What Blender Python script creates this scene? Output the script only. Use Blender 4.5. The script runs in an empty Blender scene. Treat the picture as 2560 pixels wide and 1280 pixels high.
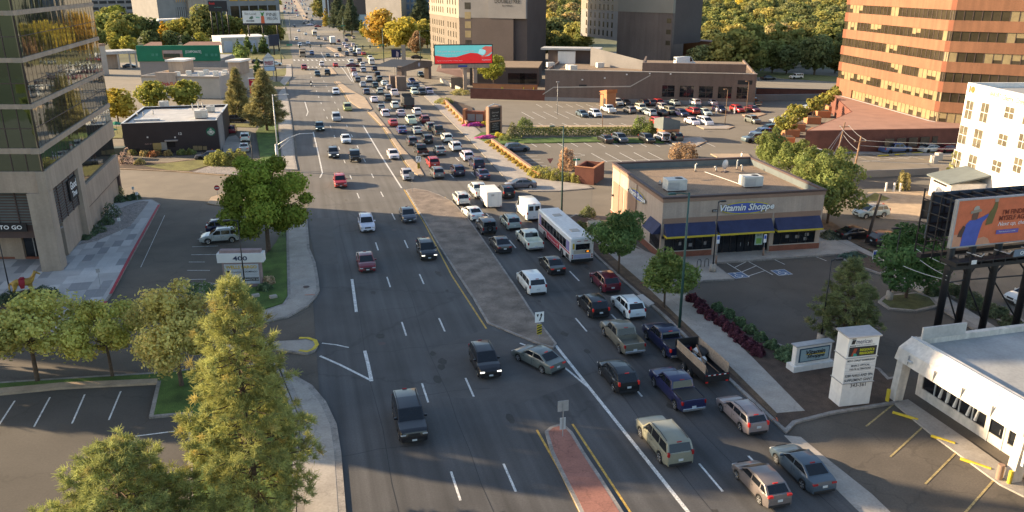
import bpy,bmesh,math,random
import numpy as np
from mathutils import Vector,Matrix
R = math.radians
random.seed(7)
sc = bpy.context.scene
COL = sc.collection
# ------------------------------------------------------------------ camera (drone, 29.5 m above the avenue)
FPX,CAMH = 2000.0,29.5
PITCH = math.atan((640 + 45) / FPX)
CP,SP = math.cos(PITCH),math.sin(PITCH)
YAW = R(14.71)
CYW,SYW = math.cos(YAW),math.sin(YAW)
def G(px,py,z=0.0):
 """survey point: where the sight line through a photo pixel meets height z"""
 x,v = px - 1280.0,py - 640.0
 b,u = FPX * CP - v * SP,-(v * CP + FPX * SP)
 t = (z - CAMH) / u
 x *= t; b *= t
 return (x * CYW + b * SYW,-x * SYW + b * CYW)
def P(X,Y,Z):
 a = X * CYW - Y * SYW; b = X * SYW + Y * CYW; u = Z - CAMH
 fw = b * CP - u * SP; up = b * SP + u * CP
 return (1280 + FPX * a / fw,640 - FPX * up / fw)
def zat(X,Y,py):
 lo,hi = -5.0,120.0
 for _ in range(50):
  m = (lo + hi) / 2
  if P(X,Y,m)[1] > py: lo = m
  else: hi = m
 return lo
cam = bpy.data.cameras.new('camera'); cam_o = bpy.data.objects.new('camera',cam); COL.objects.link(cam_o)
cam.sensor_width = 36; cam.lens = 36 * FPX / 2560; cam.clip_end = 6000; cam.clip_start = 0.5
cam_o.location = (0,0,CAMH); cam_o.rotation_euler = (math.pi / 2 - PITCH,0,-YAW)
sc.camera = cam_o
# ------------------------------------------------------------------ light
SUN_DIR = R(152.0)      # compass angle (from +X) the sun stands at
SUN_EL = R(17.0)
w = bpy.data.worlds.new('World'); sc.world = w; w.use_nodes = True
nt = w.node_tree; bg = nt.nodes['Background']
sky = nt.nodes.new('ShaderNodeTexSky'); sky.sky_type = 'NISHITA'; sky.sun_disc = False
sky.sun_elevation = SUN_EL; sky.sun_rotation = math.pi / 2 - SUN_DIR
sky.air_density = 1.0; sky.dust_density = 1.2
nt.links.new(sky.outputs[0],bg.inputs[0]); bg.inputs[1].default_value = 0.30
sl = bpy.data.lights.new('sun','SUN'); sl.energy = 13.5; sl.angle = R(0.55); sl.color = (1.0,0.76,0.48)
so = bpy.data.objects.new('sun',sl); COL.objects.link(so)
d = Vector((math.cos(SUN_DIR) * math.cos(SUN_EL),math.sin(SUN_DIR) * math.cos(SUN_EL),math.sin(SUN_EL)))
so.rotation_euler = d.to_track_quat('Z','Y').to_euler(); so.location = (-80,60,60)
sc.view_settings.view_transform = 'Standard'; sc.view_settings.look = 'None'; sc.view_settings.exposure = 0
sc.render.engine = 'CYCLES'
sc.cycles.max_bounces = 6; sc.cycles.transparent_max_bounces = 6
sc.cycles.use_denoising = True
# ------------------------------------------------------------------ materials
MATS = {}
def mat(name,color,rough=0.8,var=0.18,scale=0.6,fine=0.0,fscale=12.0,metallic=0.0,spec=0.4,bump=0.0,objcol=False,emit=0.0,coat=0.0,streak=None,dark=None,sheen=0.0):
 if name in MATS: return MATS[name]
 m = bpy.data.materials.new(name); m.use_nodes = True; MATS[name] = m
 t = m.node_tree; N = t.nodes; L = t.links; b = N['Principled BSDF']
 b.inputs['Roughness'].default_value = rough; b.inputs['Metallic'].default_value = metallic
 b.inputs['Specular IOR Level'].default_value = spec
 if coat: b.inputs['Coat Weight'].default_value = coat; b.inputs['Coat Roughness'].default_value = 0.08
 if sheen: b.inputs['Sheen Weight'].default_value = sheen; b.inputs['Sheen Roughness'].default_value = .45; b.inputs['Sheen Tint'].default_value = (1,.93,.84,1)
 geo = N.new('ShaderNodeNewGeometry')
 def noise(s,det=5,vec=None):
  n = N.new('ShaderNodeTexNoise'); n.inputs['Scale'].default_value = s; n.inputs['Detail'].default_value = det
  L.new(vec if vec is not None else geo.outputs['Position'],n.inputs['Vector']); return n
 if objcol:
  oi = N.new('ShaderNodeObjectInfo'); base = oi.outputs['Color']
 else:
  rgb = N.new('ShaderNodeRGB'); rgb.outputs[0].default_value = (*color,1); base = rgb.outputs[0]
 def mul(base,fac_out,lo,hi,f0=0.3,f1=0.7):
  mr = N.new('ShaderNodeMapRange'); mr.inputs['From Min'].default_value = f0; mr.inputs['From Max'].default_value = f1
  mr.inputs['To Min'].default_value = lo; mr.inputs['To Max'].default_value = hi
  L.new(fac_out,mr.inputs['Value'])
  mx = N.new('ShaderNodeMix'); mx.data_type = 'RGBA'; mx.blend_type = 'MULTIPLY'; mx.inputs['Factor'].default_value = 1
  L.new(base,mx.inputs['A']); L.new(mr.outputs[0],mx.inputs['B']); return mx.outputs['Result']
 if var: base = mul(base,noise(scale).outputs['Fac'],1 - var,1 + var)
 if fine: base = mul(base,noise(fscale,3).outputs['Fac'],1 - fine,1 + fine)
 if streak:
  vm = N.new('ShaderNodeVectorMath'); vm.operation = 'MULTIPLY'; vm.inputs[1].default_value = streak[0]
  L.new(geo.outputs['Position'],vm.inputs[0])
  base = mul(base,noise(1.0,4,vm.outputs[0]).outputs['Fac'],1 - streak[1],1 + streak[1])
 if dark:   # dark cracks / joints from voronoi edges
  vo = N.new('ShaderNodeTexVoronoi'); vo.feature = 'DISTANCE_TO_EDGE'; vo.inputs['Scale'].default_value = dark[0]
  nn = noise(0.9,4); va = N.new('ShaderNodeVectorMath'); va.operation = 'MULTIPLY_ADD'
  va.inputs[1].default_value = (1.6,1.6,1.6); L.new(nn.outputs['Color'],va.inputs[0]); L.new(geo.outputs['Position'],va.inputs[2])
  L.new(va.outputs[0],vo.inputs['Vector'])
  base = mul(base,vo.outputs['Distance'],dark[1],1.0,0.0,dark[2])
 L.new(base,b.inputs['Base Color'])
 if emit: L.new(base,b.inputs['Emission Color']); b.inputs['Emission Strength'].default_value = emit
 if bump:
  bn = noise(fscale,4); bp = N.new('ShaderNodeBump'); bp.inputs['Strength'].default_value = bump; bp.inputs['Distance'].default_value = 0.05
  L.new(bn.outputs['Fac'],bp.inputs['Height']); L.new(bp.outputs[0],b.inputs['Normal'])
 return m
M = {}
M['road'] = mat('road_asphalt',(.068,.066,.066),.82,.26,.16,.14,9,streak=((1.15,.03,1),.30),dark=(.05,.72,.010),sheen=.085)
M['lot'] = mat('lot_asphalt',(.060,.053,.046),.88,.24,.22,.14,7,dark=(.12,.75,.014),sheen=.11)
M['lot_old'] = mat('lot_asphalt_old',(.085,.070,.055),.88,.26,.3,.16,8,dark=(.13,.72,.014),sheen=.12)
M['street'] = mat('street_asphalt',(.052,.047,.042),.88,.18,.3,.1,7,dark=(.1,.7,.014),sheen=.14)
M['patch'] = mat('asphalt_patch',(.078,.074,.072),.86,.16,.6,.1,8,sheen=.09)
M['conc'] = mat('concrete',(.36,.32,.275),.85,.14,.7,.1,6,dark=(.2,.8,.010))
M['kerb'] = mat('kerb_concrete',(.28,.25,.22),.85,.25,1.1,.18,7,dark=(.45,.62,.014))
M['median'] = mat('median_concrete',(.21,.165,.13),.88,.38,.55,.15,6,dark=(.25,.75,.014))
M['mediantan'] = mat('median_tan_concrete',(.40,.30,.205),.88,.16,.8,.1,6)
M['redbrick_pave'] = mat('red_paver',(.30,.135,.10),.85,.14,.9,.12,7,dark=(.3,.75,.012))
M['grass'] = mat('lawn_grass',(.075,.125,.024),.95,.45,.55,.4,12,bump=.6)
M['drygrass'] = mat('dry_grass',(.16,.15,.045),.95,.3,.5,.3,10,bump=.5)
M['weeds'] = mat('weedy_ground',(.075,.085,.03),.95,.35,1.4,.35,12,bump=.6)
M['plywood'] = mat('weathered_plywood',(.30,.235,.18),.85,.15,1.2,.2,9)
M['mulch'] = mat('bark_mulch',(.085,.058,.042),.95,.25,1.5,.35,15,bump=.8)
M['dirt'] = mat('dirt_strip',(.13,.085,.052),.95,.3,1.2,.3,12,bump=.6)
M['gravel'] = mat('river_gravel',(.27,.24,.22),.9,.2,2,.5,9,bump=1.0)
M['ground'] = mat('far_ground',(.115,.115,.055),.95,.35,.02,.2,.3)
M['white'] = mat('road_paint_white',(.60,.585,.55),.75,.22,2.2,.38,9)
M['yellow'] = mat('road_paint_yellow',(.50,.31,.07),.75,.25,2.2,.34,9)
M['redpaint'] = mat('kerb_paint_red',(.36,.035,.05),.7,.18,2,.1,10)
M['yelkerb'] = mat('kerb_paint_yellow',(.62,.46,.04),.7,.2,2,.1,10)
M['paver'] = mat('plaza_slab',(.40,.38,.365),.85,.10,.5,.06,6)
M['paver2'] = mat('plaza_slab_pale',(.50,.48,.46),.85,.10,.5,.06,6)
M['paver3'] = mat('plaza_slab_grey',(.27,.265,.265),.85,.10,.5,.06,6)
M['blackmetal'] = mat('black_steel',(.018,.018,.02),.5,.15,3)
M['greymetal'] = mat('grey_steel',(.38,.38,.38),.45,.1,3,metallic=.3)
M['greenmetal'] = mat('green_lamp_steel',(.035,.085,.075),.5,.15,2)
M['palemetal'] = mat('galvanised_steel',(.55,.56,.56),.45,.1,3,metallic=.2)
M['wood'] = mat('pole_wood',(.23,.14,.085),.85,.2,1.5,.2,8)
M['wooddark'] = mat('dark_pole_wood',(.06,.045,.036),.9,.2,1.5,.2,8)
M['bark'] = mat('tree_bark',(.10,.070,.050),.95,.25,2.5,.2,10)
M['whitewall'] = mat('white_stucco',(.72,.69,.645),.85,.06,.3,.05,4,streak=((2.2,2.2,.10),.07))
M['mall'] = mat('aged_white_stucco',(.60,.55,.485),.85,.16,.35,.10,3,streak=((2.4,2.4,.10),.16))
M['bluemark'] = mat('worn_blue_paint',(.11,.17,.27),.8,.2,2,.3,9)
M['fadeyel'] = mat('faded_yellow_paint',(.38,.29,.13),.8,.25,2.5,.4,8)
M['offwhite'] = mat('off_white_stucco',(.46,.41,.35),.85,.08,.4,.05,5)
M['tanwall'] = mat('tan_precast',(.38,.295,.225),.85,.09,.35,.06,5,streak=((1.6,1.6,.08),.12))
M['stucco'] = mat('taupe_stucco',(.44,.345,.275),.85,.08,.4,.06,6,streak=((1.8,1.8,.10),.10))
M['stuccopink'] = mat('pink_stucco_panel',(.30,.19,.135),.85,.07,.4,.05,6)
M['brickred'] = mat('red_brick',(.23,.085,.052),.85,.16,1.2,.16,9)
M['brickdk'] = mat('dark_red_brick',(.17,.065,.045),.85,.16,.8,.15,9)
M['brickor'] = mat('orange_brick',(.43,.185,.085),.85,.10,.5,.10,9)
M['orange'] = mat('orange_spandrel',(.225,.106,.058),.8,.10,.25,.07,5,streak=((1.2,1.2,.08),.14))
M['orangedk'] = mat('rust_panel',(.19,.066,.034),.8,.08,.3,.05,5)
M['brown'] = mat('brown_wall',(.165,.122,.10),.85,.12,.15,.08,3,streak=((1,1,.06),.12))
M['browndk'] = mat('dark_brown_wall',(.10,.078,.072),.85,.10,.15,.06,3)
M['cream'] = mat('cream_wall',(.28,.245,.195),.85,.06,.2,.04,4)
M['creamdk'] = mat('tan_hotel_wall',(.17,.14,.11),.85,.07,.2,.04,4)
M['greywall'] = mat('grey_wall',(.25,.235,.225),.85,.10,.2,.05,4)
M['black_wall'] = mat('charcoal_cladding',(.040,.034,.037),.7,.10,.5,.08,6)
M['greenwall'] = mat('green_fascia',(.012,.155,.085),.75,.10,.4,.05,5)
M['roofgravel'] = mat('roof_gravel',(.25,.18,.122),.95,.12,.8,.3,9,bump=.6)
M['roofwhite'] = mat('roof_membrane',(.47,.45,.42),.6,.16,.5,.06,4)
M['roofgrey'] = mat('roof_grey',(.32,.32,.31),.75,.18,.35,.08,5)
M['roofbrown'] = mat('roof_brown',(.33,.185,.135),.9,.12,.4,.06,5)
M['trimdk'] = mat('dark_trim',(.085,.055,.05),.6,.1,1)
M['copper'] = mat('copper_edge',(.40,.14,.05),.6,.15,1)
M['blueawn'] = mat('blue_awning_canvas',(.032,.040,.095),.8,.16,1.2,.08,8)
M['yelawn'] = mat('yellow_valance',(.62,.46,.04),.7,.05,1)
M['awngrey'] = mat('grey_awning',(.13,.15,.15),.8,.1,1)
M['hvac'] = mat('hvac_metal',(.60,.585,.53),.6,.08,2)
M['glassdk'] = mat('shop_glass',(.012,.014,.018),.06,.2,1.0,spec=.6)
M['glasstan'] = mat('blind_glass',(.27,.21,.11),.35,.14,1.0,spec=.5)
M['glassbr'] = mat('bronze_glass',(.045,.036,.022),.12,.3,.5,spec=.5)
M['winwarm'] = mat('curtained_glass',(.13,.112,.078),.2,.4,.9,spec=.5)
M['win'] = mat('window_glass',(.05,.045,.04),.15,.35,.7,spec=.5)
M['rubber'] = mat('tyre_rubber',(.016,.016,.016),.85,.1,5)
M['chrome'] = mat('bright_trim',(.62,.62,.62),.25,.05,3,metallic=.8)
M['plate'] = mat('plate_enamel',(.55,.58,.58),.5,.1,8)
M['lightlens'] = mat('headlamp_lens',(.42,.42,.41),.15,.05,5,spec=.6)
M['headlit'] = mat('headlamp_lit',(1.0,.95,.80),.3,0,1,emit=2.2)
M['taildim'] = mat('tail_lens',(.30,.012,.012),.25,.1,6,spec=.5)
M['taillit'] = mat('tail_lamp_lit',(.48,.022,.016),.3,0,1,emit=.16)
M['amberlit'] = mat('amber_lamp',(1.0,.30,.02),.3,0,1,emit=1.3)
M['autoglass'] = mat('auto_glass',(.012,.014,.017),.05,.15,3,spec=.55)
M['paint'] = mat('car_paint',(1,1,1),.32,.05,2.5,.03,14,objcol=True,coat=.7)
M['plain'] = mat('coloured_finish',(1,1,1),.75,.08,1.5,.05,9,objcol=True)
M['plastic'] = mat('black_plastic',(.022,.022,.023),.6,.1,5)
M['ink'] = mat('sign_ink_black',(.02,.02,.022),.7,0)
M['inkwhite'] = mat('sign_ink_white',(.82,.82,.80),.7,0)
M['signwhite'] = mat('sign_white',(.70,.69,.66),.6,.06,1)
M['flowermag'] = mat('magenta_petals',(.42,.05,.26),.9,.25,3,.35,12,bump=.6)
M['stripey'] = None
def glass_facade(name,tint,wav):
 m = bpy.data.materials.new(name); m.use_nodes = True; MATS[name] = m
 t = m.node_tree; N = t.nodes; L = t.links; b = N['Principled BSDF']
 b.inputs['Base Color'].default_value = (*tint,1); b.inputs['Metallic'].default_value = .92; b.inputs['Roughness'].default_value = .03
 g = N.new('ShaderNodeNewGeometry'); vm = N.new('ShaderNodeVectorMath'); vm.operation = 'MULTIPLY'; vm.inputs[1].default_value = (.9,.9,.28)
 L.new(g.outputs['Position'],vm.inputs[0])
 n = N.new('ShaderNodeTexNoise'); n.inputs['Scale'].default_value = .55; n.inputs['Detail'].default_value = 1.5
 L.new(vm.outputs[0],n.inputs['Vector'])
 bp = N.new('ShaderNodeBump'); bp.inputs['Strength'].default_value = wav; bp.inputs['Distance'].default_value = .35
 L.new(n.outputs['Fac'],bp.inputs['Height']); L.new(bp.outputs[0],b.inputs['Normal'])
 return m
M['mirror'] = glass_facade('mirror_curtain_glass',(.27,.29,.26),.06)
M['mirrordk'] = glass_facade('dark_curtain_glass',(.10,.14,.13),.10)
def leaf_mat(name,transl=.3):
 m = bpy.data.materials.new(name); m.use_nodes = True; MATS[name] = m
 t = m.node_tree; N = t.nodes; L = t.links; N.remove(N['Principled BSDF'])
 oi = N.new('ShaderNodeObjectInfo'); at = N.new('ShaderNodeAttribute'); at.attribute_name = 'tint'
 mx = N.new('ShaderNodeMix'); mx.data_type = 'RGBA'; mx.blend_type = 'MULTIPLY'; mx.inputs['Factor'].default_value = 1
 g_ = N.new('ShaderNodeGamma'); g_.inputs['Gamma'].default_value = .66; L.new(oi.outputs['Color'],g_.inputs['Color']); L.new(g_.outputs[0],mx.inputs['A']); L.new(at.outputs['Color'],mx.inputs['B'])
 df = N.new('ShaderNodeBsdfDiffuse'); tr = N.new('ShaderNodeBsdfTranslucent'); ms = N.new('ShaderNodeMixShader'); ms.inputs[0].default_value = transl
 L.new(mx.outputs['Result'],df.inputs[0]); L.new(mx.outputs['Result'],tr.inputs[0])
 L.new(df.outputs[0],ms.inputs[1]); L.new(tr.outputs[0],ms.inputs[2])
 L.new(ms.outputs[0],N['Material Output'].inputs[0]); return m
M['leaf'] = leaf_mat('leaf',.4)
M['needle'] = leaf_mat('needle',.3)
# ------------------------------------------------------------------ object helpers
def tag(o,label=None,cat=None,group=None,kind=None):
 if label: o['label'] = label
 if cat: o['category'] = cat
 if group: o['group'] = group
 if kind: o['kind'] = kind
 return o
def thing(name,label,cat,loc=(0,0,0),rz=0.0,group=None,scale=None):
 o = bpy.data.objects.new(name,None); COL.objects.link(o); o.empty_display_size = .3
 o.location = loc; o.rotation_euler = (0,0,rz)
 if scale: o.scale = (scale,) * 3
 return tag(o,label,cat,group)
def link(name,mesh,parent=None,loc=None,rot=None,color=None,scale=None):
 o = bpy.data.objects.new(name,mesh); COL.objects.link(o)
 if parent: o.parent = parent
 if loc: o.location = loc
 if rot: o.rotation_euler = rot
 if scale: o.scale = scale
 if color: o.color = (*color,1)
 return o
class MB:
 def __init__(s): s.v = []; s.f = []; s.mi = []; s.cur = 0
 def add(s,vs,fs):
  n = len(s.v); s.v += [tuple(p) for p in vs]; s.f += [tuple(i + n for i in f) for f in fs]; s.mi += [s.cur] * len(fs); return s
 def box(s,x0,x1,y0,y1,z0,z1):
  return s.add([(x0,y0,z0),(x1,y0,z0),(x1,y1,z0),(x0,y1,z0),(x0,y0,z1),(x1,y0,z1),(x1,y1,z1),(x0,y1,z1)],
                     [(0,3,2,1),(4,5,6,7),(0,1,5,4),(1,2,6,5),(2,3,7,6),(3,0,4,7)])
 def prism(s,poly,z0,z1):
  a = sum(poly[i][0] * poly[(i + 1) % len(poly)][1] - poly[(i + 1) % len(poly)][0] * poly[i][1] for i in range(len(poly)))
  if a < 0: poly = poly[::-1]
  n = len(poly)
  return s.add([(p[0],p[1],z0) for p in poly] + [(p[0],p[1],z1) for p in poly],
                     [tuple(range(n - 1,-1,-1)),tuple(range(n,2 * n))] + [(i,(i + 1) % n,n + (i + 1) % n,n + i) for i in range(n)])
 def flat(s,poly,z):
  a = sum(poly[i][0] * poly[(i + 1) % len(poly)][1] - poly[(i + 1) % len(poly)][0] * poly[i][1] for i in range(len(poly)))
  if a < 0: poly = poly[::-1]
  return s.add([(p[0],p[1],z) for p in poly],[tuple(range(len(poly)))])
 def vpoly(s,poly,y):      # polygon in the local XZ plane facing -Y
  a = sum(poly[i][0] * poly[(i + 1) % len(poly)][1] - poly[(i + 1) % len(poly)][0] * poly[i][1] for i in range(len(poly)))
  if a < 0: poly = poly[::-1]
  return s.add([(p[0],y,p[1]) for p in poly],[tuple(range(len(poly)))])
 def quad(s,a,b,c,d): return s.add([a,b,c,d],[(0,1,2,3)])
 def tube(s,pts,r0,r1=None,n=6,cap=True):
  r1 = r0 if r1 is None else r1
  pts = [Vector(p) for p in pts]; k = len(pts); vs = []
  for i,p in enumerate(pts):
   dr = (pts[min(i + 1,k - 1)] - pts[max(i - 1,0)]).normalized()
   u = dr.cross(Vector((0,0,1)) if abs(dr.z) < .95 else Vector((1,0,0))).normalized(); w_ = dr.cross(u)
   r = r0 + (r1 - r0) * i / (k - 1)
   for j in range(n):
    a = 2 * math.pi * j / n; vs.append(p + u * (r * math.cos(a)) + w_ * (r * math.sin(a)))
  fs = [(i * n + j,i * n + j + n,i * n + (j + 1) % n + n,i * n + (j + 1) % n) for i in range(k - 1) for j in range(n)]
  if cap: fs += [tuple(range(n)),tuple(range(k * n - 1,k * n - n - 1,-1))]
  return s.add(vs,fs)
 def disc(s,c,r,axis='y',n=20,rx=None):
  rx = rx or r; vs = []
  for i in range(n):
   a = 2 * math.pi * i / n
   if axis == 'y': vs.append((c[0] + rx * math.cos(a),c[1],c[2] + r * math.sin(a)))
   else: vs.append((c[0] + rx * math.cos(a),c[1] + r * math.sin(a),c[2]))
  return s.add(vs,[tuple(range(n))])
 def blob(s,c,rx,ry,rz,seed=0,j=.15,n=8,m=5):
  rr = random.Random(seed); vs = []; fs = []
  for i in range(m + 1):
   th = math.pi * i / m
   for k in range(n):
    ph = 2 * math.pi * k / n; q = 1 + rr.uniform(-j,j)
    vs.append((c[0] + rx * q * math.sin(th) * math.cos(ph),c[1] + ry * q * math.sin(th) * math.sin(ph),c[2] + rz * q * math.cos(th)))
  for i in range(m):
   for k in range(n): fs.append((i * n + k,(i + 1) * n + k,(i + 1) * n + (k + 1) % n,i * n + (k + 1) % n))
  return s.add(vs,fs)
 def mesh(s,name,mats,smooth=False):
  me = bpy.data.meshes.new(name); me.from_pydata(s.v,[],s.f)
  for m_ in (mats if isinstance(mats,list) else [mats]): me.materials.append(m_)
  if isinstance(mats,list): me.polygons.foreach_set('material_index',s.mi)
  if smooth: me.polygons.foreach_set('use_smooth',[True] * len(me.polygons))
  me.update(); return me
 def build(s,name,mats,parent=None,smooth=False,color=None,**kw):
  return link(name,s.mesh(name,mats,smooth),parent,color=color,**kw)
def bevel_mesh(me,off=.03,seg=2,ang=30):
 bm = bmesh.new(); bm.from_mesh(me)
 es = [e for e in bm.edges if len(e.link_faces) == 2 and e.calc_face_angle(0) > R(ang)]
 bmesh.ops.bevel(bm,geom=es,offset=off,segments=seg,profile=.5,affect='EDGES',clamp_overlap=True)
 bm.to_mesh(me); bm.free(); return me
def smooth_mesh(me,ang=40):
 me.polygons.foreach_set('use_smooth',[True] * len(me.polygons)); 
 try: me.set_sharp_from_angle(angle=R(ang))
 except Exception: pass
 return me
FONTS = {}
def text_mesh(body,size=1.0,bold=0.0,align='CENTER',shear=0.0,squash=1.0):
 cu = bpy.data.curves.new('text','FONT'); cu.body = body; cu.size = size; cu.align_x = align; cu.align_y = 'CENTER'
 cu.offset = bold; cu.shear = shear; cu.resolution_u = 2
 o = bpy.data.objects.new('text',cu); COL.objects.link(o)
 bpy.context.view_layer.update()
 me = bpy.data.meshes.new_from_object(o.evaluated_get(bpy.context.evaluated_depsgraph_get()))
 bpy.data.objects.remove(o); bpy.data.curves.remove(cu)
 if squash != 1.0:
  for v in me.vertices: v.co.x *= squash
 return me
def lettering(body,width,height,x,y,z,parent,m=None,color=None,name='lettering',bold=.0,shear=0.0,align='CENTER'):
 """flat letters on a local XZ plane facing -Y, fitted to width x height, centred at x,z"""
 me = text_mesh(body,1.0,bold,'CENTER',shear)
 xs = [v.co.x for v in me.vertices]; ys = [v.co.y for v in me.vertices]
 cx,cy = (min(xs) + max(xs)) / 2,(min(ys) + max(ys)) / 2; kx = width / (max(xs) - min(xs)); ky = height / (max(ys) - min(ys))
 for v in me.vertices: v.co = ((v.co.x - cx) * kx,0,(v.co.y - cy) * ky)
 me.materials.clear(); me.materials.append(m or (M['plain'] if color else M['ink']))
 return link(name,me,parent,loc=(x,y,z),color=color)
def offset_poly(poly,dist):
 a = sum(poly[i][0] * poly[(i + 1) % len(poly)][1] - poly[(i + 1) % len(poly)][0] * poly[i][1] for i in range(len(poly)))
 if a < 0: poly = poly[::-1]
 n = len(poly); out = []
 for i in range(n):
  p0,p1,p2 = Vector(poly[i - 1]),Vector(poly[i]),Vector(poly[(i + 1) % n])
  d1 = (p1 - p0).normalized(); d2 = (p2 - p1).normalized()
  n1 = Vector((-d1.y,d1.x)); n2 = Vector((-d2.y,d2.x)); b_ = n1 + n2
  if b_.length < 1e-4: b_ = n1
  b_ = b_.normalized(); k = dist / max(.45,b_.dot(n1)); out.append((p1 + b_ * k)[:])
 return out
GZ = [0]
def sheet(name,px,z,m,world=False,kind='structure'):
 poly = px if world else [G(*p) for p in px]
 return tag(MB().flat(poly,z).build(name,m),kind=kind)
def pad(name,px,h,m,kerb=None,kw=.18,world=False,base=-.05):
 """raised area with an optional kerb rim"""
 poly = px if world else [G(p[0],p[1],h) for p in px]
 if kerb is None:
  return tag(MB().prism(poly,base,h).build(name,m),kind='structure')
 tag(MB().prism(poly,base,h).build('kerb',kerb),kind='structure')
 return tag(MB().prism(offset_poly(poly,kw),h - .05,h + .012).build(name,m),kind='structure')
def strip_pts(pts,wd):
 pts = [Vector(p) for p in pts]; l = []; r = []
 for i,p in enumerate(pts):
  dd = (pts[min(i + 1,len(pts) - 1)] - pts[max(i - 1,0)]).normalized(); nn = Vector((-dd.y,dd.x)) * (wd / 2)
  l.append((p + nn)[:]); r.append((p - nn)[:])
 return l,r
def stripe(mb,px,wd,z,world=False):
 pts = px if world else [G(*p) for p in px]
 l,r = strip_pts(pts,wd)
 for i in range(len(l) - 1):
  mb.add([(*l[i],z),(*r[i],z),(*r[i + 1],z),(*l[i + 1],z)],[(0,1,2,3)])
 return mb
def drift(Y): return -0.019 * min(max(Y - 100,0),170)
# ------------------------------------------------------------------ ground, avenue, kerbs, islands, lawns
def lx(px): return [G(*p) for p in px]
tag(MB().flat([(-1500,-60),(1800,-60),(2200,4500),(-2200,4500)],-.03).build('ground',M['ground']),kind='structure')
tag(MB().flat([(-170,10),(190,10),(190,120),(180,345),(-190,345)],-.012).build('asphalt_lots',M['lot_old']),kind='structure')
# upper right car park and bottom right forecourt in their own tone
sheet('car_park',[(1105,262),(1180,250),(1890,270),(2090,262),(2000,400),(1860,400),(1480,425),(1330,440),(1225,357)],-.004,M['lot'])
sheet('lower_car_park',[(-260,990),(150,966),(392,952),(372,1043),(470,1036),(480,1400),(-420,1400)],-.003,M['lot'])
sheet('shop_car_park',[(1700,716),(1780,655),(2100,634),(2215,690),(2560,900),(2400,980),(2262,937),(2010,882),(1930,852)],-.003,M['lot'])
sheet('side_street',[(1290,475),(1480,468),(1480,545),(1405,550),(1340,520)],-.003,M['street'])
sheet('cross_street',[(2100,440),(2340,440),(2700,452),(2700,492),(2330,482),(2140,500)],-.003,M['street'])
# the avenue: one ribbon following the kerbs
def road_poly(x0,x1,ys):
 return [(x0 + drift(y),y) for y in ys] + [(x1 + drift(y),y) for y in ys[::-1]]
ys = [15,60,100,135,170,210,250,270,330,420,560,800,1200,2000]
lk = [(3.0,15),(1.2,36),(.62,42.4),(.5,50),(-.4,56),(-.4,75),(.3,78)] + [G(*p) for p in [(790,655),(775,590),(766,480),(752,425),(745,400),(739,340),(735,300),(724,245),(716,215),(735,190),(733,165),(730,140),(724,112),(720,84),(712,50),(706,15),(703,-5)]]
rk = [(30.9,15),(30.6,42),(30.8,63)] + [(31.6 + drift(y),y) for y in (75,90,115,150,200,250,320,420,560,800)] + [(38,1300),(38,1800)]
ROADP = lk + [(-16,1800)] + rk[::-1]
tag(MB().flat(ROADP,.002).build('avenue',M['road']),kind='structure')
# cross street far ahead (the junction by the filling station) and a second one
tag(MB().flat([(-160,283),(150,283),(150,302),(-160,302)],.006).build('cross_road',M['street']),kind='structure')
tag(MB().flat([(-300,520),(300,520),(300,545),(-300,545)],.006).build('cross_road',M['street']),kind='structure')
tag(MB().flat([(-180,930),(120,900),(140,1900),(-230,1900)],-.006).build('distant_paving',M['lot_old']),kind='structure')
# patches and wear
sheet('asphalt_patch',[(768,545),(826,545),(846,660),(792,664)],.006,M['patch'])
sheet('asphalt_patch',[(1215,822),(1300,842),(1385,872),(1450,955),(1300,1010),(1100,990),(1060,880)],.005,M['patch'])
# oil stains, tar seams and worn patches
st_ = random.Random(77); oil = MB(); seam = MB()
for i in range(70):
 Y = st_.uniform(34,170); X = st_.choice([5.6,9.1,12.6,21.3,24.8,28.4]) + st_.uniform(-.5,.5) + drift(Y); n = 9; r_ = st_.uniform(.12,.4)
 oil.add([(X + r_ * st_.uniform(.6,1.2) * math.cos(6.283 * k / n),Y + 1.9 * r_ * st_.uniform(.6,1.2) * math.sin(6.283 * k / n),.0062) for k in range(n)],[tuple(range(n))])
for X0,a,b in ((3.6,16,110),(8.9,30,84),(14.2,18,46),(21.6,16,58),(25.0,30,96),(28.6,16,70)):
 pts = [(X0 + st_.uniform(-.18,.18),a + (b - a) * k / 14) for k in range(15)]; stripe(seam,pts,.045,.0066,True)
for Y0 in (31,38.5,47,53.6,62,71,79,88,97,104,111,118):
 x0 = st_.uniform(0,6); stripe(seam,[(x0 + k * 1.5,Y0 + st_.uniform(-.25,.25)) for k in range(st_.randint(4,8))],.05,.0069,True)
tag(oil.build('oil_stains',mat('oil_stain',(.030,.029,.028),.8,.3,3,sheen=.12)),kind='structure'); tag(seam.build('tar_seams',mat('tar_seam',(.020,.020,.020),.6,.3,3)),kind='structure')
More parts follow.
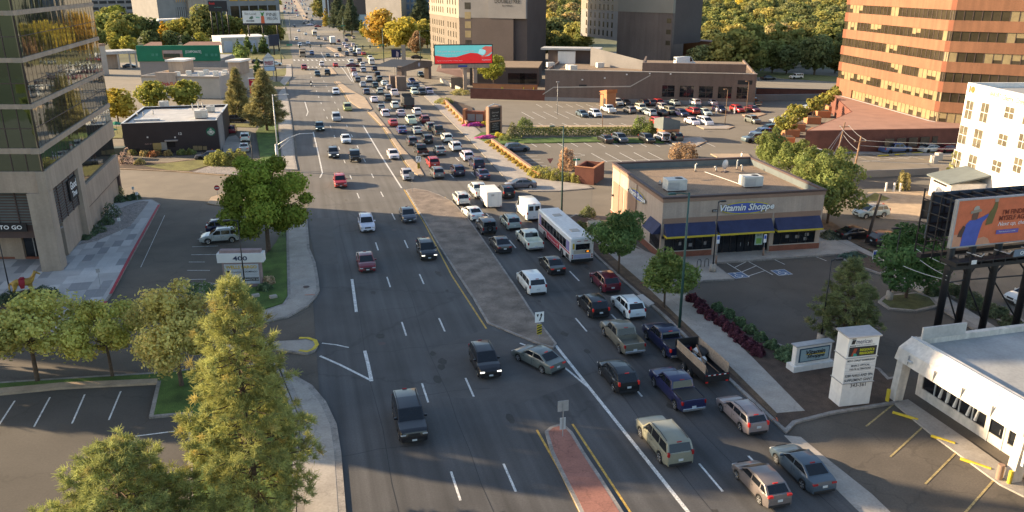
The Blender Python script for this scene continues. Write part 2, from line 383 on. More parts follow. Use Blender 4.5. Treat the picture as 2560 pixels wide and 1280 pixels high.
# ---- lane paint
wl = MB(); yl = MB()
for k in range(-1,60):
 Y0 = 40.2 + 12.25 * k
 if Y0 > 560: break
 for X0 in (7.35,10.8):
  if Y0 < 15: continue
  stripe(wl,[(X0 + drift(Y0),Y0),(X0 + drift(Y0 + 3.1),Y0 + 3.1)],.15,.010,True)
 Y1 = Y0 - 3.2
 for X0 in (23.05,26.6):
  if 84 < Y1 < 118 and X0 > 26: continue
  if Y1 > 15: stripe(wl,[(X0 + drift(Y1),Y1),(X0 + drift(Y1 + 3.1),Y1 + 3.1)],.15,.010,True)
stripe(wl,[(1388,862),(1445,934),(1520,1028),(1720,1280),(1790,1368)],.26,.010)
stripe(wl,[(1300,858),(1368,884),(1425,930),(1470,968)],.18,.012)
stripe(wl,[(880,698),(891,780)],.28,.010)
stripe(wl,[(912,877),(920,910),(929,953)],.28,.010)
stripe(wl,[(800,890),(850,912),(927,951)],.22,.012)
stripe(wl,[(805,858),(840,862),(872,869)],.15,.010)
stripe(wl,[(783,330),(795,380),(806,432),(800,444)],.22,.010)
stripe(wl,[(762,254),(770,280),(766,290)],.22,.010)
stripe(wl,[(908,314),(950,385),(1004,470)],.24,.010)
stripe(wl,[(853,167),(880,204)],.2,.010); stripe(wl,[(868,168),(884,206)],.2,.010)
stripe(wl,[(802,130),(813,149)],.25,.010)
for k in range(16): stripe(wl,[(735 + k * 11,149),(737 + k * 11.2,152)],.6,.012)
for k in range(12): stripe(wl,[(770 + k * 10,167),(772 + k * 10.2,169)],.5,.012)
tag(wl.build('lane_paint',M['white']),kind='structure')
stripe(yl,[(1342,1075),(1395,1168),(1450,1280),(1490,1365)],.16,.010)
stripe(yl,[(1431,1060),(1500,1165),(1575,1280),(1630,1365)],.16,.010)
stripe(yl,[(1010,474),(1062,560),(1130,690),(1216,822)],.16,.010)
stripe(yl,[(1112,492),(1168,552),(1230,642),(1300,742),(1386,862)],.16,.010)
stripe(yl,[(918,281),(958,322),(985,365),(1010,405),(1032,434)],.14,.010)
stripe(yl,[(835,204),(858,233),(870,255)],.14,.010)
tag(yl.build('yellow_line_paint',M['yellow']),kind='structure')
# ---- medians
pad('median_island',[(1362,1078),(1376,1066),(1396,1060),(1416,1065),(1432,1080),(1462,1130),(1502,1190),(1548,1262),(1600,1345),(1480,1345),(1442,1262),(1402,1182),(1377,1130)],.14,M['redbrick_pave'],M['kerb'],.24)
pad('median_island',[(1014,474),(1036,470),(1070,476),(1100,487),(1130,502),(1172,546),(1230,628),(1290,715),(1340,792),(1392,858),(1384,869),(1345,858),(1290,836),(1218,806),(1182,744),(1102,622)],.12,M['median'],M['kerb'],.2)
pad('median_island',[(921,280),(935,279),(975,328),(1004,367),(1045,412),(1060,437),(1052,441),(1036,432),(1014,404),(990,366),(962,322)],.12,M['mediantan'],M['mediantan'],.15)
pad('median_island',[(839,203),(850,204),(872,221),(898,236),(912,243),(931,272),(920,277),(896,268),(874,253),(861,232)],.12,M['mediantan'],M['mediantan'],.2)
pad('median_island',[(820,167),(828,167),(843,185),(831,186)],.12,M['mediantan'],M['mediantan'],.2)
pad('median_island',[(815,117),(823,116),(842,124),(864,142),(854,142),(836,130)],.12,M['mediantan'],M['mediantan'],.3)
tag(MB().flat([(9,640),(13,640),(9,1500),(1,1500)],.05).build('median_island',M['mediantan']),kind='structure')
# ---- left side: plaza, pavements, lawns
pad('plaza',[(402,510),(380,498),(300,502),(150,560),(-350,640),(-420,900),(0,843),(170,838),(236,802),(266,752),(278,735)],.14,M['paver'],M['kerb'],.2)
PLZ = [G(p[0],p[1],.14) for p in [(398,514),(380,502),(352,504),(200,620),(-300,700),(-420,880),(0,836),(165,830),(232,798),(262,750),(274,735)]]
def inside(p,poly):
 c = False; n = len(poly)
 for i in range(n):
  (x0,y0),(x1,y1) = poly[i - 1],poly[i]
  if (y0 > p[1]) != (y1 > p[1]) and p[0] < (x1 - x0) * (p[1] - y0) / (y1 - y0) + x0: c = not c
 return c
sl_,rr = MB(),random.Random(3)
sl2 = MB()
for i in range(34):
 for j in range(20):
  q = rr.random(); x0 = -52 + i * 1.0 + j * .08; y0 = 62 + j * 2.4
  cs = [(x0,y0),(x0 + .98,y0),(x0 + .98,y0 + 2.36),(x0,y0 + 2.36)]
  if q > .52 or not all(inside(c,PLZ) for c in cs): continue
  (sl_ if q < .28 else sl2).flat(cs,.156 + .001 * (q < .28))
tag(sl_.build('plaza_paving',M['paver2']),kind='structure'); tag(sl2.build('plaza_paving',M['paver3']),kind='structure')
rs = MB(); stripe(rs,[(398,514),(370,564),(330,636),(277,738)],.3,.162); stripe(rs,[(265,757),(255,774),(236,800)],.3,.162); stripe(rs,[(236,802),(172,834),(60,842)],.25,.162)
tag(rs.build('kerb_paint',M['redpaint']),kind='structure')
pad('gravel_bed',[(350,502),(372,503),(360,520),(325,565),(245,600),(196,612),(235,575),(300,520)],.18,M['gravel'])
pad('planting_bed',[(-60,775),(5,742),(60,724),(118,722),(146,733),(132,768),(40,790),(-60,810)],.2,M['mulch'])
# pavement by the avenue, upper and lower part
pad('pavement',[(663,803),(719,792),(768,765),(790,742),(799,725),(797,700),(789,655),(774,620),(768,540),(735,540),(716,572),(716,612),(719,740),(707,759),(652,777)],.13,M['conc'],M['kerb'],.3)
pad('pavement',[(744,424),(738,395),(733,340),(729,300),(722,255),(712,216),(696,232),(696,330),(708,424)],.13,M['conc'],M['kerb'],.25)
pad('pavement',[(712,214),(730,190),(728,160),(716,160),(715,185),(700,205)],.13,M['conc'])
pad('lawn',[(655,648),(690,606),(712,562),(716,612),(718,740),(706,757),(650,774),(560,745),(600,720),(655,715)],.16,M['grass'])
pad('lawn',[(690,425),(706,420),(694,330),(694,250),(640,330),(655,420)],.16,M['grass'])
pad('pavement',[(440,716),(520,705),(600,718),(560,744),(460,760)],.10,M['conc'])
pad('splitter_island',[(518,508),(528,492),(556,484),(650,490),(650,511),(540,512)],.13,M['mediantan'],M['mediantan'],.25)
pad('splitter_island',[(560,860),(690,853),(766,848),(788,854),(794,866),(786,877),(768,884),(690,874),(560,872)],.14,M['conc'],M['kerb'],.2)
yk = MB(); stripe(yk,[(748,849),(770,849),(788,855),(793,866),(785,876),(768,883),(748,880)],.34,.172)
tag(yk.build('kerb_paint',M['yelkerb']),kind='structure')
pad('pavement',[(700,918),(735,936),(780,962),(815,1003),(842,1060),(853,1130),(862,1240),(874,1400),(740,1400),(745,1150),(752,1050),(715,960)],.13,M['conc'],M['kerb'],.45)
pad('lawn',[(-60,958),(60,950),(220,940),(390,930),(450,924),(520,915),(690,905),(712,960),(750,1050),(743,1150),(738,1360),(470,1360),(470,1034),(372,1043),(392,956),(150,968),(-60,990)],.15,M['grass'],M['kerb'],.3)
pad('kerb',[(-60,990),(150,969),(392,957),(394,946),(150,956),(-60,975)],.17,M['mediantan'])
pl = MB()
for a,b in (((37,1002),(-5,1066)),((125,993),(85,1067)),((212,986),(180,1059)),((302,978),(272,1050)),((335,1091),(437,1078)),
             ((570,640),(608,640)),((472,655),(512,655)),((468,676),(525,676)),((460,699),(515,698)),((478,637),(560,636)),((480,617),(545,615)),((494,598),(502,598)),((500,580),(506,580))):
 stripe(pl,[a,b],.12,.006)
stripe(pl,[(352,668),(412,538)],.06,.007)
tag(pl.build('bay_paint',M['white']),kind='structure')
# planting in front of the coffee shop
pad('mulch_bed',[(284,421),(440,428),(612,442),(650,432),(640,412),(560,396),(470,398),(420,405),(300,402)],.12,M['mulch'],M['mediantan'],.3)
pad('lawn',[(360,414),(430,406),(500,399),(548,404),(520,414),(470,427),(420,425)],.16,M['drygrass'])
pad('gravel_bed',[(480,430),(530,413),(600,414),(640,428),(606,438)],.17,M['gravel'])
pad('lawn',[(560,308),(640,309),(640,318),(560,316)],.12,M['drygrass'])
pad('lawn',[(256,316),(308,316),(306,345),(262,345)],.12,M['drygrass'])
sheet('drive_lane',[(560,318),(640,318),(640,345),(640,385),(400,396),(330,396),(330,386),(560,384)],.004,M['street'])
pad('pavement',[(553,345),(590,338),(604,352),(596,374),(560,386)],.1,M['conc'])
# far left: verges along the entrance road
pad('verge',[(555,133),(700,128),(712,147),(560,150)],.1,M['drygrass'])
pad('verge',[(560,166),(640,166),(640,172),(560,174)],.1,M['drygrass'])
pad('verge',[(668,176),(720,170),(722,188),(660,192)],.1,M['drygrass'])
pad('verge',[(668,204),(722,204),(722,214),(690,216)],.1,M['drygrass'])
pad('verge',[(880,122),(930,130),(1000,128),(1085,138),(1085,150),(1000,140),(925,150),(885,130)],.1,M['drygrass'])
pad('verge',[(1700,196),(1830,188),(2110,205),(2110,192),(1830,172),(1690,182)],.1,M['drygrass'])
sheet('distant_road',[(1700,200),(1900,186),(2110,196),(2110,222),(1880,206),(1700,216)],.008,M['street'])
# ---- right side
MUL = [(1965,1082),(1812,940),(1660,790),(1560,704),(1490,640),(1447,592),(1412,548),(1440,534),(1482,548),(1655,652),(1695,712),(1780,790),(1868,852),(1930,852),(2010,882),(2200,920),(2222,943),(2262,936),(2246,1006),(2085,1032),(1990,1056)]
pad('mulch_bed',MUL,.13,M['mulch'],M['kerb'],.3)
pad('planting_strip',[(1938,1046),(1800,905),(1668,778),(1570,700),(1500,636),(1520,632),(1600,700),(1690,786),(1800,890),(1944,1030)],.16,M['dirt'])
pad('pavement',[(1942,1032),(1800,890),(1690,786),(1600,700),(1530,640),(1450,565),(1470,552),(1560,610),(1650,640),(1668,688),(1750,768),(1880,892),(2012,1026)],.175,M['conc'])
pad('pavement',[(1588,740),(1606,735),(1636,758),(1620,764)],.18,M['paver2'])
pad('pavement',[(1655,648),(1700,715),(1756,701),(1836,697),(1784,657),(2096,634),(2146,624),(2052,583),(1700,600)],.17,M['conc'],M['kerb'],.15)
pad('planting_bed',[(2098,634),(2112,652),(2200,684),(2222,676),(2192,646),(2146,624)],.17,M['mulch'],M['kerb'],.25)
pad('pavement',[(2050,570),(2090,585),(2195,640),(2340,725),(2560,860),(2560,890),(2320,742),(2180,656),(2050,590)],.14,M['conc'])
pad('planting_bed',[(2050,545),(2080,555),(2150,600),(2260,662),(2240,650),(2090,590),(2050,572)],.12,M['dirt'])
pad('planting_bed',[(2330,716),(2560,830),(2560,800),(2400,712),(2345,690)],.12,M['mulch'],M['kerb'],.2)
pad('kerb',[(2330,748),(2560,885),(2560,898),(2318,752)],.15,M['kerb'])
pad('tree_island',[(2195,752),(2214,737),(2290,730),(2332,744),(2348,764),(2290,777),(2222,771)],.17,M['weeds'],M['kerb'],.3)
pad('forecourt_slab',[(2140,500),(2172,480),(2330,478),(2375,520),(2350,556),(2200,545)],.10,M['mediantan'])
pad('planting_bed',[(2152,500),(2186,480),(2230,496),(2216,502),(2158,506)],.14,M['drygrass'],M['kerb'],.2)
pad('apron',[(2002,1092),(2060,1140),(2180,1235),(2320,1370),(2260,1390),(2100,1232),(1960,1088)],.012,M['conc'],base=-.02)
pad('pavement',[(2232,1005),(2270,998),(2420,1100),(2560,1200),(2560,1240),(2500,1210),(2330,1086)],.10,M['conc'])
# upper right pavements, forecourt islands
pad('pavement',[(1288,470),(1262,444),(1182,358),(1098,274),(1052,232),(1030,212),(1010,196),(1040,196),(1078,226),(1128,262),(1202,330),(1262,386),(1345,446),(1470,462),(1482,470),(1400,477),(1320,478)],.12,M['conc'],M['kerb'],.3)
pad('planting_bed',[(1345,446),(1262,386),(1218,352),(1232,348),(1352,432),(1490,440),(1490,460)],.2,M['mulch'])
pad('planting_bed',[(1108,250),(1165,312),(1200,318),(1180,268),(1120,246)],.18,M['mulch'])
pad('planting_bed',[(1185,342),(1205,330),(1290,335),(1310,348),(1255,362),(1215,355)],.18,M['grass'])
pad('lawn',[(1296,354),(1310,345),(1480,342),(1660,346),(1660,356),(1480,354),(1310,357)],.16,M['grass'])
pad('kerb',[(1296,318),(1580,318),(1580,313),(1300,313)],.14,M['mediantan'])
pad('splitter_island',[(1660,346),(1752,342),(1768,352),(1740,366),(1690,362)],.14,M['conc'],M['mediantan'],.3)
pad('splitter_island',[(1740,313),(1800,310),(1835,316),(1820,322),(1760,322)],.14,M['conc'],M['mediantan'],.3)
pad('splitter_island',[(1855,286),(1900,280),(1915,284),(1890,292),(1865,292)],.14,M['mediantan'],M['mediantan'],.3)
pad('pavement',[(1776,384),(1870,384),(1885,400),(1800,396)],.14,M['mediantan'])
pad('pavement',[(2010,372),(2110,384),(2190,384),(2400,390),(2400,384),(2110,378)],.14,M['conc'])
pl = MB()
for k in range(7): stripe(pl,[(1303.5 + k * 27.6,280 - k * .25),(1335 + k * 29.3,297 - k * .3)],.13,.004)
for k in range(22): stripe(pl,[(1340 + k * 25,260.5),(1356 + k * 25.6,268.5)],.13,.004)
for k in range(9): stripe(pl,[(1346 + k * 29.5,308),(1364 + k * 30,316)],.13,.004)
for k in range(14): stripe(pl,[(1318 + k * 33.8,353),(1342 + k * 34.3,367)],.13,.004)
for k in range(5): stripe(pl,[(1478 + k * 35.5,383 - k * .6),(1518 + k * 36,405 - k * .8)],.13,.004)
for k in range(5): stripe(pl,[(1270 + k * 8,383 + k * 8.4),(1336 + k * 7.6,382 + k * 8.0)],.13,.004)
stripe(pl,[(1476,404),(1656,398)],.13,.005)
stripe(pl,[(1421,387),(1444,383),(1462,388),(1440,392),(1421,387)],.12,.006)
for k in range(5): stripe(pl,[(2105 + k * 34,384),(2165 + k * 36,398)],.13,.004)
stripe(pl,[(2150,405),(2280,393)],.13,.005)
# hatched bay and bays in front of the vitamin shop
for a,b in (((1814,656),(1874,692)),((1866,651),(1932,687)),((1836,669),(1868,653)),((1854,680),(1892,664)),((1871,690),(1914,676)),((1934,648),(1962,661)),((2040,642),(2066,652))):
 stripe(pl,[a,b],.10,.005)
tag(pl.build('bay_paint',M['white']),kind='structure')
ylb = MB()
for a,b in (((2232,1012),(2165,1066)),((2312,1063),(2226,1142)),((2400,1122),(2313,1210)),((2488,1196),(2410,1285))): stripe(ylb,[a,b],.13,.008)
stripe(ylb,[(2296,398),(2330,401)],.3,.008)
tag(ylb.build('bay_paint',M['fadeyel']),kind='structure')
def access_mark(cx,cy):
 X,Y = G(cx,cy)
 t = MB(); t.flat([(X - .85,Y - .85),(X + .85,Y - .85),(X + .85,Y + .85),(X - .85,Y + .85)],.008)
 tag(t.build('access_mark',M['bluemark']),kind='structure')
 g = MB()
 stripe(g,[(X - .8,Y - .8),(X + .8,Y - .8),(X + .8,Y + .8),(X - .8,Y + .8),(X - .8,Y - .8)],.1,.012,True)
 ring = [(X - .08 + .38 * math.cos(a),Y - .22 + .38 * math.sin(a)) for a in [R(120 + 26 * i) for i in range(10)]]
 stripe(g,ring,.11,.013,True); stripe(g,[(X - .12,Y + .5),(X - .05,Y + .02),(X + .28,Y + .02),(X + .42,Y - .5)],.12,.014,True)
 g.disc((X - .13,Y + .6,.0145),.12,'z',10)
 tag(g.build('access_mark',M['white']),kind='structure')
access_mark(1846,688); access_mark(1954,681)
# manholes, utility marks
mh = MB()
for p in ((766,721),(955,859),(985,575)): mh.disc((*G(*p),.19 if p[0] == 766 else .008),.33,'z',16)
tag(mh.build('manhole_covers',M['trimdk']),kind='structure')
for pts in (((762,742),(778,741),(788,742)),((1932,1052),(1944,1058),(1940,1048)),((1660,716),(1672,712)),((1600,712),(1612,710))):
 um = MB(); stripe(um,list(pts),.1,.20 if pts[0][0] != 1932 else .155); tag(um.build('utility_mark',M['plain'],color=(.55,.12,.05)),kind='structure')
# ------------------------------------------------------------------ vehicles
def interp(pts,y):
 if y <= pts[0][0]: return pts[0][1]
 for (a,za),(b,zb) in zip(pts,pts[1:]):
  if y <= b: return za + (zb - za) * (y - a) / max(b - a,1e-6)
 return pts[-1][1]
S = {}
def spec(k,L,W,H,top,cab,axles,rw=.34,gc=.22,wt=.80,pillars=(),bed=None,tail='bar',rails=False,taper=.13,kind='car',boxy=.05,tz=None,hz=None,spare=False):
 S[k] = dict(L=L,W=W,H=H,top=top,cab=cab,axles=axles,rw=rw,gc=gc,wt=wt,pillars=pillars,bed=bed,tail=tail,rails=rails,taper=taper,kind=kind,boxy=boxy,tz=tz,hz=hz,spare=spare)
spec('sedan',4.8,1.84,1.46,[(-2.4,.72),(-2.33,.95),(-1.6,1.02),(-1.0,.96),(.9,.96),(1.6,.90),(2.15,.76),(2.36,.60),(2.4,.5)],[(-1.85,1.0),(-.95,1.43),(-.3,1.46),(.35,1.42),(1.3,.93)],(-1.42,1.45),.33,.2,.76,(-.25,),kind='sedan',tz=.83,hz=.66)
spec('hatch',4.25,1.78,1.52,[(-2.12,.75),(-2.06,1.0),(.9,1.0),(1.4,.92),(1.9,.76),(2.1,.58),(2.12,.5)],[(-2.02,.98),(-1.45,1.42),(-.5,1.52),(.35,1.46),(1.3,.95)],(-1.3,1.32),.32,.2,.78,(-.2,-1.15),kind='hatchback',tz=.95,hz=.68)
spec('suv',4.65,1.88,1.70,[(-2.32,.78),(-2.27,1.06),(.95,1.06),(1.6,1.02),(2.1,.88),(2.3,.68),(2.32,.55)],[(-2.22,1.03),(-1.75,1.62),(-.7,1.70),(.35,1.63),(1.22,1.04)],(-1.35,1.38),.36,.26,.80,(-.15,-1.2),tail='side',rails=True,kind='suv',tz=1.02,hz=.78)
spec('bigsuv',5.2,2.0,1.88,[(-2.6,.85),(-2.55,1.16),(1.2,1.16),(2.2,1.10),(2.5,.98),(2.58,.78),(2.6,.6)],[(-2.53,1.13),(-2.2,1.80),(-.9,1.88),(.55,1.80),(1.3,1.14)],(-1.5,1.6),.39,.3,.83,(-.05,-1.2),tail='side',rails=True,kind='large suv',tz=1.15,hz=.9)
spec('jeep',4.2,1.85,1.84,[(-2.02,.75),(-2.0,1.12),(.5,1.14),(1.8,1.10),(1.98,1.02),(2.0,.7)],[(-1.98,1.1),(-1.93,1.80),(-.6,1.84),(.52,1.80),(.75,1.13)],(-1.2,1.3),.40,.42,.90,(-.35,-1.15),tail='side',taper=.03,kind='boxy jeep',tz=.95,hz=.92,spare=True)
spec('minivan',5.1,1.98,1.75,[(-2.55,.8),(-2.5,1.08),(1.45,1.06),(2.0,.96),(2.4,.78),(2.53,.62),(2.55,.5)],[(-2.47,1.05),(-2.1,1.66),(-.8,1.75),(.75,1.66),(1.9,1.0)],(-1.5,1.55),.34,.2,.80,(.15,-1.15),tail='side',kind='minivan',tz=1.02,hz=.74)
spec('wagon',4.6,1.75,1.50,[(-2.3,.75),(-2.24,.98),(.9,.96),(1.6,.90),(2.1,.76),(2.28,.60),(2.3,.5)],[(-2.2,.97),(-1.8,1.42),(-.6,1.5),(.3,1.44),(1.25,.94)],(-1.3,1.35),.32,.2,.78,(-.15,-1.1),tail='side',rails=True,kind='station wagon',tz=.95,hz=.66)
spec('pickup',5.8,2.0,1.90,[(-2.9,.9),(-2.86,1.24),(-.9,1.26),(1.4,1.2),(2.3,1.16),(2.75,1.05),(2.88,.8),(2.9,.6)],[(-1.0,1.22),(-.8,1.82),(-.1,1.90),(.75,1.84),(1.5,1.2)],(-1.75,1.85),.40,.36,.84,(.12,),bed=(-2.78,-1.12,.82),tail='side',taper=.07,kind='pickup truck',tz=1.06,hz=.95)
spec('van',5.9,2.05,2.55,[(-2.95,.9),(-2.9,1.2),(1.6,1.2),(2.4,1.12),(2.8,.95),(2.93,.7),(2.95,.55)],[(-2.93,1.15),(-2.88,2.42),(-.3,2.55),(1.45,2.45),(2.3,1.12)],(-1.8,1.95),.35,.25,.88,(1.05,),tail='side',taper=.07,kind='cargo van',tz=1.2,hz=.85)
def loft_body(s):
 L,W = s['L'],s['W']; rw = s['rw']; ra = rw * 1.16
 st = set(np.linspace(-L / 2,L / 2,25).tolist()) | {p[0] for p in s['top']}
 for a in s['axles']: st |= {a + ra * q for q in (-1.001,-.92,-.75,-.45,0,.45,.75,.92,1.001)}
 if s['bed']: st |= {s['bed'][0],s['bed'][0] + .01,s['bed'][1],s['bed'][1] - .01}
 st = sorted(x for x in st if -L / 2 <= x <= L / 2); mb = MB(); secs = []
 for y in st:
  zt = interp(s['top'],y); zb = s['gc'] + (.06 if abs(y) > L / 2 - .3 else 0)
  for a in s['axles']:
   if abs(y - a) < ra: zb = max(zb,rw + math.sqrt(ra * ra - (y - a) ** 2) - .02)
  zb = min(zb,zt - .12); q = max(0,(abs(y) - (L / 2 - .65)) / .65); hw = W / 2 * (1 - s['taper'] * q * q)
  h = zt - zb
  half = [(hw * .95,zb),(hw * .995,zb + .18 * h),(hw,zb + .5 * h),(hw * .985,zt - .16 * h),(hw * .93,zt),(hw * .6,zt + .022),(0,zt + .03)]
  if s['bed'] and s['bed'][0] < y < s['bed'][1]: half[5] = (hw * .86,s['bed'][2]); half[6] = (0,s['bed'][2]); half[4] = (hw * .92,zt)
  secs.append([(x,y,z) for x,z in half] + [(-x,y,z) for x,z in half[-2::-1]])
 n = len(secs[0])
 for sct in secs: mb.v += sct
 for i in range(len(secs) - 1):
  for k in range(n - 1): mb.f.append((i * n + k,i * n + k + 1,(i + 1) * n + k + 1,(i + 1) * n + k)); mb.mi.append(0)
 mb.f.append(tuple(range(n))); mb.f.append(tuple(range(len(secs) * n - 1,len(secs) * n - n - 1,-1))); mb.mi += [0,0]
 def sidex(y): q = max(0,(abs(y) - (L / 2 - .65)) / .65); return W / 2 * (1 - s['taper'] * q * q) + .004
 mb.cur = 1
 for sx in (-1,1):
  for y in list(s['pillars']) + [s['cab'][-1][0] - .28]:
   if any(abs(y - a) < ra for a in s['axles']): continue
   x = sx * sidex(y); zt = interp(s['top'],y); mb.add([(x,y - .014,s['gc'] + .22),(x,y + .014,s['gc'] + .22),(x * .988,y + .014,zt - .04),(x * .988,y - .014,zt - .04)],[(0,1,2,3)])
   if y > -1.0 and s['bed'] is None or y > .5: x2 = x * 1.0; mb.add([(x2,y - .34,zt - .19),(x2,y - .16,zt - .19),(x2,y - .16,zt - .15),(x2,y - .34,zt - .15)],[(0,1,2,3)])
  ya,yb = s['axles'][0] + ra + .03,s['axles'][1] - ra - .03; x = sx * sidex(0); mb.add([(x,ya,s['gc'] + .01),(x,yb,s['gc'] + .01),(x,yb,s['gc'] + .13),(x,ya,s['gc'] + .13)],[(0,1,2,3)])
 me = mb.mesh('body',[M['paint'],M['plastic']]); bm = bmesh.new(); bm.from_mesh(me)
 # cabin hull
 c = s['cab']; wb,wt = W / 2 * .925,W / 2 * s['wt']; z0 = min(c[0][1],c[-1][1]); z1 = max(p[1] for p in c)
 def xw(z): return wb + (wt - wb) * max(0,(z - z0)) / (z1 - z0)
 cm = MB()
 for (y,z) in c: cm.v += [(-xw(z),y,z),(xw(z),y,z)]
 k = len(c)
 for i in range(k - 1): cm.f.append((2 * i,2 * i + 1,2 * i + 3,2 * i + 2))
 cm.f.append(tuple(2 * i for i in range(k))); cm.f.append(tuple(2 * i + 1 for i in range(k - 1,-1,-1))); cm.mi = [0] * len(cm.f)
 c2 = bmesh.new(); cme = cm.mesh('cab',M['paint']); c2.from_mesh(cme); bmesh.ops.recalc_face_normals(c2,faces=c2.faces)
 es = [e for e in c2.edges if len(e.link_faces) == 2]
 bmesh.ops.bevel(c2,geom=es,offset=s['boxy'],segments=2,profile=.5,affect='EDGES',clamp_overlap=True)
 c2.to_mesh(cme); c2.free(); bm.from_mesh(cme); bpy.data.meshes.remove(cme)
 bmesh.ops.recalc_face_normals(bm,faces=bm.faces); bm.to_mesh(me); bm.free()
 return smooth_mesh(me,35),xw
def clip(poly,ya,yb):
 def half(poly,sgn,lim):
  out = []
  for i in range(len(poly)):
   p,q = poly[i],poly[(i + 1) % len(poly)]; a,b = sgn * (p[0] - lim),sgn * (q[0] - lim)
   if a >= 0: out.append(p)
   if a * b < 0: t = a / (a - b); out.append((p[0] + t * (q[0] - p[0]),p[1] + t * (q[1] - p[1])))
  return out
 poly = half(poly,1,ya)
 return half(poly,-1,yb) if poly else []
def wheel_mesh(r,wd=.22):
 mb = MB(); n = 18; prof = [(r * .62,-wd / 2),(r * .93,-wd / 2),(r,-wd / 2 + .04),(r,wd / 2 - .04),(r * .93,wd / 2),(r * .62,wd / 2)]
 for i in range(n):
  a = 2 * math.pi * i / n; mb.v += [(x,q * math.cos(a),q * math.sin(a)) for q,x in prof]
 m_ = len(prof)
 for i in range(n):
  for k in range(m_ - 1): mb.f.append((i * m_ + k,i * m_ + k + 1,((i + 1) % n) * m_ + k + 1,((i + 1) % n) * m_ + k)); mb.mi.append(0)
 return smooth_mesh(mb.mesh('wheel',M['rubber']),40)
def rim_mesh(r,wd=.22):
 mb = MB(); x = wd / 2 + .002
 for i in range(5):
  a = 2 * math.pi * i / 5; da = .28
  for sx in (1,-1):
   pts = [(sx * x,.1 * r * math.cos(a + 1.3),.1 * r * math.sin(a + 1.3)),(sx * x,.64 * r * math.cos(a + da),.64 * r * math.sin(a + da)),(sx * x,.64 * r * math.cos(a - da),.64 * r * math.sin(a - da)),(sx * x,.1 * r * math.cos(a - 1.3),.1 * r * math.sin(a - 1.3))]
   mb.add(pts,[(0,1,2,3)])
 n = 18
 for sx in (1,-1):
  vs = []
  for i in range(n):
   a = 2 * math.pi * i / n; vs += [(sx * x,.60 * r * math.cos(a),.60 * r * math.sin(a)),(sx * (x + .006),.68 * r * math.cos(a),.68 * r * math.sin(a))]
  mb.add(vs,[(2 * i,2 * i + 1,(2 * i + 3) % (2 * n),(2 * i + 2) % (2 * n)) for i in range(n)])
  hb = [(sx * (x + .004),.16 * r * math.cos(2 * math.pi * i / 8),.16 * r * math.sin(2 * math.pi * i / 8)) for i in range(8)]; mb.add(hb,[tuple(range(8))])
 return mb.mesh('rim',M['chrome'])
PARTS = {}
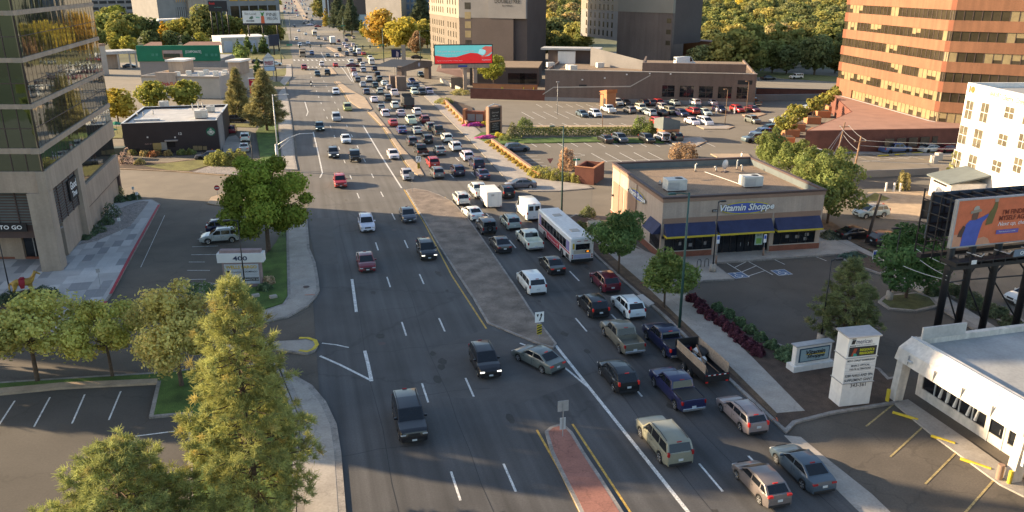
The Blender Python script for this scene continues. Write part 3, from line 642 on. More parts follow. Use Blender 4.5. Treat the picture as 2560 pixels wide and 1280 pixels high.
def car_parts(k):
 if k in PARTS: return PARTS[k]
 s = S[k]; L,W,H = s['L'],s['W'],s['H']; body,xw = loft_body(s); c = s['cab']; out = []
 def put(name,me,loc=(0,0,0),m2=None,lv=1): out.append((name,me,loc,lv))
 put('body',body)
 def panel(name,y0,z0,y1,z1,a,b,inx,m_,pr=.014):
  ya,za = y0 + (y1 - y0) * a,z0 + (z1 - z0) * a; yb,zb = y0 + (y1 - y0) * b,z0 + (z1 - z0) * b
  nv = Vector((0,z1 - z0,-(y1 - y0))).normalized()
  if nv.z < 0: nv = -nv
  xa,xb = xw(za) - inx,xw(zb) - inx; o = nv * pr
  mb = MB().quad((-xa,ya + o.y,za + o.z),(xa,ya + o.y,za + o.z),(xb,yb + o.y,zb + o.z),(-xb,yb + o.y,zb + o.z))
  put(name,mb.mesh(name,m_))
 F0,F1 = c[-1],c[-2]; R0,R1 = c[0],c[1]
 panel('windshield',F0[0],F0[1],F1[0],F1[1],.06,.93,.10,M['autoglass'])
 if k != 'van': panel('rear_window',R0[0],R0[1],R1[0],R1[1],.16 if k != 'pickup' else .12,.9,.14,M['autoglass'])
 else:
  for sx in (-1,1):
   put('rear_window',MB().quad((sx * .12,-2.945,1.55),(sx * .72,-2.945,1.55),(sx * .70,-2.925,2.15),(sx * .12,-2.925,2.15)).mesh('rear_window',M['autoglass']))
 zlo = max(F0[1],R0[1]) + .05; zhi = min(F1[1],R1[1]) - .07
 side = []
 def yat(p,q,z): return p[0] + (q[0] - p[0]) * (z - p[1]) / (q[1] - p[1])
 side = [(yat(R0,R1,zlo) + .14,zlo),(yat(R0,R1,zhi) + .13,zhi),(yat(F0,F1,zhi) - .12,zhi),(yat(F0,F1,zlo) - .20,zlo)]
 cuts = [99] + list(s['pillars']) + [-99]
 if k == 'van': cuts = [99,1.05]
 for sx in (-1,1):
  for a,b in zip(cuts,cuts[1:]):
   pl = clip(side,b + .045,a - .045)
   if len(pl) < 3 or max(p[0] for p in pl) - min(p[0] for p in pl) < .12: continue
   vs = [(sx * (xw(z) + .012),y,z) for y,z in pl]; vs = vs[::-1] if sx > 0 else vs
   put('side_window',MB().add(vs,[tuple(range(len(vs)))]).mesh('side_window',M['autoglass']))
 wm,rm = wheel_mesh(s['rw']),rim_mesh(s['rw'])
 for a in s['axles']:
  for sx in (-1,1): put('wheel',wm,(sx * (W / 2 - .13),a,s['rw']),None,1); out.append(('rim',rm,(sx * (W / 2 - .13),a,s['rw']),9))
 qf = W / 2 * (1 - s['taper'] * .75)
 for sx in (-1,1):
  x0,x1 = sorted((sx * (qf - .36),sx * (qf + .005)))
  mb = MB().box(x0,x1,L / 2 - .22,L / 2 - .02,s['hz'] - .12,s['hz'] - .01); put('headlight',bevel_mesh(mb.mesh('headlight',M['lightlens']),.03,1))
  if s['tail'] == 'bar': x0,x1,za,zb = qf - .36,qf - .01,s['tz'] - .06,s['tz'] + .08
  else: x0,x1,za,zb = qf - .15,qf + .005,s['tz'] - .16,s['tz'] + .15
  x0,x1 = sorted((sx * x0,sx * x1))
  mb = MB().box(x0,x1,-L / 2 - .008,-L / 2 + .20,za,zb); put('taillight',bevel_mesh(mb.mesh('taillight',M['taildim']),.03,1))
  mb = MB().box(*sorted((sx * (W / 2 * .93),sx * (W / 2 + .15))),F0[0] - .52,F0[0] - .38,F0[1] + .02,F0[1] + .18)
  put('wing_mirror',bevel_mesh(mb.mesh('wing_mirror',M['paint']),.03,1),(0,0,0),None,1)
  if s['rails']:
   mb = MB().tube([(sx * (xw(R1[1]) - .10),R1[0] + .25,R1[1] + .045),(sx * (xw(c[2][1]) - .10),c[2][0],c[2][1] + .06),(sx * (xw(F1[1]) - .10),F1[0] - .15,F1[1] + .045)],.022,n=5); put('roof_rail',mb.mesh('roof_rail',M['blackmetal']))
 hz = s['hz'] - .04
 mb = MB().box(-W * .2,W * .2,L / 2 - .06,L / 2 + .012,hz - .10,hz + .06).box(-W * .3,W * .3,L / 2 - .06,L / 2 + .01,s['gc'] + .07,s['gc'] + .2); put('grille',mb.mesh('grille',M['plastic']))
 if k == 'pickup': mb = MB().box(-W * .44,W * .44,-L / 2 - .09,-L / 2 + .1,s['gc'] + .10,s['gc'] + .30); put('rear_bumper',bevel_mesh(mb.mesh('rear_bumper',M['chrome']),.02,1))
 else: mb = MB().box(-W * .40,W * .40,-L / 2 - .02,-L / 2 + .1,s['gc'] + .05,s['gc'] + .22); put('rear_bumper',bevel_mesh(mb.mesh('rear_bumper',M['plastic']),.02,1))
 put('license_plate',MB().box(-.16,.16,-L / 2 - .028,-L / 2 + .01,.60 if s['tail'] == 'bar' else .66,.75 if s['tail'] == 'bar' else .81).mesh('license_plate',M['plate']))
 put('license_plate',MB().box(-.16,.16,L / 2 - .01,L / 2 + .028,.40,.52).mesh('license_plate',M['plate']))
 put('high_brake_light',MB().box(-.16,.16,R1[0] - .04,R1[0] + .03,R1[1] - .005,R1[1] + .045).mesh('high_brake_light',M['taildim']))
 ch = MB().box(-W * .40,W * .40,-L / 2 + .12,L / 2 - .12,s['gc'] - .05,s['gc'] + .24); put('chassis',ch.mesh('chassis',M['plastic']))
 if s['spare']:
  put('spare_wheel',wm,(0,-L / 2 - .14,1.0),None,5)
 PARTS[k] = out; return out
JOIN = {}
def joined(k,lit):
 if (k,lit) in JOIN: return JOIN[(k,lit)]
 mb = MB(); mats = []
 for name,me,loc,lv in car_parts(k):
  if lv == 9 or name in ('license_plate','roof_rail'): continue
  m_ = me.materials[0]
  if lit and name in ('taillight','high_brake_light'): m_ = M['taillit']
  if m_ not in mats: mats.append(m_)
  if name == 'body' and M['plastic'] not in mats: mats.append(M['plastic'])
  mb.cur = mats.index(m_); vs = [(v.co.x + loc[0],v.co.y + loc[1],v.co.z + loc[2]) for v in me.vertices]
  if lv == 5: vs = [(v.co.y,v.co.x + loc[1],v.co.z + loc[2]) for v in me.vertices]
  n0 = len(mb.mi); mb.add(vs,[tuple(p.vertices) for p in me.polygons])
  if name == 'body': mb.mi[n0:] = [mats.index(me.materials[p.material_index]) for p in me.polygons]
 me = smooth_mesh(mb.mesh(S[k]['kind'].replace(' ','_'),mats),35); JOIN[(k,lit)] = me; return me
def place_box(xc,yb,L,W,H,rz,z=0.0):
 qx,qy = xc,yb - 8
 c,s_ = math.cos(rz),math.sin(rz)
 for _ in range(30):
  X,Y = G(qx,qy,z); xs,ys_ = [],[]
  for sx in (-.5,.5):
   for sy in (-.5,.5):
    for h in (0,H * .9):
     k = .86 if h else 1.0
     p = P(X + c * sx * W * k - s_ * sy * L * k,Y + s_ * sx * W * k + c * sy * L * k,z + h); xs.append(p[0]); ys_.append(p[1])
  ex,ey = xc - (min(xs) + max(xs)) / 2,yb - max(ys_)
  qx += ex * .9; qy += ey * .9
  if abs(ex) + abs(ey) < .05: break
 return G(qx,qy,z)
CC = dict(white=(.74,.73,.70),pearl=(.66,.62,.54),silver=(.40,.41,.42),grey=(.13,.135,.14),darkgrey=(.055,.058,.062),black=(.012,.012,.014),navy=(.012,.014,.055),blue=(.05,.09,.22),
          purple=(.016,.020,.068),red=(.42,.022,.02),darkred=(.16,.012,.02),maroon=(.13,.012,.025),tan=(.255,.212,.178),bronze=(.165,.14,.12),lime=(.30,.36,.10),teal=(.02,.055,.06),steel=(.09,.12,.15),slate=(.055,.078,.108),beige=(.55,.50,.40),orange=(.5,.15,.03),palegold=(.25,.225,.195))
CN = dict(pearl='cream white',darkgrey='dark grey',darkred='dark red',lime='lime green',palegold='pale gold',steel='steel grey',slate='blue grey')
DIRS = dict(A=0.0,T=math.pi,L=math.pi / 2,R=-math.pi / 2)
YAW_EXTRA = 0.0
def car(k,col,xc,yb,dr,label,group=None,yaw=0.0,brake=None,heads=False,z=0.0,lod=None,sc_=1.0):
 s = S[k]; rz = DIRS[dr] + R(yaw); X,Y = place_box(xc,yb,s['L'] * sc_,s['W'] * sc_,s['H'] * sc_,rz,z)
 brake = (dr == 'A' and int(xc * 3 + yb) % 5 > 1) if brake is None else brake
 if lod is None: lod = 2 if yb < 262 else (1 if yb < 330 else 0)
 name = dict(sedan='sedan_car',hatch='hatchback_car',suv='suv_car',bigsuv='suv_car',jeep='jeep_car',minivan='minivan',wagon='station_wagon',pickup='pickup_truck',van='cargo_van')[k]
 cat = dict(pickup='pickup truck',van='van',minivan='minivan',suv='suv',bigsuv='suv',jeep='jeep').get(k,'car')
 base = CC[col] if isinstance(col,str) else col
 jr = random.Random(int(xc * 7 + yb)); cl = tuple(min(.8,v * jr.uniform(.9,1.1)) for v in base)
 if lod == 2:
  o = link(name,joined(k,brake),None,(X,Y,z),(0,0,rz),cl,(sc_,) * 3); return tag(o,label,cat,group)
 r = thing(name,label,cat,(X,Y,z),rz,group,sc_); last = None
 for nm,me,loc,lv in car_parts(k):
  if lod == 1 and (nm in ('license_plate','roof_rail','rear_bumper','wing_mirror','grille') or lv == 9): continue
  if lv == 9:
   link('rim',me,last,(0,0,0)); continue
  o = link(nm,me,r,loc if loc != (0,0,0) else None,(0,0,math.pi / 2) if lv == 5 else None,cl if me.materials[0] == M['paint'] else None)
  if nm == 'wheel': last = o
  lit = M['taillit'] if (brake and nm in ('taillight','high_brake_light')) else M['headlit'] if (heads and nm == 'headlight') else None
  if nm == 'body' and k == 'pickup' and 'bed cover' in label: link('bed_cover',bevel_mesh(MB().box(-.86,.86,-2.78,-1.1,1.20,1.29).mesh('bed_cover',M['plastic']),.03,1),r)
  if lit: o.material_slots[0].link = 'OBJECT'; o.material_slots[0].material = lit
 return r
Q = 'cars in the city bound queue'; O_ = 'cars driving towards the camera'; PK = 'cars in the upper car park'
near = [
 # --- nearest traffic
 ('sedan','slate',2005,1246,'A','blue grey sedan with pale worn bonnet beside the tan shop forecourt',None,0),
 ('hatch','bronze',1902,1282,'A','bronze hatchback with dark sunroof, closest car to the bottom of the queue',None,0),
 ('bigsuv','tan',1660,1180,'A','tan old suv with roof rack straddling the solid white line',None,0),
 ('wagon','palegold',1854,1096,'A','pale gold station wagon by the kerb in front of the tall shop sign',None,0),
 ('pickup','purple',1692,1044,'A','deep blue pickup with black bed cover behind the trash trailer',None,0),
 ('suv','black',1545,994,'A','black suv with tall red tail lamps next to the deep blue pickup',None,0),
 ('sedan','grey',1346,945,'A','dark grey sedan turning across the gap between the two medians',None,26),
 ('pickup','bronze',1556,898,'A','grey brown pickup with open bed behind the black crossover',None,0),
 ('pickup','navy',1665,908,'A','dark navy pickup with closed bed cover beside the grey brown pickup',None,0),
 ('suv','black',1482,803,'A','black suv waiting beside the white crossover with glass roof',None,0),
 ('suv','white',1570,806,'A','white crossover with black glass roof panel near the kerb',None,0),
 ('suv','maroon',1512,739,'A','maroon suv close to the street tree behind the bus',None,0),
 ('minivan','white',1329,743,'A','white minivan alone in the lane beside the mottled grey median',None,0),
 ('sedan','black',1380,693,'A','black sedan right behind the bus rear corner',None,0),
 ('sedan','black',1251,638,'A','black sedan between the jeep and the white minivan',None,0),
 ('pickup','white',1324,633,'A','white crew cab pickup alongside the front of the bus',None,0),
 ('jeep','darkgrey',1216,592,'A','dark grey boxy jeep carrying a spare wheel on its back',None,0),
 ('suv','silver',1276,580,'A','silver suv between the jeep and the white cargo van',None,0),
 ('van','white',1321,557,'A','white cargo van with twin rear doors just ahead of the bus',None,0),
 ('sedan','white',1182,556,'A','white sedan with black rear glass ahead of the jeep',None,6),
 ('suv','pearl',1153,518,'A','cream crossover beside the tip of the long median',None,0),
 ('pickup','white',1196,501,'A','white pickup towing the white box trailer',None,0),
 ('suv','black',1264,500,'A','black suv with roof bars beside the towed box trailer',None,0),
 ('sedan','grey',1301,475,'L','grey sedan nosing out of the side street into the queue',None,-6),
 ('sedan','navy',1205,453,'A','dark sedan behind the long navy suv near the brick planter',None,0),
 ('bigsuv','navy',1191,428,'A','long navy suv with roof rails beside the hedge topped wall',None,0),
 ('suv','navy',1144,444,'A','navy suv in the middle lane beside the grey crossover',None,0),
 ('suv','grey',1093,450,'A','grey crossover with glowing brake lamps behind the red suv',None,0),
 ('suv','red',1082,423,'A','bright red suv beside the median keep right sign',None,0),
 ('suv','white',1167,406,'A','white suv with red tail lamps just ahead of the navy suv',None,0),
 ('suv','white',1138,381,'A','white suv next to the grey sedan in the queue',None,0),
 ('sedan','grey',1099,391,'A','grey sedan with red light bar beside the black pickup',None,0),
 ('pickup','black',1053,394,'A','black pickup in the lane beside the tan median',None,0),
 ('suv','black',1068,362,'A','black suv with bright brake lamps two abreast with a dark grey suv',None,0),
 ('suv','darkgrey',1030,367,'A','dark grey suv beside the median ahead of the black pickup',None,0),
 ('suv','white',1117,359,'A','white suv with a single high brake lamp near the tall dark plaza sign',None,0),
 ('pickup','darkgrey',1096,342,'A','dark grey pickup in the kerb lane behind a grey suv',None,0),
 ('sedan',(.04,.045,.19),1004,337,'A','purple blue sedan beside the median',None,0),
 ('sedan','silver',1042,338,'A','silver sedan next to the purple blue sedan',None,0),
 ('suv','grey',1076,329,'A','grey suv in the kerb lane ahead of the dark grey pickup',None,0),
 ('sedan','red',983,318,'A','red sedan in the queue beside the median',None,0),
 ('pickup','white',1028,314,'A','white pickup beside the dark red suv in the queue',None,0),
 ('suv','darkred',1062,310,'A','dark red suv beside the white pickup in the queue',None,0),
 ('suv','white',1042,290,'A','white suv in the kerb lane ahead of the dark red suv',None,0),
 ('sedan','silver',1002,293,'A','silver sedan in the middle lane ahead of the white pickup',None,0),
 ('suv','white',963,294,'A','white suv beside the median ahead of the red sedan',None,0),
 ('sedan','grey',953,279,'A','grey sedan beside the narrow end of the tan median',None,0),
 ('suv','white',987,273,'A','white suv in the lane beside the dump truck',None,0),
 # --- oncoming
 ('bigsuv','black',1026,1120,'T','big black suv driving towards the camera, nearest to the camera',None,0),
 ('suv','black',1213,955,'T','black suv with lit headlamps beside the turning grey sedan',None,0),
 ('sedan','darkred',916,686,'T','maroon sedan with amber lamps coming down the shaded lane',None,0),
 ('suv','black',1067,656,'T','black suv coming down the lane beside the grey median',None,0),
 ('suv','white',917,585,'T','white suv with dark sunroof at the edge of the big shadow',None,0),
 ('sedan','darkgrey',1020,561,'T','dark grey sedan close to the yellow line of the median',None,0),
 ('suv','red',851,473,'T','red suv casting a long shadow in the sunny junction',None,0),
 ('hatch','silver',1018,454,'T','silver hatchback waiting at the median gap',None,0),
 ('jeep','black',888,408,'T','black boxy jeep with round headlamps driving towards the camera',None,0),
 ('suv','darkgrey',834,398,'T','dark grey crossover with lit lamps beside the boxy jeep',None,0),
 ('sedan','white',983,401,'T','white sedan inside the turning lane by the long white line',None,0),
 ('sedan','white',865,361,'T','white sedan driving towards the camera in the tree shade',None,0),
 ('suv','teal',800,330,'T','dark teal suv in the outer oncoming lane',None,0),
 ('minivan','silver',841,305,'T','silver minivan casting a shadow on the sunny lanes',None,0),
 ('minivan','lime',869,279,'T','lime green minivan beside the median',None,0),
]
HEADS = {1213,834,800,1067}
for k,col,x,y,dr,lab,grp,yw in near: car(k,col,x,y,dr,lab,grp,yw,heads=x in HEADS and dr == 'T')
far = [('suv','white',840,238,'T'),('suv','teal',794,192,'T'),('jeep','black',819,189,'T'),('pickup','red',761,176,'T'),('suv','white',805,167,'T'),('sedan','red',839,168,'A'),('suv','blue',780,138,'T'),('sedan','teal',820,144,'T'),('sedan','white',842,144,'T'),
 ('suv','steel',867,140,'A'),('suv','black',887,142,'A'),('suv','white',877,131,'A'),('suv','white',889,124,'A'),('van','white',897,137,'A'),('sedan','red',909,139,'A'),('suv','darkgrey',899,157,'A'),('suv','white',878,160,'A'),('sedan','maroon',882,168,'R'),('suv','white',906,168,'A'),('van','white',929,163,'A'),('minivan','silver',908,182,'A'),('sedan','darkred',884,181,'A'),('suv','navy',936,178,'A'),
 ('sedan','white',887,193,'A'),('suv','grey',894,207,'A'),('suv','white',923,205,'A'),('suv','black',943,193,'A'),('suv','teal',948,205,'A'),('sedan','white',961,215,'A'),('sedan','silver',907,219,'A'),('suv','teal',938,222,'A'),('hatch','silver',972,226,'A'),('suv','steel',916,238,'A'),('suv','silver',950,237,'A'),('pickup','white',986,243,'A'),('sedan','white',935,258,'A'),('suv','darkgrey',969,254,'A'),
 ('suv','white',925,150,'A'),('sedan','white',747,80,'T'),('sedan','white',764,88,'T'),('suv','white',750,116,'T'),('sedan','white',770,111,'T'),('suv','silver',796,99,'T'),('suv','silver',813,102,'T'),('sedan','maroon',847,106,'A'),('sedan','purple',866,104,'A'),('suv','beige',884,98,'A'),('sedan','slate',872,91,'R'),('suv','white',860,115,'A'),('suv','white',866,121,'A'),('suv','white',883,117,'A'),('sedan','white',889,127,'A'),('suv','teal',849,129,'A'),('suv','navy',876,129,'A'),
 ('suv','black',736,69,'T'),('suv','white',741,101,'T'),('sedan','white',775,64,'L'),('sedan','red',795,68,'R'),('sedan','teal',790,75,'A'),('suv','grey',760,60,'A'),('suv','white',764,54,'A'),('sedan','black',771,57,'A'),('suv','silver',787,61,'A'),('suv','grey',766,46,'A'),('sedan','white',759,42,'A'),('suv','silver',780,52,'A'),('sedan','white',744,40,'T')]
seen = {}
KN = {k: S[k]['kind'] for k in S}
for k,col,x,y,dr in far:
 cn = CN.get(col,col); w_ = {'A': 'far up the avenue in the queue','T': 'far up the avenue in the oncoming lanes','L': 'crossing the distant junction','R': 'crossing the distant junction'}[dr]
 lab = f'small {cn} {KN[k]} {w_}'; car(k,col,x,y,dr,lab,'distant cars, ' + lab,brake=False)
rr = random.Random(5)
for i in range(46):
 Y = 760 + i * 17 + rr.uniform(-4,4); X = rr.choice([-4,0,4,8,17,21,25,29]) - 4
 k = rr.choice(['sedan','suv','suv','van','pickup']); col = rr.choice(['white','white','silver','black','grey','red'])
 o = link({'sedan': 'sedan_car','suv': 'suv_car','van': 'cargo_van','pickup': 'pickup_truck'}[k],joined(k,False),None,(X,Y,0),(0,0,0 if X > 6 else math.pi),CC[col],(1.15,) * 3)
 lab = f'tiny {col} {KN[k]} near the top of the avenue'; tag(o,lab,'car','specks of traffic, ' + lab)
# --- parked cars
pk = [('sedan','steel',1455,295,'T','dark green grey sedan parked alone in the middle bays'),('suv','white',1488,295,'T','white suv parked beside the dark green grey sedan'),('pickup','white',1521,286,'A','white pickup parked by the brick pay hut'),('suv','grey',1574,286,'A','grey suv parked right of the white pickup'),
 ('jeep','pearl',1603,282,'T','cream boxy suv parked in the second bay row'),('suv','silver',1624,293,'A','silver suv parked in front of the cream boxy suv'),('sedan','black',1653,292,'A','black sedan parked beside the silver suv'),('suv','silver',1657,279,'T','silver suv parked behind the black sedan'),('jeep','tan',1676,289,'T','tan boxy suv parked among dark cars'),('suv','navy',1703,295,'T','navy suv parked nose out by the wedge hut'),('suv','red',1731,289,'A','red suv parked in the middle of the full rows'),('sedan','white',1761,291,'T','white sedan parked right of the red suv'),('sedan','teal',1738,279,'A','dark teal sedan parked behind the red suv'),
 ('suv','red',1643,317,'T','red suv parked beside the topiary shrub'),('sedan','darkred',1668,315,'T','dark red sedan half hidden by the wedge roofed hut'),('sedan','white',1730,315,'T','white sedan parked right of the wedge roofed hut'),('minivan','white',1762,316,'T','white minivan parked at the end island'),
 ('suv','white',1543,266,'T','white suv parked against the long wall beside the brick pay hut'),('sedan','black',1563,266,'T','black sedan parked against the long wall'),('suv','black',1607,267,'A','black suv backed against the long wall'),('suv','darkgrey',1624,267,'A','dark grey suv against the long wall beside a red suv'),('suv','red',1642,266,'A','red suv parked against the long wall'),('sedan','silver',1684,266,'A','silver sedan parked against the long wall'),('suv','white',1735,266,'A','white suv parked under the dark wall openings'),('sedan','silver',1777,266,'A','silver sedan parked under the last wall opening'),('pickup','teal',1881,267,'A','dark pickup parked at the far wall corner'),
 ('suv','navy',1799,285,'T','navy suv parked beside the lamp post with two walkers'),('suv','red',1843,284,'T','red suv parked next to the last lamp post'),('sedan','maroon',1881,283,'T','maroon sedan parked at the end of the row'),('suv','grey',1881,312,'T','grey suv rolling along the car park aisle'),
 ('sedan','black',1513,361,'A','black sedan parked by the clipped hedge'),('suv','slate',1550,360,'T','slate blue suv parked beside the black sedan by the hedge'),('suv','black',1617,361,'T','black suv parked nose out by the hedge'),('jeep','silver',1655,358,'A','silver boxy suv parked under the wedge roofed hut'),('suv','darkgrey',1686,356,'A','dark grey suv parked by the concrete island'),('suv','slate',1292,383,'R','blue grey suv parked beside the low orange wall'),
 ('bigsuv','steel',1887,359,'L','steel grey suv first in the row by the brick planters'),('suv','blue',1903,344,'L','blue suv parked along the brick planters'),('suv','teal',1920,334,'L','dark teal suv parked along the brick planters'),('suv','white',1940,328,'L','white suv parked along the brick planters'),('sedan','red',1958,318,'L','red sedan parked along the brick planters'),('sedan','silver',1950,310,'L','silver sedan parked along the brick planters'),('suv','slate',2004,292,'L','slate blue suv parked near the far planters'),('sedan','white',2022,286,'L','white sedan parked near the far planters'),('sedan','silver',2030,274,'L','silver sedan parked last near the orange tower'),
 ('sedan','white',2036,396,'L','white sedan in front of the glazed brick entrance'),('pickup','blue',2237,387,'R','blue pickup with a bed cap outside the brick annex'),('sedan','silver',2328,384,'R','silver sedan outside the brick annex windows'),('sedan','darkred',2368,384,'R','dark red sedan half hidden by the white building'),
 ('suv','silver',2176,549,'L','silver suv in the driveway beside the leaning pole'),('sedan','black',2137,604,'R','black sedan parked beside the vitamin shop tree'),('suv','black',2218,622,'R','black suv hidden behind the round street tree'),('sedan','white',2572,768,'L','white sedan cut by the frame beyond the billboard posts'),
 ('sedan','black',1920,201,'R','black sedan driving past the wood'),('jeep','pearl',1990,199,'L','pale jeep with black top driving past the wood'),('van','white',1711,166,'R','white van on the podium deck'),
 ('suv','silver',552,613,'L','silver suv parked under the big green tree'),('suv','navy',566,588,'R','dark blue suv parked behind the silver suv under the tree'),
 ('suv','black',590,308,'R','black suv passing under the roadside pines'),('suv','darkred',580,337,'A','dark red suv in the drive lane beside the coffee shop'),('suv','white',614,357,'A','white suv queueing beside the coffee shop'),('sedan','silver',612,383,'A','silver sedan queueing beside the coffee shop'),('sedan','slate',524,402,'L','pale blue sedan half hidden by the bushes at the coffee shop'),
 ('sedan','slate',325,170,'R','dark blue car under the flat canopy'),('sedan','white',562,164,'R','white car on the lane behind the green fascia building'),('suv','navy',600,160,'R','navy suv on the lane behind the small street tree'),('suv','black',645,160,'R','black suv on the entrance lane by the sign'),('suv','white',690,165,'R','white suv on the entrance lane by the sign'),
 ('sedan','blue',1030,209,'T','blue sedan parked by the hotel gate'),('sedan','silver',1024,222,'T','silver sedan parked by the hotel gate'),('suv','darkgrey',1040,222,'T','dark grey suv parked by the hotel gate'),('suv','white',1036,238,'T','white suv parked by the hotel gate with open space beside it'),('pickup','black',1054,240,'T','black truck with round badge on its nose by the hotel gate'),('pickup','silver',1072,238,'T','silver pickup parked at the end of the hotel row'),('suv','teal',1052,194,'T','dark car standing under the hotel canopy'),('sedan','white',1000,141,'R','white car on the hotel approach'),('sedan','black',1042,147,'R','black car on the lane behind the hotel canopy')]
for k,col,x,y,dr,lab in pk:
 z = 7.6 if 'podium deck' in lab else 0
 car(k,col,x,y,dr,lab,PK if 'park' in lab else None,brake=('queueing' in lab),z=z,lod=(2 if y < 300 else (1 if y < 420 else 0)))
# --- bus
def bus(xc,yb):
 L,W,H = 12.6,2.65,3.2; X,Y = place_box(xc,yb,L,W,H,0)
 r = thing('city_bus','white city bus with red side stripe and advert panel in the kerb lane','bus',(X,Y,0))
 mb = MB().box(-W / 2,W / 2,-L / 2,L / 2,.38,H - .12); me = bevel_mesh(mb.mesh('body',M['paint']),.12,3); link('body',smooth_mesh(me,40),r,color=(.72,.72,.71))
 link('roof_panel',bevel_mesh(MB().box(-W / 2 + .12,W / 2 - .12,-L / 2 + .15,L / 2 - .15,H - .2,H - .06).mesh('roof_panel',M['whitewall']),.05,1),r)
 for y in (-3.6,2.8): link('roof_hatch',bevel_mesh(MB().box(-.5,.5,y - .5,y + .5,H - .08,H).mesh('roof_hatch',M['offwhite']),.03,1),r)
 for sx in (-1,1):
  x = sx * (W / 2 + .012)
  for i in range(8):
   y0 = -4.6 + i * 1.2
   link('side_window',MB().box(min(x,x - sx * .02),max(x,x - sx * .02),y0,y0 + 1.12,1.45,2.5).mesh('side_window',M['autoglass']),r)
  link('side_stripe',MB().box(min(x,x - sx * .02),max(x,x - sx * .02),-5.9,5.9,1.20,1.34).mesh('side_stripe',M['plain']),r,color=(.42,.02,.035))
  link('window_film',MB().box(min(x,x - sx * .02),max(x,x - sx * .02),-5.75,-4.68,1.42,2.55).mesh('window_film',M['plain']),r,color=(.20,.18,.38))
  link('window_film',MB().box(min(x,x - sx * .02),max(x,x - sx * .02),5.02,5.75,1.42,2.55).mesh('window_film',M['plain']),r,color=(.20,.18,.38))
  if sx < 0:
   a = link('advert_panel',MB().box(x - .006,x + .01,-2.2,2.6,.55,1.17).mesh('advert_panel',M['plain']),r,color=(.50,.015,.04))
   t = text_mesh('Heartpower 17',1,.01); 
   for v in t.vertices: v.co = (0,-v.co.x * .62 + .2,v.co.y * .42 + .86)
   t.materials.clear(); t.materials.append(M['inkwhite']); link('lettering',t,a,(x - .012,0,0))
   link('grille',MB().box(x - .01,x + .01,-5.6,-4.6,.55,1.0).mesh('grille',M['plastic']),r)
  for y in (-3.2,3.5):
   arch = MB(); n = 12
   pts = [(y + .62 * math.cos(math.pi * i / n),.42 + .62 * math.sin(math.pi * i / n)) for i in range(n + 1)]
   arch.add([(x + sx * .002,a,b) for a,b in pts],[tuple(range(n + 1))]); link('wheel_arch',arch.mesh('wheel_arch',M['plastic']),r)
   w_ = link('wheel',wheel_mesh(.5,.3),r,(sx * (W / 2 - .13),y,.5)); link('rim',rim_mesh(.5,.3),w_)
 yb_ = -L / 2 - .012
 link('rear_window',MB().box(-.78,.85,yb_,yb_ + .03,1.75,2.42).mesh('rear_window',M['autoglass']),r)
 link('rear_panel',MB().box(-.95,.95,yb_ - .004,yb_ + .03,.75,1.22).mesh('rear_panel',M['plain']),r,color=(.38,.39,.55))
 link('engine_grille',MB().box(-1.0,1.0,yb_ - .002,yb_ + .03,1.28,1.70).mesh('engine_grille',M['offwhite']),r)
 link('bumper',bevel_mesh(MB().box(-1.28,1.28,yb_ - .12,yb_ + .1,.36,.68).mesh('bumper',M['plastic']),.04,2),r)
 link('route_sign',MB().box(.35,.85,yb_ - .02,yb_ + .03,1.38,1.66).mesh('route_sign',M['ink']),r); link('digits',MB().box(.5,.75,yb_ - .03,yb_ + .02,1.44,1.60).mesh('digits',M['amberlit']),r)
 link('warning_plate',MB().box(-1.12,-.92,yb_ - .02,yb_ + .02,1.85,2.5).mesh('warning_plate',M['yelawn']),r)
 for sx in (-1,1):
  for z in (.8,1.05): link('taillight',MB().box(sx * 1.13 - .07,sx * 1.13 + .07,yb_ - .03,yb_ + .02,z,z + .15).mesh('taillight',M['taildim']),r)
  for z in (2.7,): link('marker_light',MB().box(sx * .4 - .22,sx * .4 + .22,yb_ - .01,yb_ + .03,z,z + .06).mesh('marker_light',M['taildim']),r)
 link('windshield',MB().box(-1.1,1.1,L / 2 - .02,L / 2 + .015,1.2,2.7).mesh('windshield',M['autoglass']),r)
bus(1414,664)
# --- box trailer
def box_trailer(xc,yb):
 L,W,H = 4.3,2.1,2.55; X,Y = place_box(xc,yb,L,W,H,0)
 r = thing('box_trailer','white enclosed box trailer towed behind the white pickup','trailer',(X,Y,0))
 link('body',bevel_mesh(MB().box(-W / 2,W / 2,-L / 2,L / 2,.45,H).mesh('body',M['whitewall']),.06,2),r)
 link('rear_door',bevel_mesh(MB().box(-W / 2 + .14,W / 2 - .14,-L / 2 - .03,-L / 2 + .02,.6,H - .16).mesh('rear_door',M['signwhite']),.02,1),r)
 for x in (-.5,.5): link('door_bar',MB().tube([(x,-L / 2 - .05,.65),(x,-L / 2 - .05,H - .2)],.02).mesh('door_bar',M['palemetal']),r)
 link('door_sticker',MB().box(-.45,-.05,-L / 2 - .04,-L / 2,H - .55,H - .3).mesh('door_sticker',M['greymetal']),r)
 for sx in (-1,1):
  link('taillight',MB().box(sx * .88 - .07,sx * .88 + .07,-L / 2 - .04,-L / 2 + .02,.48,.58).mesh('taillight',M['taildim']),r)
  wh = link('wheel',wheel_mesh(.34),r,(sx * (W / 2 + .02),-.2,.34)); link('rim',rim_mesh(.34),wh)
  link('fender',bevel_mesh(MB().box(sx * (W / 2 + .04) - .14,sx * (W / 2 + .04) + .14,-.65,.25,.70,.76).mesh('fender',M['blackmetal']),.02,1),r)
 link('side_stripe',MB().box(-W / 2 - .012,-W / 2 + .01,-1.6,1.6,1.4,1.75).mesh('side_stripe',M['plain']),r,color=(.32,.36,.45))
 link('drawbar',MB().tube([(-.6,L / 2,.45),(0,L / 2 + 1.2,.45),(.6,L / 2,.45)],.05).mesh('drawbar',M['blackmetal']),r)
box_trailer(1228,527)
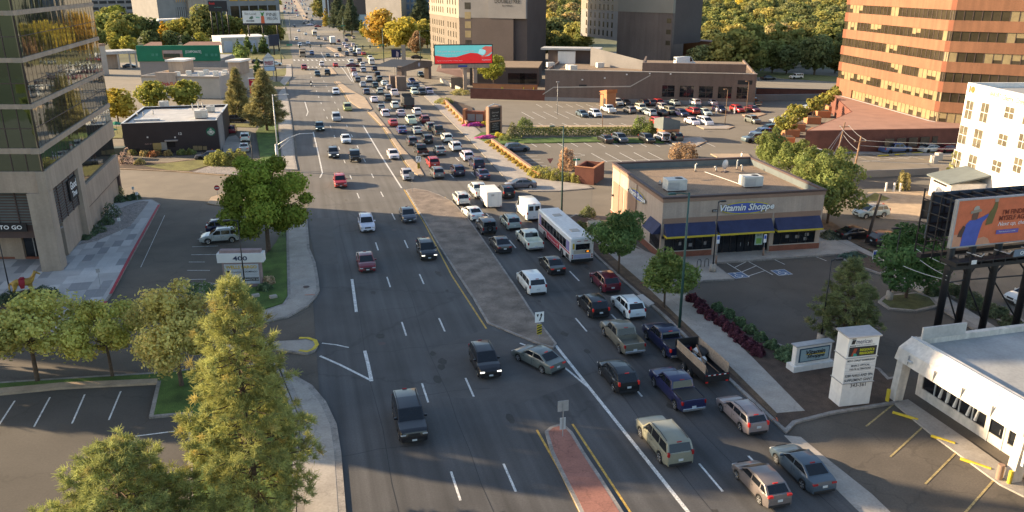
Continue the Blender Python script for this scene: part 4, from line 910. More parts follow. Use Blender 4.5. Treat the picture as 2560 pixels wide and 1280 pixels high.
def dump_trailer(xc,yb):
 L,W,H = 5.2,2.15,1.9; X,Y = place_box(xc,yb,L,W,H * .8,0)
 r = thing('dump_trailer','black dump trailer with raised plywood sides full of bagged rubbish','trailer',(X,Y,0))
 mb = MB().box(-W / 2,W / 2,-L / 2,L / 2,.62,.72).box(-W / 2,-W / 2 + .07,-L / 2,L / 2,.72,1.25).box(W / 2 - .07,W / 2,-L / 2,L / 2,.72,1.25).box(-W / 2 + .07,W / 2 - .07,L / 2 - .07,L / 2,.72,1.9)
 link('body',mb.mesh('body',M['blackmetal']),r)
 link('tailgate',bevel_mesh(MB().box(-W / 2,W / 2,-L / 2 - .07,-L / 2 - .002,.5,1.22).mesh('tailgate',M['blackmetal']),.02,1),r)
 for sx in (-1,1):
  link('plywood_side',MB().box(sx * (W / 2 - .10) - .025,sx * (W / 2 - .10) + .025,-L / 2 + .05,L / 2 - .3,1.0,1.95).mesh('plywood_side',M['plywood']),r)
  for y in (-.5,.55):
   wh = link('wheel',wheel_mesh(.37),r,(sx * (W / 2 + .06),y,.37)); link('rim',rim_mesh(.37),wh)
  link('taillight',MB().box(sx * .85 - .1,sx * .85 + .1,-L / 2 - .10,-L / 2 - .05,.52,.62).mesh('taillight',M['taillit']),r)
 st = MB(); st2 = MB()
 for i in range(9): (st if i % 2 else st2).box(-W / 2 + .1 + i * .22,-W / 2 + .28 + i * .22,-L / 2 - .078,-L / 2 - .06,1.10,1.17)
 link('reflector_tape',st.mesh('reflector_tape',M['inkwhite']),r); link('reflector_tape',st2.mesh('reflector_tape',M['taildim']),r)
 link('drawbar',MB().tube([(-.6,L / 2,.6),(0,L / 2 + 1.3,.55),(.6,L / 2,.6)],.06).mesh('drawbar',M['blackmetal']),r)
 load = thing('rubbish_load','pale bags, boards and a dark tarp lying in the dump trailer','rubbish',(X,Y,.73)); rg = random.Random(4)
 for i in range(7): link('rubbish_bag',smooth_mesh(MB().blob((rg.uniform(-.55,.35),-.2 + rg.uniform(-.3,1.8),.35 + .2 * rg.random()),.3,.34,.27,i,.22).mesh('rubbish_bag',M['signwhite']),80),load)
 link('tarp',smooth_mesh(MB().blob((.55,1.1,.5),.42,.8,.45,31,.2).mesh('tarp',M['plastic']),60),load)
 link('board',MB().tube([(-.6,-2.2,.5),(.4,1.6,.9)],.06,n=4).mesh('board',M['wood']),load); link('board',MB().tube([(.4,-2.2,.3),(-.2,1.2,.8)],.05,n=4).mesh('board',M['wood']),load)
dump_trailer(1752,973)
def lorry(xc,yb,dr,label,boxcol,cabcol,L,H,tipper=False):
 W = 2.5; rz = DIRS[dr]; X,Y = place_box(xc,yb,L,W,H,rz)
 r = thing('lorry',label,'truck',(X,Y,0),rz)
 link('cab',bevel_mesh(MB().box(-W / 2,W / 2,L / 2 - 2.2,L / 2,.6,2.7).mesh('cab',M['plain']),.18,2),r,color=cabcol)
 link('windshield',MB().box(-1.0,1.0,L / 2 - .02,L / 2 + .02,1.6,2.45).mesh('windshield',M['autoglass']),r)
 if tipper:
  mb = MB().box(-W / 2,W / 2,-L / 2,L / 2 - 2.4,.95,1.05).box(-W / 2,-W / 2 + .1,-L / 2,L / 2 - 2.4,1.05,H).box(W / 2 - .1,W / 2,-L / 2,L / 2 - 2.4,1.05,H).box(-W / 2 + .1,W / 2 - .1,L / 2 - 2.5,L / 2 - 2.4,1.05,H + .5).box(-W / 2 + .1,W / 2 - .1,-L / 2,-L / 2 + .1,1.05,H)
  link('tipper_body',mb.mesh('tipper_body',M['plain']),r,color=boxcol)
  for k in range(4): link('side_rib',MB().box(-W / 2 - .06,W / 2 + .06,-L / 2 + .3 + k * 1.1,-L / 2 + .42 + k * 1.1,1.1,H - .1).mesh('side_rib',M['plain']),r,color=tuple(v * .8 for v in boxcol))
 else: link('cargo_box',bevel_mesh(MB().box(-W / 2,W / 2,-L / 2,L / 2 - 2.4,.95,H).mesh('cargo_box',M['plain']),.05,1),r,color=boxcol)
 link('chassis',MB().box(-.8,.8,-L / 2 + .1,L / 2 - .2,.5,.93).mesh('chassis',M['plastic']),r)
 wm = wheel_mesh(.48,.35)
 for sx in (-1,1):
  for y in (-L / 2 + 1.0,-L / 2 + 2.1,L / 2 - 1.2): link('wheel',wm,r,(sx * (W / 2 - .2),y,.48))
  link('taillight',MB().box(sx * .95 - .12,sx * .95 + .12,-L / 2 - .03,-L / 2 + .03,.75,.9).mesh('taillight',M['taildim']),r)
lorry(1019,273,'A','dark dump truck with steel tipper body in the kerb lane',(.075,.075,.075),(.07,.06,.055),7.5,2.7,True)
lorry(832,112,'A','white box truck at the far junction',(.7,.7,.68),(.06,.02,.02),9.5,3.8)
lorry(757,144,'T','tan box truck coming through the far junction',(.36,.30,.23),(.40,.33,.25),8,3.3)
lorry(787,91,'T','pale box truck behind the far junction',(.66,.62,.55),(.60,.56,.50),8,3.2)
# ------------------------------------------------------------------ trees
def cards(pos,nrm,size,tint,name,m,aspect=1.0,rs=None):
 """many small leaf-shaped faces; pos, nrm are (n,3) arrays, size (n,), tint (n,3)"""
 n = len(pos); rs = rs or np.random.RandomState(1)
 nrm = nrm / np.maximum(np.linalg.norm(nrm,axis=1,keepdims=True),1e-6)
 a = rs.normal(size=(n,3)); u = np.cross(nrm,a); u /= np.maximum(np.linalg.norm(u,axis=1,keepdims=True),1e-6); v = np.cross(nrm,u)
 s = size[:,None]
 vs = np.stack([pos - u * s,pos + v * s * .62 * aspect,pos + u * s,pos - v * s * .62 * aspect],1).reshape(-1,3)
 me = bpy.data.meshes.new(name); me.vertices.add(4 * n); me.vertices.foreach_set('co',vs.ravel().astype(np.float32))
 me.loops.add(4 * n); me.loops.foreach_set('vertex_index',np.arange(4 * n,dtype=np.int32))
 me.polygons.add(n); me.polygons.foreach_set('loop_start',np.arange(0,4 * n,4,dtype=np.int32)); me.polygons.foreach_set('loop_total',np.full(n,4,dtype=np.int32))
 me.update(); at = me.color_attributes.new('tint','FLOAT_COLOR','CORNER')
 col = np.ones((n,4),np.float32); col[:,:3] = tint
 at.data.foreach_set('color',np.repeat(col,4,axis=0).ravel()); me.materials.append(m); return me
def lobes(R_,h0,h1,n,rs,shape='round',rag=.78):
 L = []
 for i in range(n):
  t = (i + .5) / n; z = h0 + (h1 - h0) * t
  if shape == 'round': rad = R_ * math.sqrt(max(.08,1 - (2 * t - .95) ** 2)) 
  elif shape == 'cone': rad = R_ * (1.02 - t) ** .8
  elif shape == 'oval': rad = R_ * (.55 + .45 * math.sin(math.pi * min(1,t * 1.15 + .05)))
  else: rad = R_ * (.9 - .35 * t)
  a = i * 2.39996 + rs.uniform(-.4,.4); q = rs.uniform(.35,rag); kk = 1 if rag < .9 else .78
  L.append((rad * q * math.cos(a),rad * q * math.sin(a),z + (rs.uniform(-.3,.3) if rag > .9 else 0),(rad * rs.uniform(.42,.62) + .12 * R_) * kk))
 return L
def broadleaf(R_,h0,h1,nl,nleaf,size,seed,shape='round',flat=.8,loose=.25,rag=.78,own=None):
 rs = np.random.RandomState(seed); L = own or lobes(R_,h0 + R_ * .28,h1 - R_ * .30,nl,rs,shape,rag)
 P_,N_,T_ = [],[],[]
 wts = np.array([l[3] ** 2 for l in L]); wts /= wts.sum()
 for l,w_ in zip(L,wts):
  k = int(nleaf * w_); d_ = rs.normal(size=(k,3)); d_ /= np.linalg.norm(d_,axis=1,keepdims=True)
  rad = l[3] * (1 - loose * rs.rand(k) ** .6 + .22 * np.maximum(0,rs.normal(size=k)) * .6)
  # small clusters
  cl = rs.normal(size=(max(3,k // 14),3)); cl /= np.linalg.norm(cl,axis=1,keepdims=True)
  idx = rs.randint(0,len(cl),k); d_ = d_ * .45 + cl[idx] * .75; d_ /= np.linalg.norm(d_,axis=1,keepdims=True)
  p = np.array(l[:3]) + d_ * rad[:,None] * np.array([1,1,flat])
  b = rs.uniform(.72,1.25); tb = b * (.85 + .3 * rs.rand(len(cl))[idx]) * rs.uniform(.8,1.2,k)
  warm = rs.rand(len(cl))[idx]
  T_.append(np.stack([tb * (1 + .16 * (warm > .85)),tb,tb * .85],1)); P_.append(p); N_.append(d_ + rs.normal(size=(k,3)) * .4)
 P_,N_,T_ = np.concatenate(P_),np.concatenate(N_),np.concatenate(T_)
 sz = size * rs.uniform(.6,1.3,len(P_))
 return cards(P_,N_,sz,T_,'crown',M['leaf'],1.1,rs),L
def trunk_mesh(r,h0,L,lean=0,limbs=True,seed=0,top=None):
 mb = MB(); rg = random.Random(seed); h1 = top or (h0 + (max(l[2] for l in L) - h0) * .72)
 mb.tube([(0,0,-.1),(.02,0,h0 * .5),(.05 + lean * .5,.03,h0),(lean,.05,(h0 + h1) / 2),(lean,0,h1)],r,r * .3,8)
 if limbs:
  for l in L[:: max(1,len(L) // 9)]:
   zb = h0 * .9 + rg.random() * (max(l[2] - h0,.3)) * .45
   mb.tube([(.03,0,zb),(l[0] * .45,l[1] * .45,zb + (l[2] - zb) * .55),(l[0] * .95,l[1] * .95,l[2])],r * .42,r * .1,5)
 return smooth_mesh(mb.mesh('trunk',M['bark']),60)
TK = {}
def tree_kind(k,R_,h,clear,nl,nleaf,size,seed,shape='round',tr=.16,flat=.8,loose=.25,rag=.78,own=None):
 cr,L = broadleaf(R_,clear,h,nl,nleaf,size,seed,shape,flat,loose,rag,own); TK[k] = (cr,trunk_mesh(tr,clear + .25 * (h - clear),L,seed=seed),h)
def tree(name,k,px,py,ht,col,label,group=None,rz=None,wide=1.0,world=None):
 cr,tm,h = TK[k]; X,Y = world or G(px,py); s = ht / h
 r = thing(name,label,'tree',(X,Y,0),random.uniform(0,6.28) if rz is None else rz,group); r.scale = (s * wide,s * wide,s)
 link('trunk',tm,r); link('crown',cr,r,color=col); return r
tree_kind('open_a',2.9,6.8,2.0,15,10000,.115,11,'round',.14,loose=.6,rag=1.0)
tree_kind('open_b',2.4,6.6,1.5,15,9500,.115,12,'oval',.13,loose=.6,rag=1.0)
tree_kind('open_c',2.9,7.8,1.6,19,13000,.115,13,'oval',.16,loose=.55,rag=1.0)
tree_kind('big',4.2,11.5,1.0,30,24000,.17,14,'round',.30,loose=.42,own=[(-2.2,.5,6.2,2.5),(-.4,-.6,9.3,2.0),(3.5,.2,8.0,1.7),(3.3,-.4,4.4,1.75),(-3.7,-.4,4.2,1.5),(.2,-1.5,5.2,2.2),(1.2,1.0,7.0,2.2),(-3.3,.8,7.6,1.5),(1.7,.3,10.1,1.25),(-1.6,-1.2,3.1,1.6),(1.4,1.4,3.0,1.5),(-.8,2.4,6.8,2.0),(.6,2.2,4.2,1.8),(4.6,.4,6.2,.95),(-1.9,-.2,10.4,1.0),(-4.3,.2,5.9,.9),(.2,-2.0,7.6,1.3)])
tree_kind('street_a',2.4,7.0,1.8,16,8500,.125,15,'round',.11,rag=.95)
tree_kind('street_b',2.1,5.8,1.4,14,7500,.115,16,'oval',.10,rag=.95)
tree_kind('street_c',2.7,7.5,1.2,20,9500,.14,17,'oval',.14,rag=1.0)
tree_kind('mid_a',2.4,7,1.2,12,2200,.28,18,'oval',.14)
tree_kind('mid_b',2.6,6.5,1.0,13,2200,.28,19,'round',.14)
tree_kind('far_a',4.6,12,1.0,18,2600,.52,21,'round',.3,loose=.35)
tree_kind('far_b',4.0,14,1.0,18,2600,.52,22,'oval',.3,loose=.35)
tree_kind('far_c',5.4,13,.5,22,3000,.55,23,'round',.35,loose=.35)
tree_kind('far_d',3.0,14,.5,16,2000,.48,24,'cone',.25,loose=.35)
tree_kind('lolly',1.0,3.0,.9,8,900,.16,26,'round',.06)
# --- pines: whorled limbs that end in dense needle tufts
def pine(H,R_,seed,ntuft,blades,blen,bw,bare=.12,power=.75,tr=.24,jit=.25):
 rs = np.random.RandomState(seed); tips = []; limb = MB()
 limb.tube([(0,0,-.2),(.05,.03,H * .35),(-.04,.05,H * .7),(0,0,H * .97)],tr,.03,9)
 z = H * bare
 while z < H * .97:
  t = (z - H * bare) / (H * (1 - bare)); Lb = R_ * max(.10,(1 - t) ** power) * (1 - .25 * math.exp(-t * 14)); nb = 6 if t < .6 else 5
  a0 = rs.uniform(0,6.28)
  for i in range(nb):
   a = a0 + 6.283 * i / nb + rs.uniform(-.3,.3); l = Lb * rs.uniform(1 - jit,1 + jit * .6); rise = l * rs.uniform(.05,.35) - l * .12 * (1 - t)
   p0 = Vector((0,0,z)); p1 = Vector((math.cos(a) * l * .55,math.sin(a) * l * .55,z + rise * .3)); p2 = Vector((math.cos(a) * l,math.sin(a) * l,z + rise))
   limb.tube([p0,p1,p2],.055 * (1 - .6 * t) + .015,.012,4,False)
   k = max(2,int(l * 3.4))
   for j in range(k):
    q = .32 + .68 * (j + rs.rand()) / k; b = p0.lerp(p1,q / .55) if q < .55 else p1.lerp(p2,(q - .55) / .45)
    sp = l * .30 * (1.15 - q) + .12
    side = Vector((-math.sin(a),math.cos(a),0)) * rs.uniform(-1,1) * sp * 1.5
    tips.append((b + side + Vector((0,0,rs.uniform(-.05,.30))),Vector((math.cos(a),math.sin(a),.75)) + side * .6,q))
  z += (.52 if t < .75 else .38) * rs.uniform(.8,1.2) * (H / 15) ** .3
 tips.append((Vector((0,0,H)),Vector((0,0,1)),1))
 if len(tips) > ntuft:
  idx = rs.choice(len(tips),ntuft,replace=False); tips = [tips[i] for i in idx]
 n = len(tips) * blades; base = np.repeat(np.array([t[0][:] for t in tips]),blades,0); ax = np.repeat(np.array([t[1].normalized()[:] for t in tips]),blades,0)
 d_ = rs.normal(size=(n,3)); d_ /= np.linalg.norm(d_,axis=1,keepdims=True); d_ = d_ + ax * .75; d_ /= np.linalg.norm(d_,axis=1,keepdims=True)
 ln = blen * rs.uniform(.7,1.15,n); u = np.cross(d_,rs.normal(size=(n,3))); u /= np.maximum(np.linalg.norm(u,axis=1,keepdims=True),1e-6)
 st = base + rs.normal(size=(n,3)) * blen * .22
 vs = np.stack([st - u * bw * .5,st + u * bw * .5,st + d_ * ln[:,None] + u * bw * .22,st + d_ * ln[:,None] - u * bw * .22],1).reshape(-1,3)
 me = bpy.data.meshes.new('crown'); me.vertices.add(4 * n); me.vertices.foreach_set('co',vs.ravel().astype(np.float32))
 me.loops.add(4 * n); me.loops.foreach_set('vertex_index',np.arange(4 * n,dtype=np.int32)); me.polygons.add(n)
 me.polygons.foreach_set('loop_start',np.arange(0,4 * n,4,dtype=np.int32)); me.polygons.foreach_set('loop_total',np.full(n,4,dtype=np.int32)); me.update()
 tb = np.repeat(rs.uniform(.65,1.3,len(tips)),blades) * rs.uniform(.8,1.2,n); warm = np.repeat(rs.rand(len(tips)) > .96,blades)
 col = np.ones((n,4),np.float32); col[:,0] = tb * (1 + .22 * warm); col[:,1] = tb; col[:,2] = tb * .9
 at = me.color_attributes.new('tint','FLOAT_COLOR','CORNER'); at.data.foreach_set('color',np.repeat(col,4,axis=0).ravel()); me.materials.append(M['needle'])
 return me,smooth_mesh(limb.mesh('trunk',M['bark']),60)
def pine_tree(me,X,Y,label,col,rz=0,s=1.0,group=None,name='pine_tree',wide=1.0):
 r = thing(name,label,'pine tree',(X,Y,0),rz,group); r.scale = (s * wide,s * wide,s)
 link('trunk',me[1],r); link('crown',me[0],r,color=col); return r
PA = pine(15.6,4.25,5,5600,48,.36,.038,power=.62,tr=.26)
PB = pine(9.0,5.1,6,3800,48,.38,.040,bare=.08,power=.5,tr=.24)
PC = pine(7.2,2.7,9,1300,46,.30,.042,bare=.15,power=.7,tr=.16)
PD = pine(11,3.0,10,1100,26,.50,.085,bare=.12,power=.8,tr=.2)
PINE = (.225,.232,.055); PINED = (.095,.115,.04)
pine_tree(PA,-4.3,41.0,'tall sunlit pine standing on the grass corner beside the avenue',PINE,.6,.97)
XB,YB = G(300,1092,7.2); pine_tree(PB,XB - .4,YB - .3,'broad rounded pine cut by the bottom edge beside the tall pine',(.20,.22,.055),1.7,.77,wide=1.2)
pine_tree(PC,*G(2105,862),'small dark pine behind the white vitamin shop monument sign',PINED,.3,1.06,wide=1.15)
for (px,py,h,lb,wd) in ((600,302,11.5,'roadside pine with a bare trunk by the coffee shop drive lane',1.1),(668,328,12.5,'wide roadside pine in front of the red bullseye sign',1.35)):
 pine_tree(PD,*G(px,py),lb,(.20,.175,.062),px * .1,h / 11,wide=wd)
for (px,py,h,lb) in ((849,78,22,'dark yellowish conifer before the brown store front'),(880,86,20,'blue dark conifer before the brown store front'),(862,82,16,'smaller dark conifer between the two store front conifers'),(1022,92,24,'dark blue conifer beside the grey office tower'),(1056,110,24,'dark conifer in front of the grey office tower'),(1010,60,24,'dark conifer behind the yellow trees')):
 pine_tree(PD,*G(px,py),lb,(.05,.065,.035),px * .1,h / 11,wide=1.25)
# --- named trees
YG = (.20,.19,.035); DG = (.045,.095,.018); MG = (.085,.12,.025)
tree('deciduous_tree','open_a',95,956,7.6,(.40,.375,.08),'thin crowned young tree with slim trunk, farthest from the tall pine on the lawn',rz=.4,wide=1.18)
tree('deciduous_tree','open_b',282,944,7.3,(.40,.38,.07),'narrow yellow green tree in the middle of the lawn strip',rz=2.1)
tree('deciduous_tree','open_c',455,968,9.0,(.43,.36,.09),'taller tree with reddish tips next to the tall pine',rz=4)
tree('maple_tree','big',672,628,11.6,(.135,.185,.018),'big green maple over the pavement by the parked silver suv',rz=-.25,wide=1.0)
tree('street_tree','street_a',1546,686,7.6,(.055,.105,.028),'green street tree beside the bus in front of the vitamin shop corner',rz=.5,wide=1.1)
tree('street_tree','street_b',1660,772,6.1,(.085,.13,.028),'yellow green street tree beside the green lamp post',rz=1.5,wide=1.15)
tree('street_tree','street_c',2264,748,8.2,(.028,.070,.022),'dark round tree on the kerbed island beside the billboard',rz=2.5,wide=1.12)
for px,py,h,lb,w_ in ((2068,560,10.0,'tall tree against the end wall of the vitamin shop',1.0),(1922,432,7.6,'tree behind the vitamin shop roof beside the white van',.9),(1980,452,6.8,'round tree behind the vitamin shop roof, middle one',1.15),(2035,486,7.4,'tree behind the vitamin shop roof, touching the tall end tree',1.1)):
 tree('street_tree','street_c',px,py,h,(.095,.125,.030),lb,rz=px * .3,wide=w_)
tree('deciduous_tree','street_a',1234,224,10.5,(.23,.24,.03),'bright green tree in front of the hotel podium',rz=1,wide=1.15)
tree('deciduous_tree','mid_b',297,312,8.4,(.30,.225,.025),'golden yellow tree beside the coffee shop',rz=1,wide=1.1)
tree('deciduous_tree','mid_b',385,285,8.2,(.20,.205,.03),'green tree behind the coffee shop roof',rz=2,wide=1.0)
tree('deciduous_tree','mid_b',470,280,8.0,(.185,.195,.03),'yellow green tree behind the coffee shop roof vents',rz=3,wide=1.2)
tree('deciduous_tree','mid_a',609,166,8.0,(.10,.15,.04),'small upright tree on the verge behind the green fascia',rz=3)
tree('deciduous_tree','far_a',2420,474,7.4,(.13,.13,.03),'tree in front of the white apartment building',rz=3,wide=1.0)
tree('deciduous_tree','far_c',958,122,19,(.40,.235,.03),'orange gold tree beside the avenue',rz=1,wide=1.0)
tree('deciduous_tree','far_a',1010,130,16,(.36,.28,.03),'yellow tree beside the grey office tower',rz=2,wide=1.1)
tree('deciduous_tree','far_b',985,62,21,(.15,.145,.035),'large olive tree behind the orange gold tree',rz=2,wide=1.3)
tree('deciduous_tree','far_b',1042,136,10,(.20,.11,.06),'rusty red tree beside the hotel tower',rz=4)
tree('deciduous_tree','far_a',1068,120,14,(.22,.20,.03),'lime tree against the hotel tower',rz=4)
tree('deciduous_tree','far_d',816,66,13,(.30,.21,.03),'small golden tree at the far corner',rz=4)
tree('deciduous_tree','far_c',800,46,17,(.12,.12,.03),'olive tree beside the dark brown store',rz=5)
tree('deciduous_tree','far_d',906,92,10,(.13,.15,.03),'slim green tree under the orange gold tree',rz=5)
tree('deciduous_tree','far_b',0,0,29,(.12,.14,.03),'tall broad tree standing beyond the plaza, its shadow crossing the avenue',wide=.42,world=(-40,72.6))
pine_tree(PD,-37,67.2,'tall pine on the verge beyond the thin crowned tree',PINE,1,1.6,wide=.5)
# --- bushes
def bush(px,py,rx,h,col,label,name='bush',seed=0,cat='bush',group=None,n=900,size=.10,z=.1,ry=None):
 rs = np.random.RandomState(seed + int(px)); ry = ry or rx
 d_ = rs.normal(size=(n,3)); d_ /= np.linalg.norm(d_,axis=1,keepdims=True); d_[:,2] = np.abs(d_[:,2])
 lump = 1 + .22 * np.sin(d_[:,0] * 5 + px) * np.cos(d_[:,1] * 4 + py) ; rad = (1 - .25 * rs.rand(n) ** 2) * lump
 p = d_ * rad[:,None] * np.array([rx,ry,h]); t = rs.uniform(.7,1.3,n) * (.75 + .5 * (lump - .78) / .44)
 me = cards(p,d_ + rs.normal(size=(n,3)) * .6,size * rs.uniform(.6,1.4,n),np.stack([t,t,t],1),name,M['leaf'],1.1,rs)
 o = link(name,me,None,(*G(px,py),z),color=col); return tag(o,label,cat,group)
bq = random.Random(2)
for i in range(10):
 t = i / 9; bush(1725 + 168 * t + bq.uniform(-5,5),756 + 133 * t,.62,.85,(.050,.012,.018),'rounded dark burgundy bush in the mulch strip along the car park kerb','burgundy_bush',i,'bush','burgundy bushes along the kerb',700,.10)
for i in range(7):
 t = i / 6; bush(1795 + 160 * t,776 + 112 * t + bq.uniform(-3,3),.6,.7,(.05,.085,.03),'small green shrub between burgundy bushes and the car park kerb','green_shrub',i + 30,'bush','green shrubs along the kerb',600,.10)
bush(1968,898,1.0,1.0,(.05,.09,.035),'larger green shrub beside the low monument sign','green_shrub',3,n=1000)
bush(1468,542,1.0,1.3,(.085,.10,.03),'dome shaped shrub at the sunny corner of the vitamin shop','shrub',4); bush(1452,575,.8,1.0,(.09,.105,.03),'lower shrub next to the pale utility cabinet','shrub',5)
bush(2130,646,1.5,.55,(.045,.085,.06),'flat juniper on the bed at the shop car park corner','juniper_shrub',6,ry=.9); bush(2075,596,1.3,.8,(.06,.07,.035),'grey green shrub beside the shop end wall','shrub',6)
for i,(px,py,rx) in enumerate(((2385,735,1.0),(2420,752,1.1),(2450,772,1.2),(2490,790,1.0),(2530,820,1.0),(2330,738,.8))): bush(px,py,rx,.9,(.05,.07,.03),'dull green shrub in the bed behind the billboard posts','shrub',10 + i,group='shrubs behind the billboard')
for i,(px,py,rx,h) in enumerate(((1338,440,1.2,1.5),(1362,446,1.3,1.8),(1388,450,1.3,1.7),(1412,452,1.1,1.3),(1440,456,1.0,1.4),(1474,458,.9,1.7))): bush(px,py,rx,h,(.20,.19,.03),'sunlit yellow green shrub at the side street corner','corner_shrub',20 + i,group='yellow green shrubs at the corner')
bush(1415,425,1.4,3.4,(.36,.20,.10),'tall tawny plume grass behind the corner shrubs','plume_grass',3,'grass',n=900,size=.2); bush(2256,474,1.0,2.6,(.26,.21,.06),'tall dry plume grass by the white bollards','plume_grass',8,'grass',n=900,size=.16)
for i in range(13):
 t = i / 12; bush(1222 + 118 * t,359 + 86 * t,.75,.55,(.30,.21,.03),'low yellow shrub of the row along the orange wall','yellow_shrub',40 + i,group='yellow shrubs along the low wall',n=420)
for i in range(7):
 t = i / 6; bush(1112 + 50 * t,262 + 50 * t,.8,.6,(.28,.18,.03),'low golden shrub along the far brick wall','yellow_shrub',60 + i,group='golden shrubs along the far wall',n=300)
bush(1184,316,2.3,.7,(.50,.05,.30),'mound of magenta flowers below the brick monument wall','flower_mound',1,'flowers',n=1400,ry=.9); bush(1216,347,2.2,.6,(.50,.05,.30),'mound of magenta flowers at the foot of the tall dark plaza sign','flower_mound',2,'flowers',n=1400,ry=1.0)
bush(1218,314,1.2,1.0,(.48,.38,.02),'bright yellow flower clump beside the brick monument wall','flower_clump',3,'flowers'); bush(1247,345,1.1,1.0,(.48,.38,.02),'bright yellow flower clump beside the tall dark plaza sign','flower_clump',4,'flowers')
bush(1262,352,1.2,1.0,(.12,.14,.03),'green shrub behind the yellow flower clump','shrub',5); bush(1284,345,1.7,2.6,(.10,.10,.035),'rough conifer shrub at the end of the clipped hedge','shrub',6,n=1200,size=.14); bush(1312,322,1.8,2.1,(.07,.10,.02),'square clipped shrub behind the hedge','shrub',7,n=1200,size=.13)
bush(1598,337,1.5,3.6,(.085,.12,.02),'tall rounded topiary shrub in the car park hedge','topiary_shrub',8,n=1400,size=.14); bush(1622,340,1.3,3.2,(.085,.12,.02),'second topiary shrub beside the wedge roofed hut','topiary_shrub',9,n=1200,size=.14)
bush(1708,396,2.6,2.6,(.19,.105,.05),'big rust brown shrub beyond the vitamin shop roof','rust_shrub',9,n=1700,size=.16)
bush(1150,236,2.6,1.3,(.24,.21,.05),'straw coloured shrub bed at the hotel drive corner','shrub',3,n=900,size=.16); bush(1112,258,2.4,1.2,(.21,.20,.05),'yellow green shrub at the hotel drive corner','shrub',4,n=900,size=.16)
hd = MB()
def hedge(pts,wd,h,col,label,seed):
 rs = np.random.RandomState(seed); n = 3800; pts = [Vector(G(*p)) for p in pts]; t = rs.rand(n); seg = (pts[1] - pts[0]); nn = Vector((-seg.y,seg.x)).normalized()
 f = rs.rand(n); side = rs.choice([-1,1],n); top = f > .55
 off = np.where(top,rs.uniform(-1,1,n),side * 1.0) * wd / 2; z = np.where(top,h * (1 + .05 * rs.normal(size=n)),rs.uniform(.05,1,n) * h)
 p = np.stack([pts[0].x + seg.x * t + nn.x * off,pts[0].y + seg.y * t + nn.y * off,z],1); nr = np.stack([np.where(top,0,side * nn.x),np.where(top,0,side * nn.y),np.where(top,1.,.2)],1)
 tt = rs.uniform(.7,1.3,n); me = cards(p,nr + rs.normal(size=(n,3)) * .5,.17 * rs.uniform(.6,1.4,n),np.stack([tt,tt,tt],1),'hedge',M['leaf'],1.1,rs)
 o = link('hedge',me,None,(0,0,.05),color=col); tag(o,label,'hedge')
hedge([(1300,338),(1600,337)],2.0,1.4,(.125,.125,.03),'long clipped hedge between the two car park rows',3)
hedge([(1610,339),(1664,341)],2.0,1.3,(.12,.12,.03),'short clipped hedge running up to the wedge roofed hut',4)
for i,(px,py,rx,h,c) in enumerate(((537,412,1.5,2.0,(.15,.155,.03)),(556,414,1.6,2.4,(.15,.16,.03)),(580,414,1.7,2.3,(.15,.155,.03)),(602,412,1.5,2.3,(.16,.16,.03)))): bush(px,py,rx,h,c,'tall green bush in front of the coffee shop drive lane','bush',80 + i,group='tall bushes at the coffee shop lane',n=1100,size=.15)
for i,(px,py,rx,c) in enumerate(((332,388,.8,(.14,.13,.03)),(363,390,.9,(.22,.16,.05)),(384,391,1.0,(.27,.10,.035)),(395,388,.7,(.22,.15,.04)),(421,389,.8,(.24,.17,.05)),(455,387,.8,(.10,.13,.03)),(477,386,.9,(.10,.13,.03)),(350,411,1.0,(.24,.20,.06)),(299,409,.6,(.24,.2,.1)))):
 bush(px,py,rx,.9,c,'small shrub in the bed under the coffee shop wall','shrub',90 + i,group='shrubs under the coffee shop wall',n=420,size=.13)
bush(318,411,1.3,2.4,(.25,.16,.13),'pinkish bare twiggy shrub at the corner of the coffee shop lot','twiggy_shrub',99,n=500,size=.10)
for i,(px,py,rx,h) in enumerate(((20,758,1.2,.9),(48,752,1.0,.8),(80,748,1.0,.8),(104,744,1.1,1.0),(126,746,1.0,.9),(60,772,1.0,.6))): bush(px,py,rx,h,(.035,.055,.025),'dark low shrub in the bed around the horse statue','shrub',110 + i,group='dark shrubs around the horse statue',n=700)
for i,(px,py,rx,h) in enumerate(((215,590,1.4,.7),(240,582,1.3,.8),(268,562,1.0,.9),(280,545,1.1,1.9),(300,506,.9,.9),(325,502,.8,.8),(338,500,.8,.9),(212,600,.8,.5))): bush(px,py,rx,h,(.045,.07,.03),'dark green shrub in the gravel bed along the office tower','shrub',120 + i,group='shrubs along the office tower',n=700)
bush(302,492,.5,1.5,(.33,.26,.09),'pale plume grass at the end of the gravel bed','plume_grass',1,'grass',n=400); bush(674,712,.6,.9,(.38,.25,.13),'tawny plume grass beside the 400 sign','plume_grass',2,'grass',n=400); bush(660,726,.8,.6,(.05,.08,.03),'dark shrub at the foot of the 400 sign','shrub',3)
bush(500,735,1.6,1.0,(.05,.09,.025),'green shrub behind the tree with reddish tips','shrub',7)
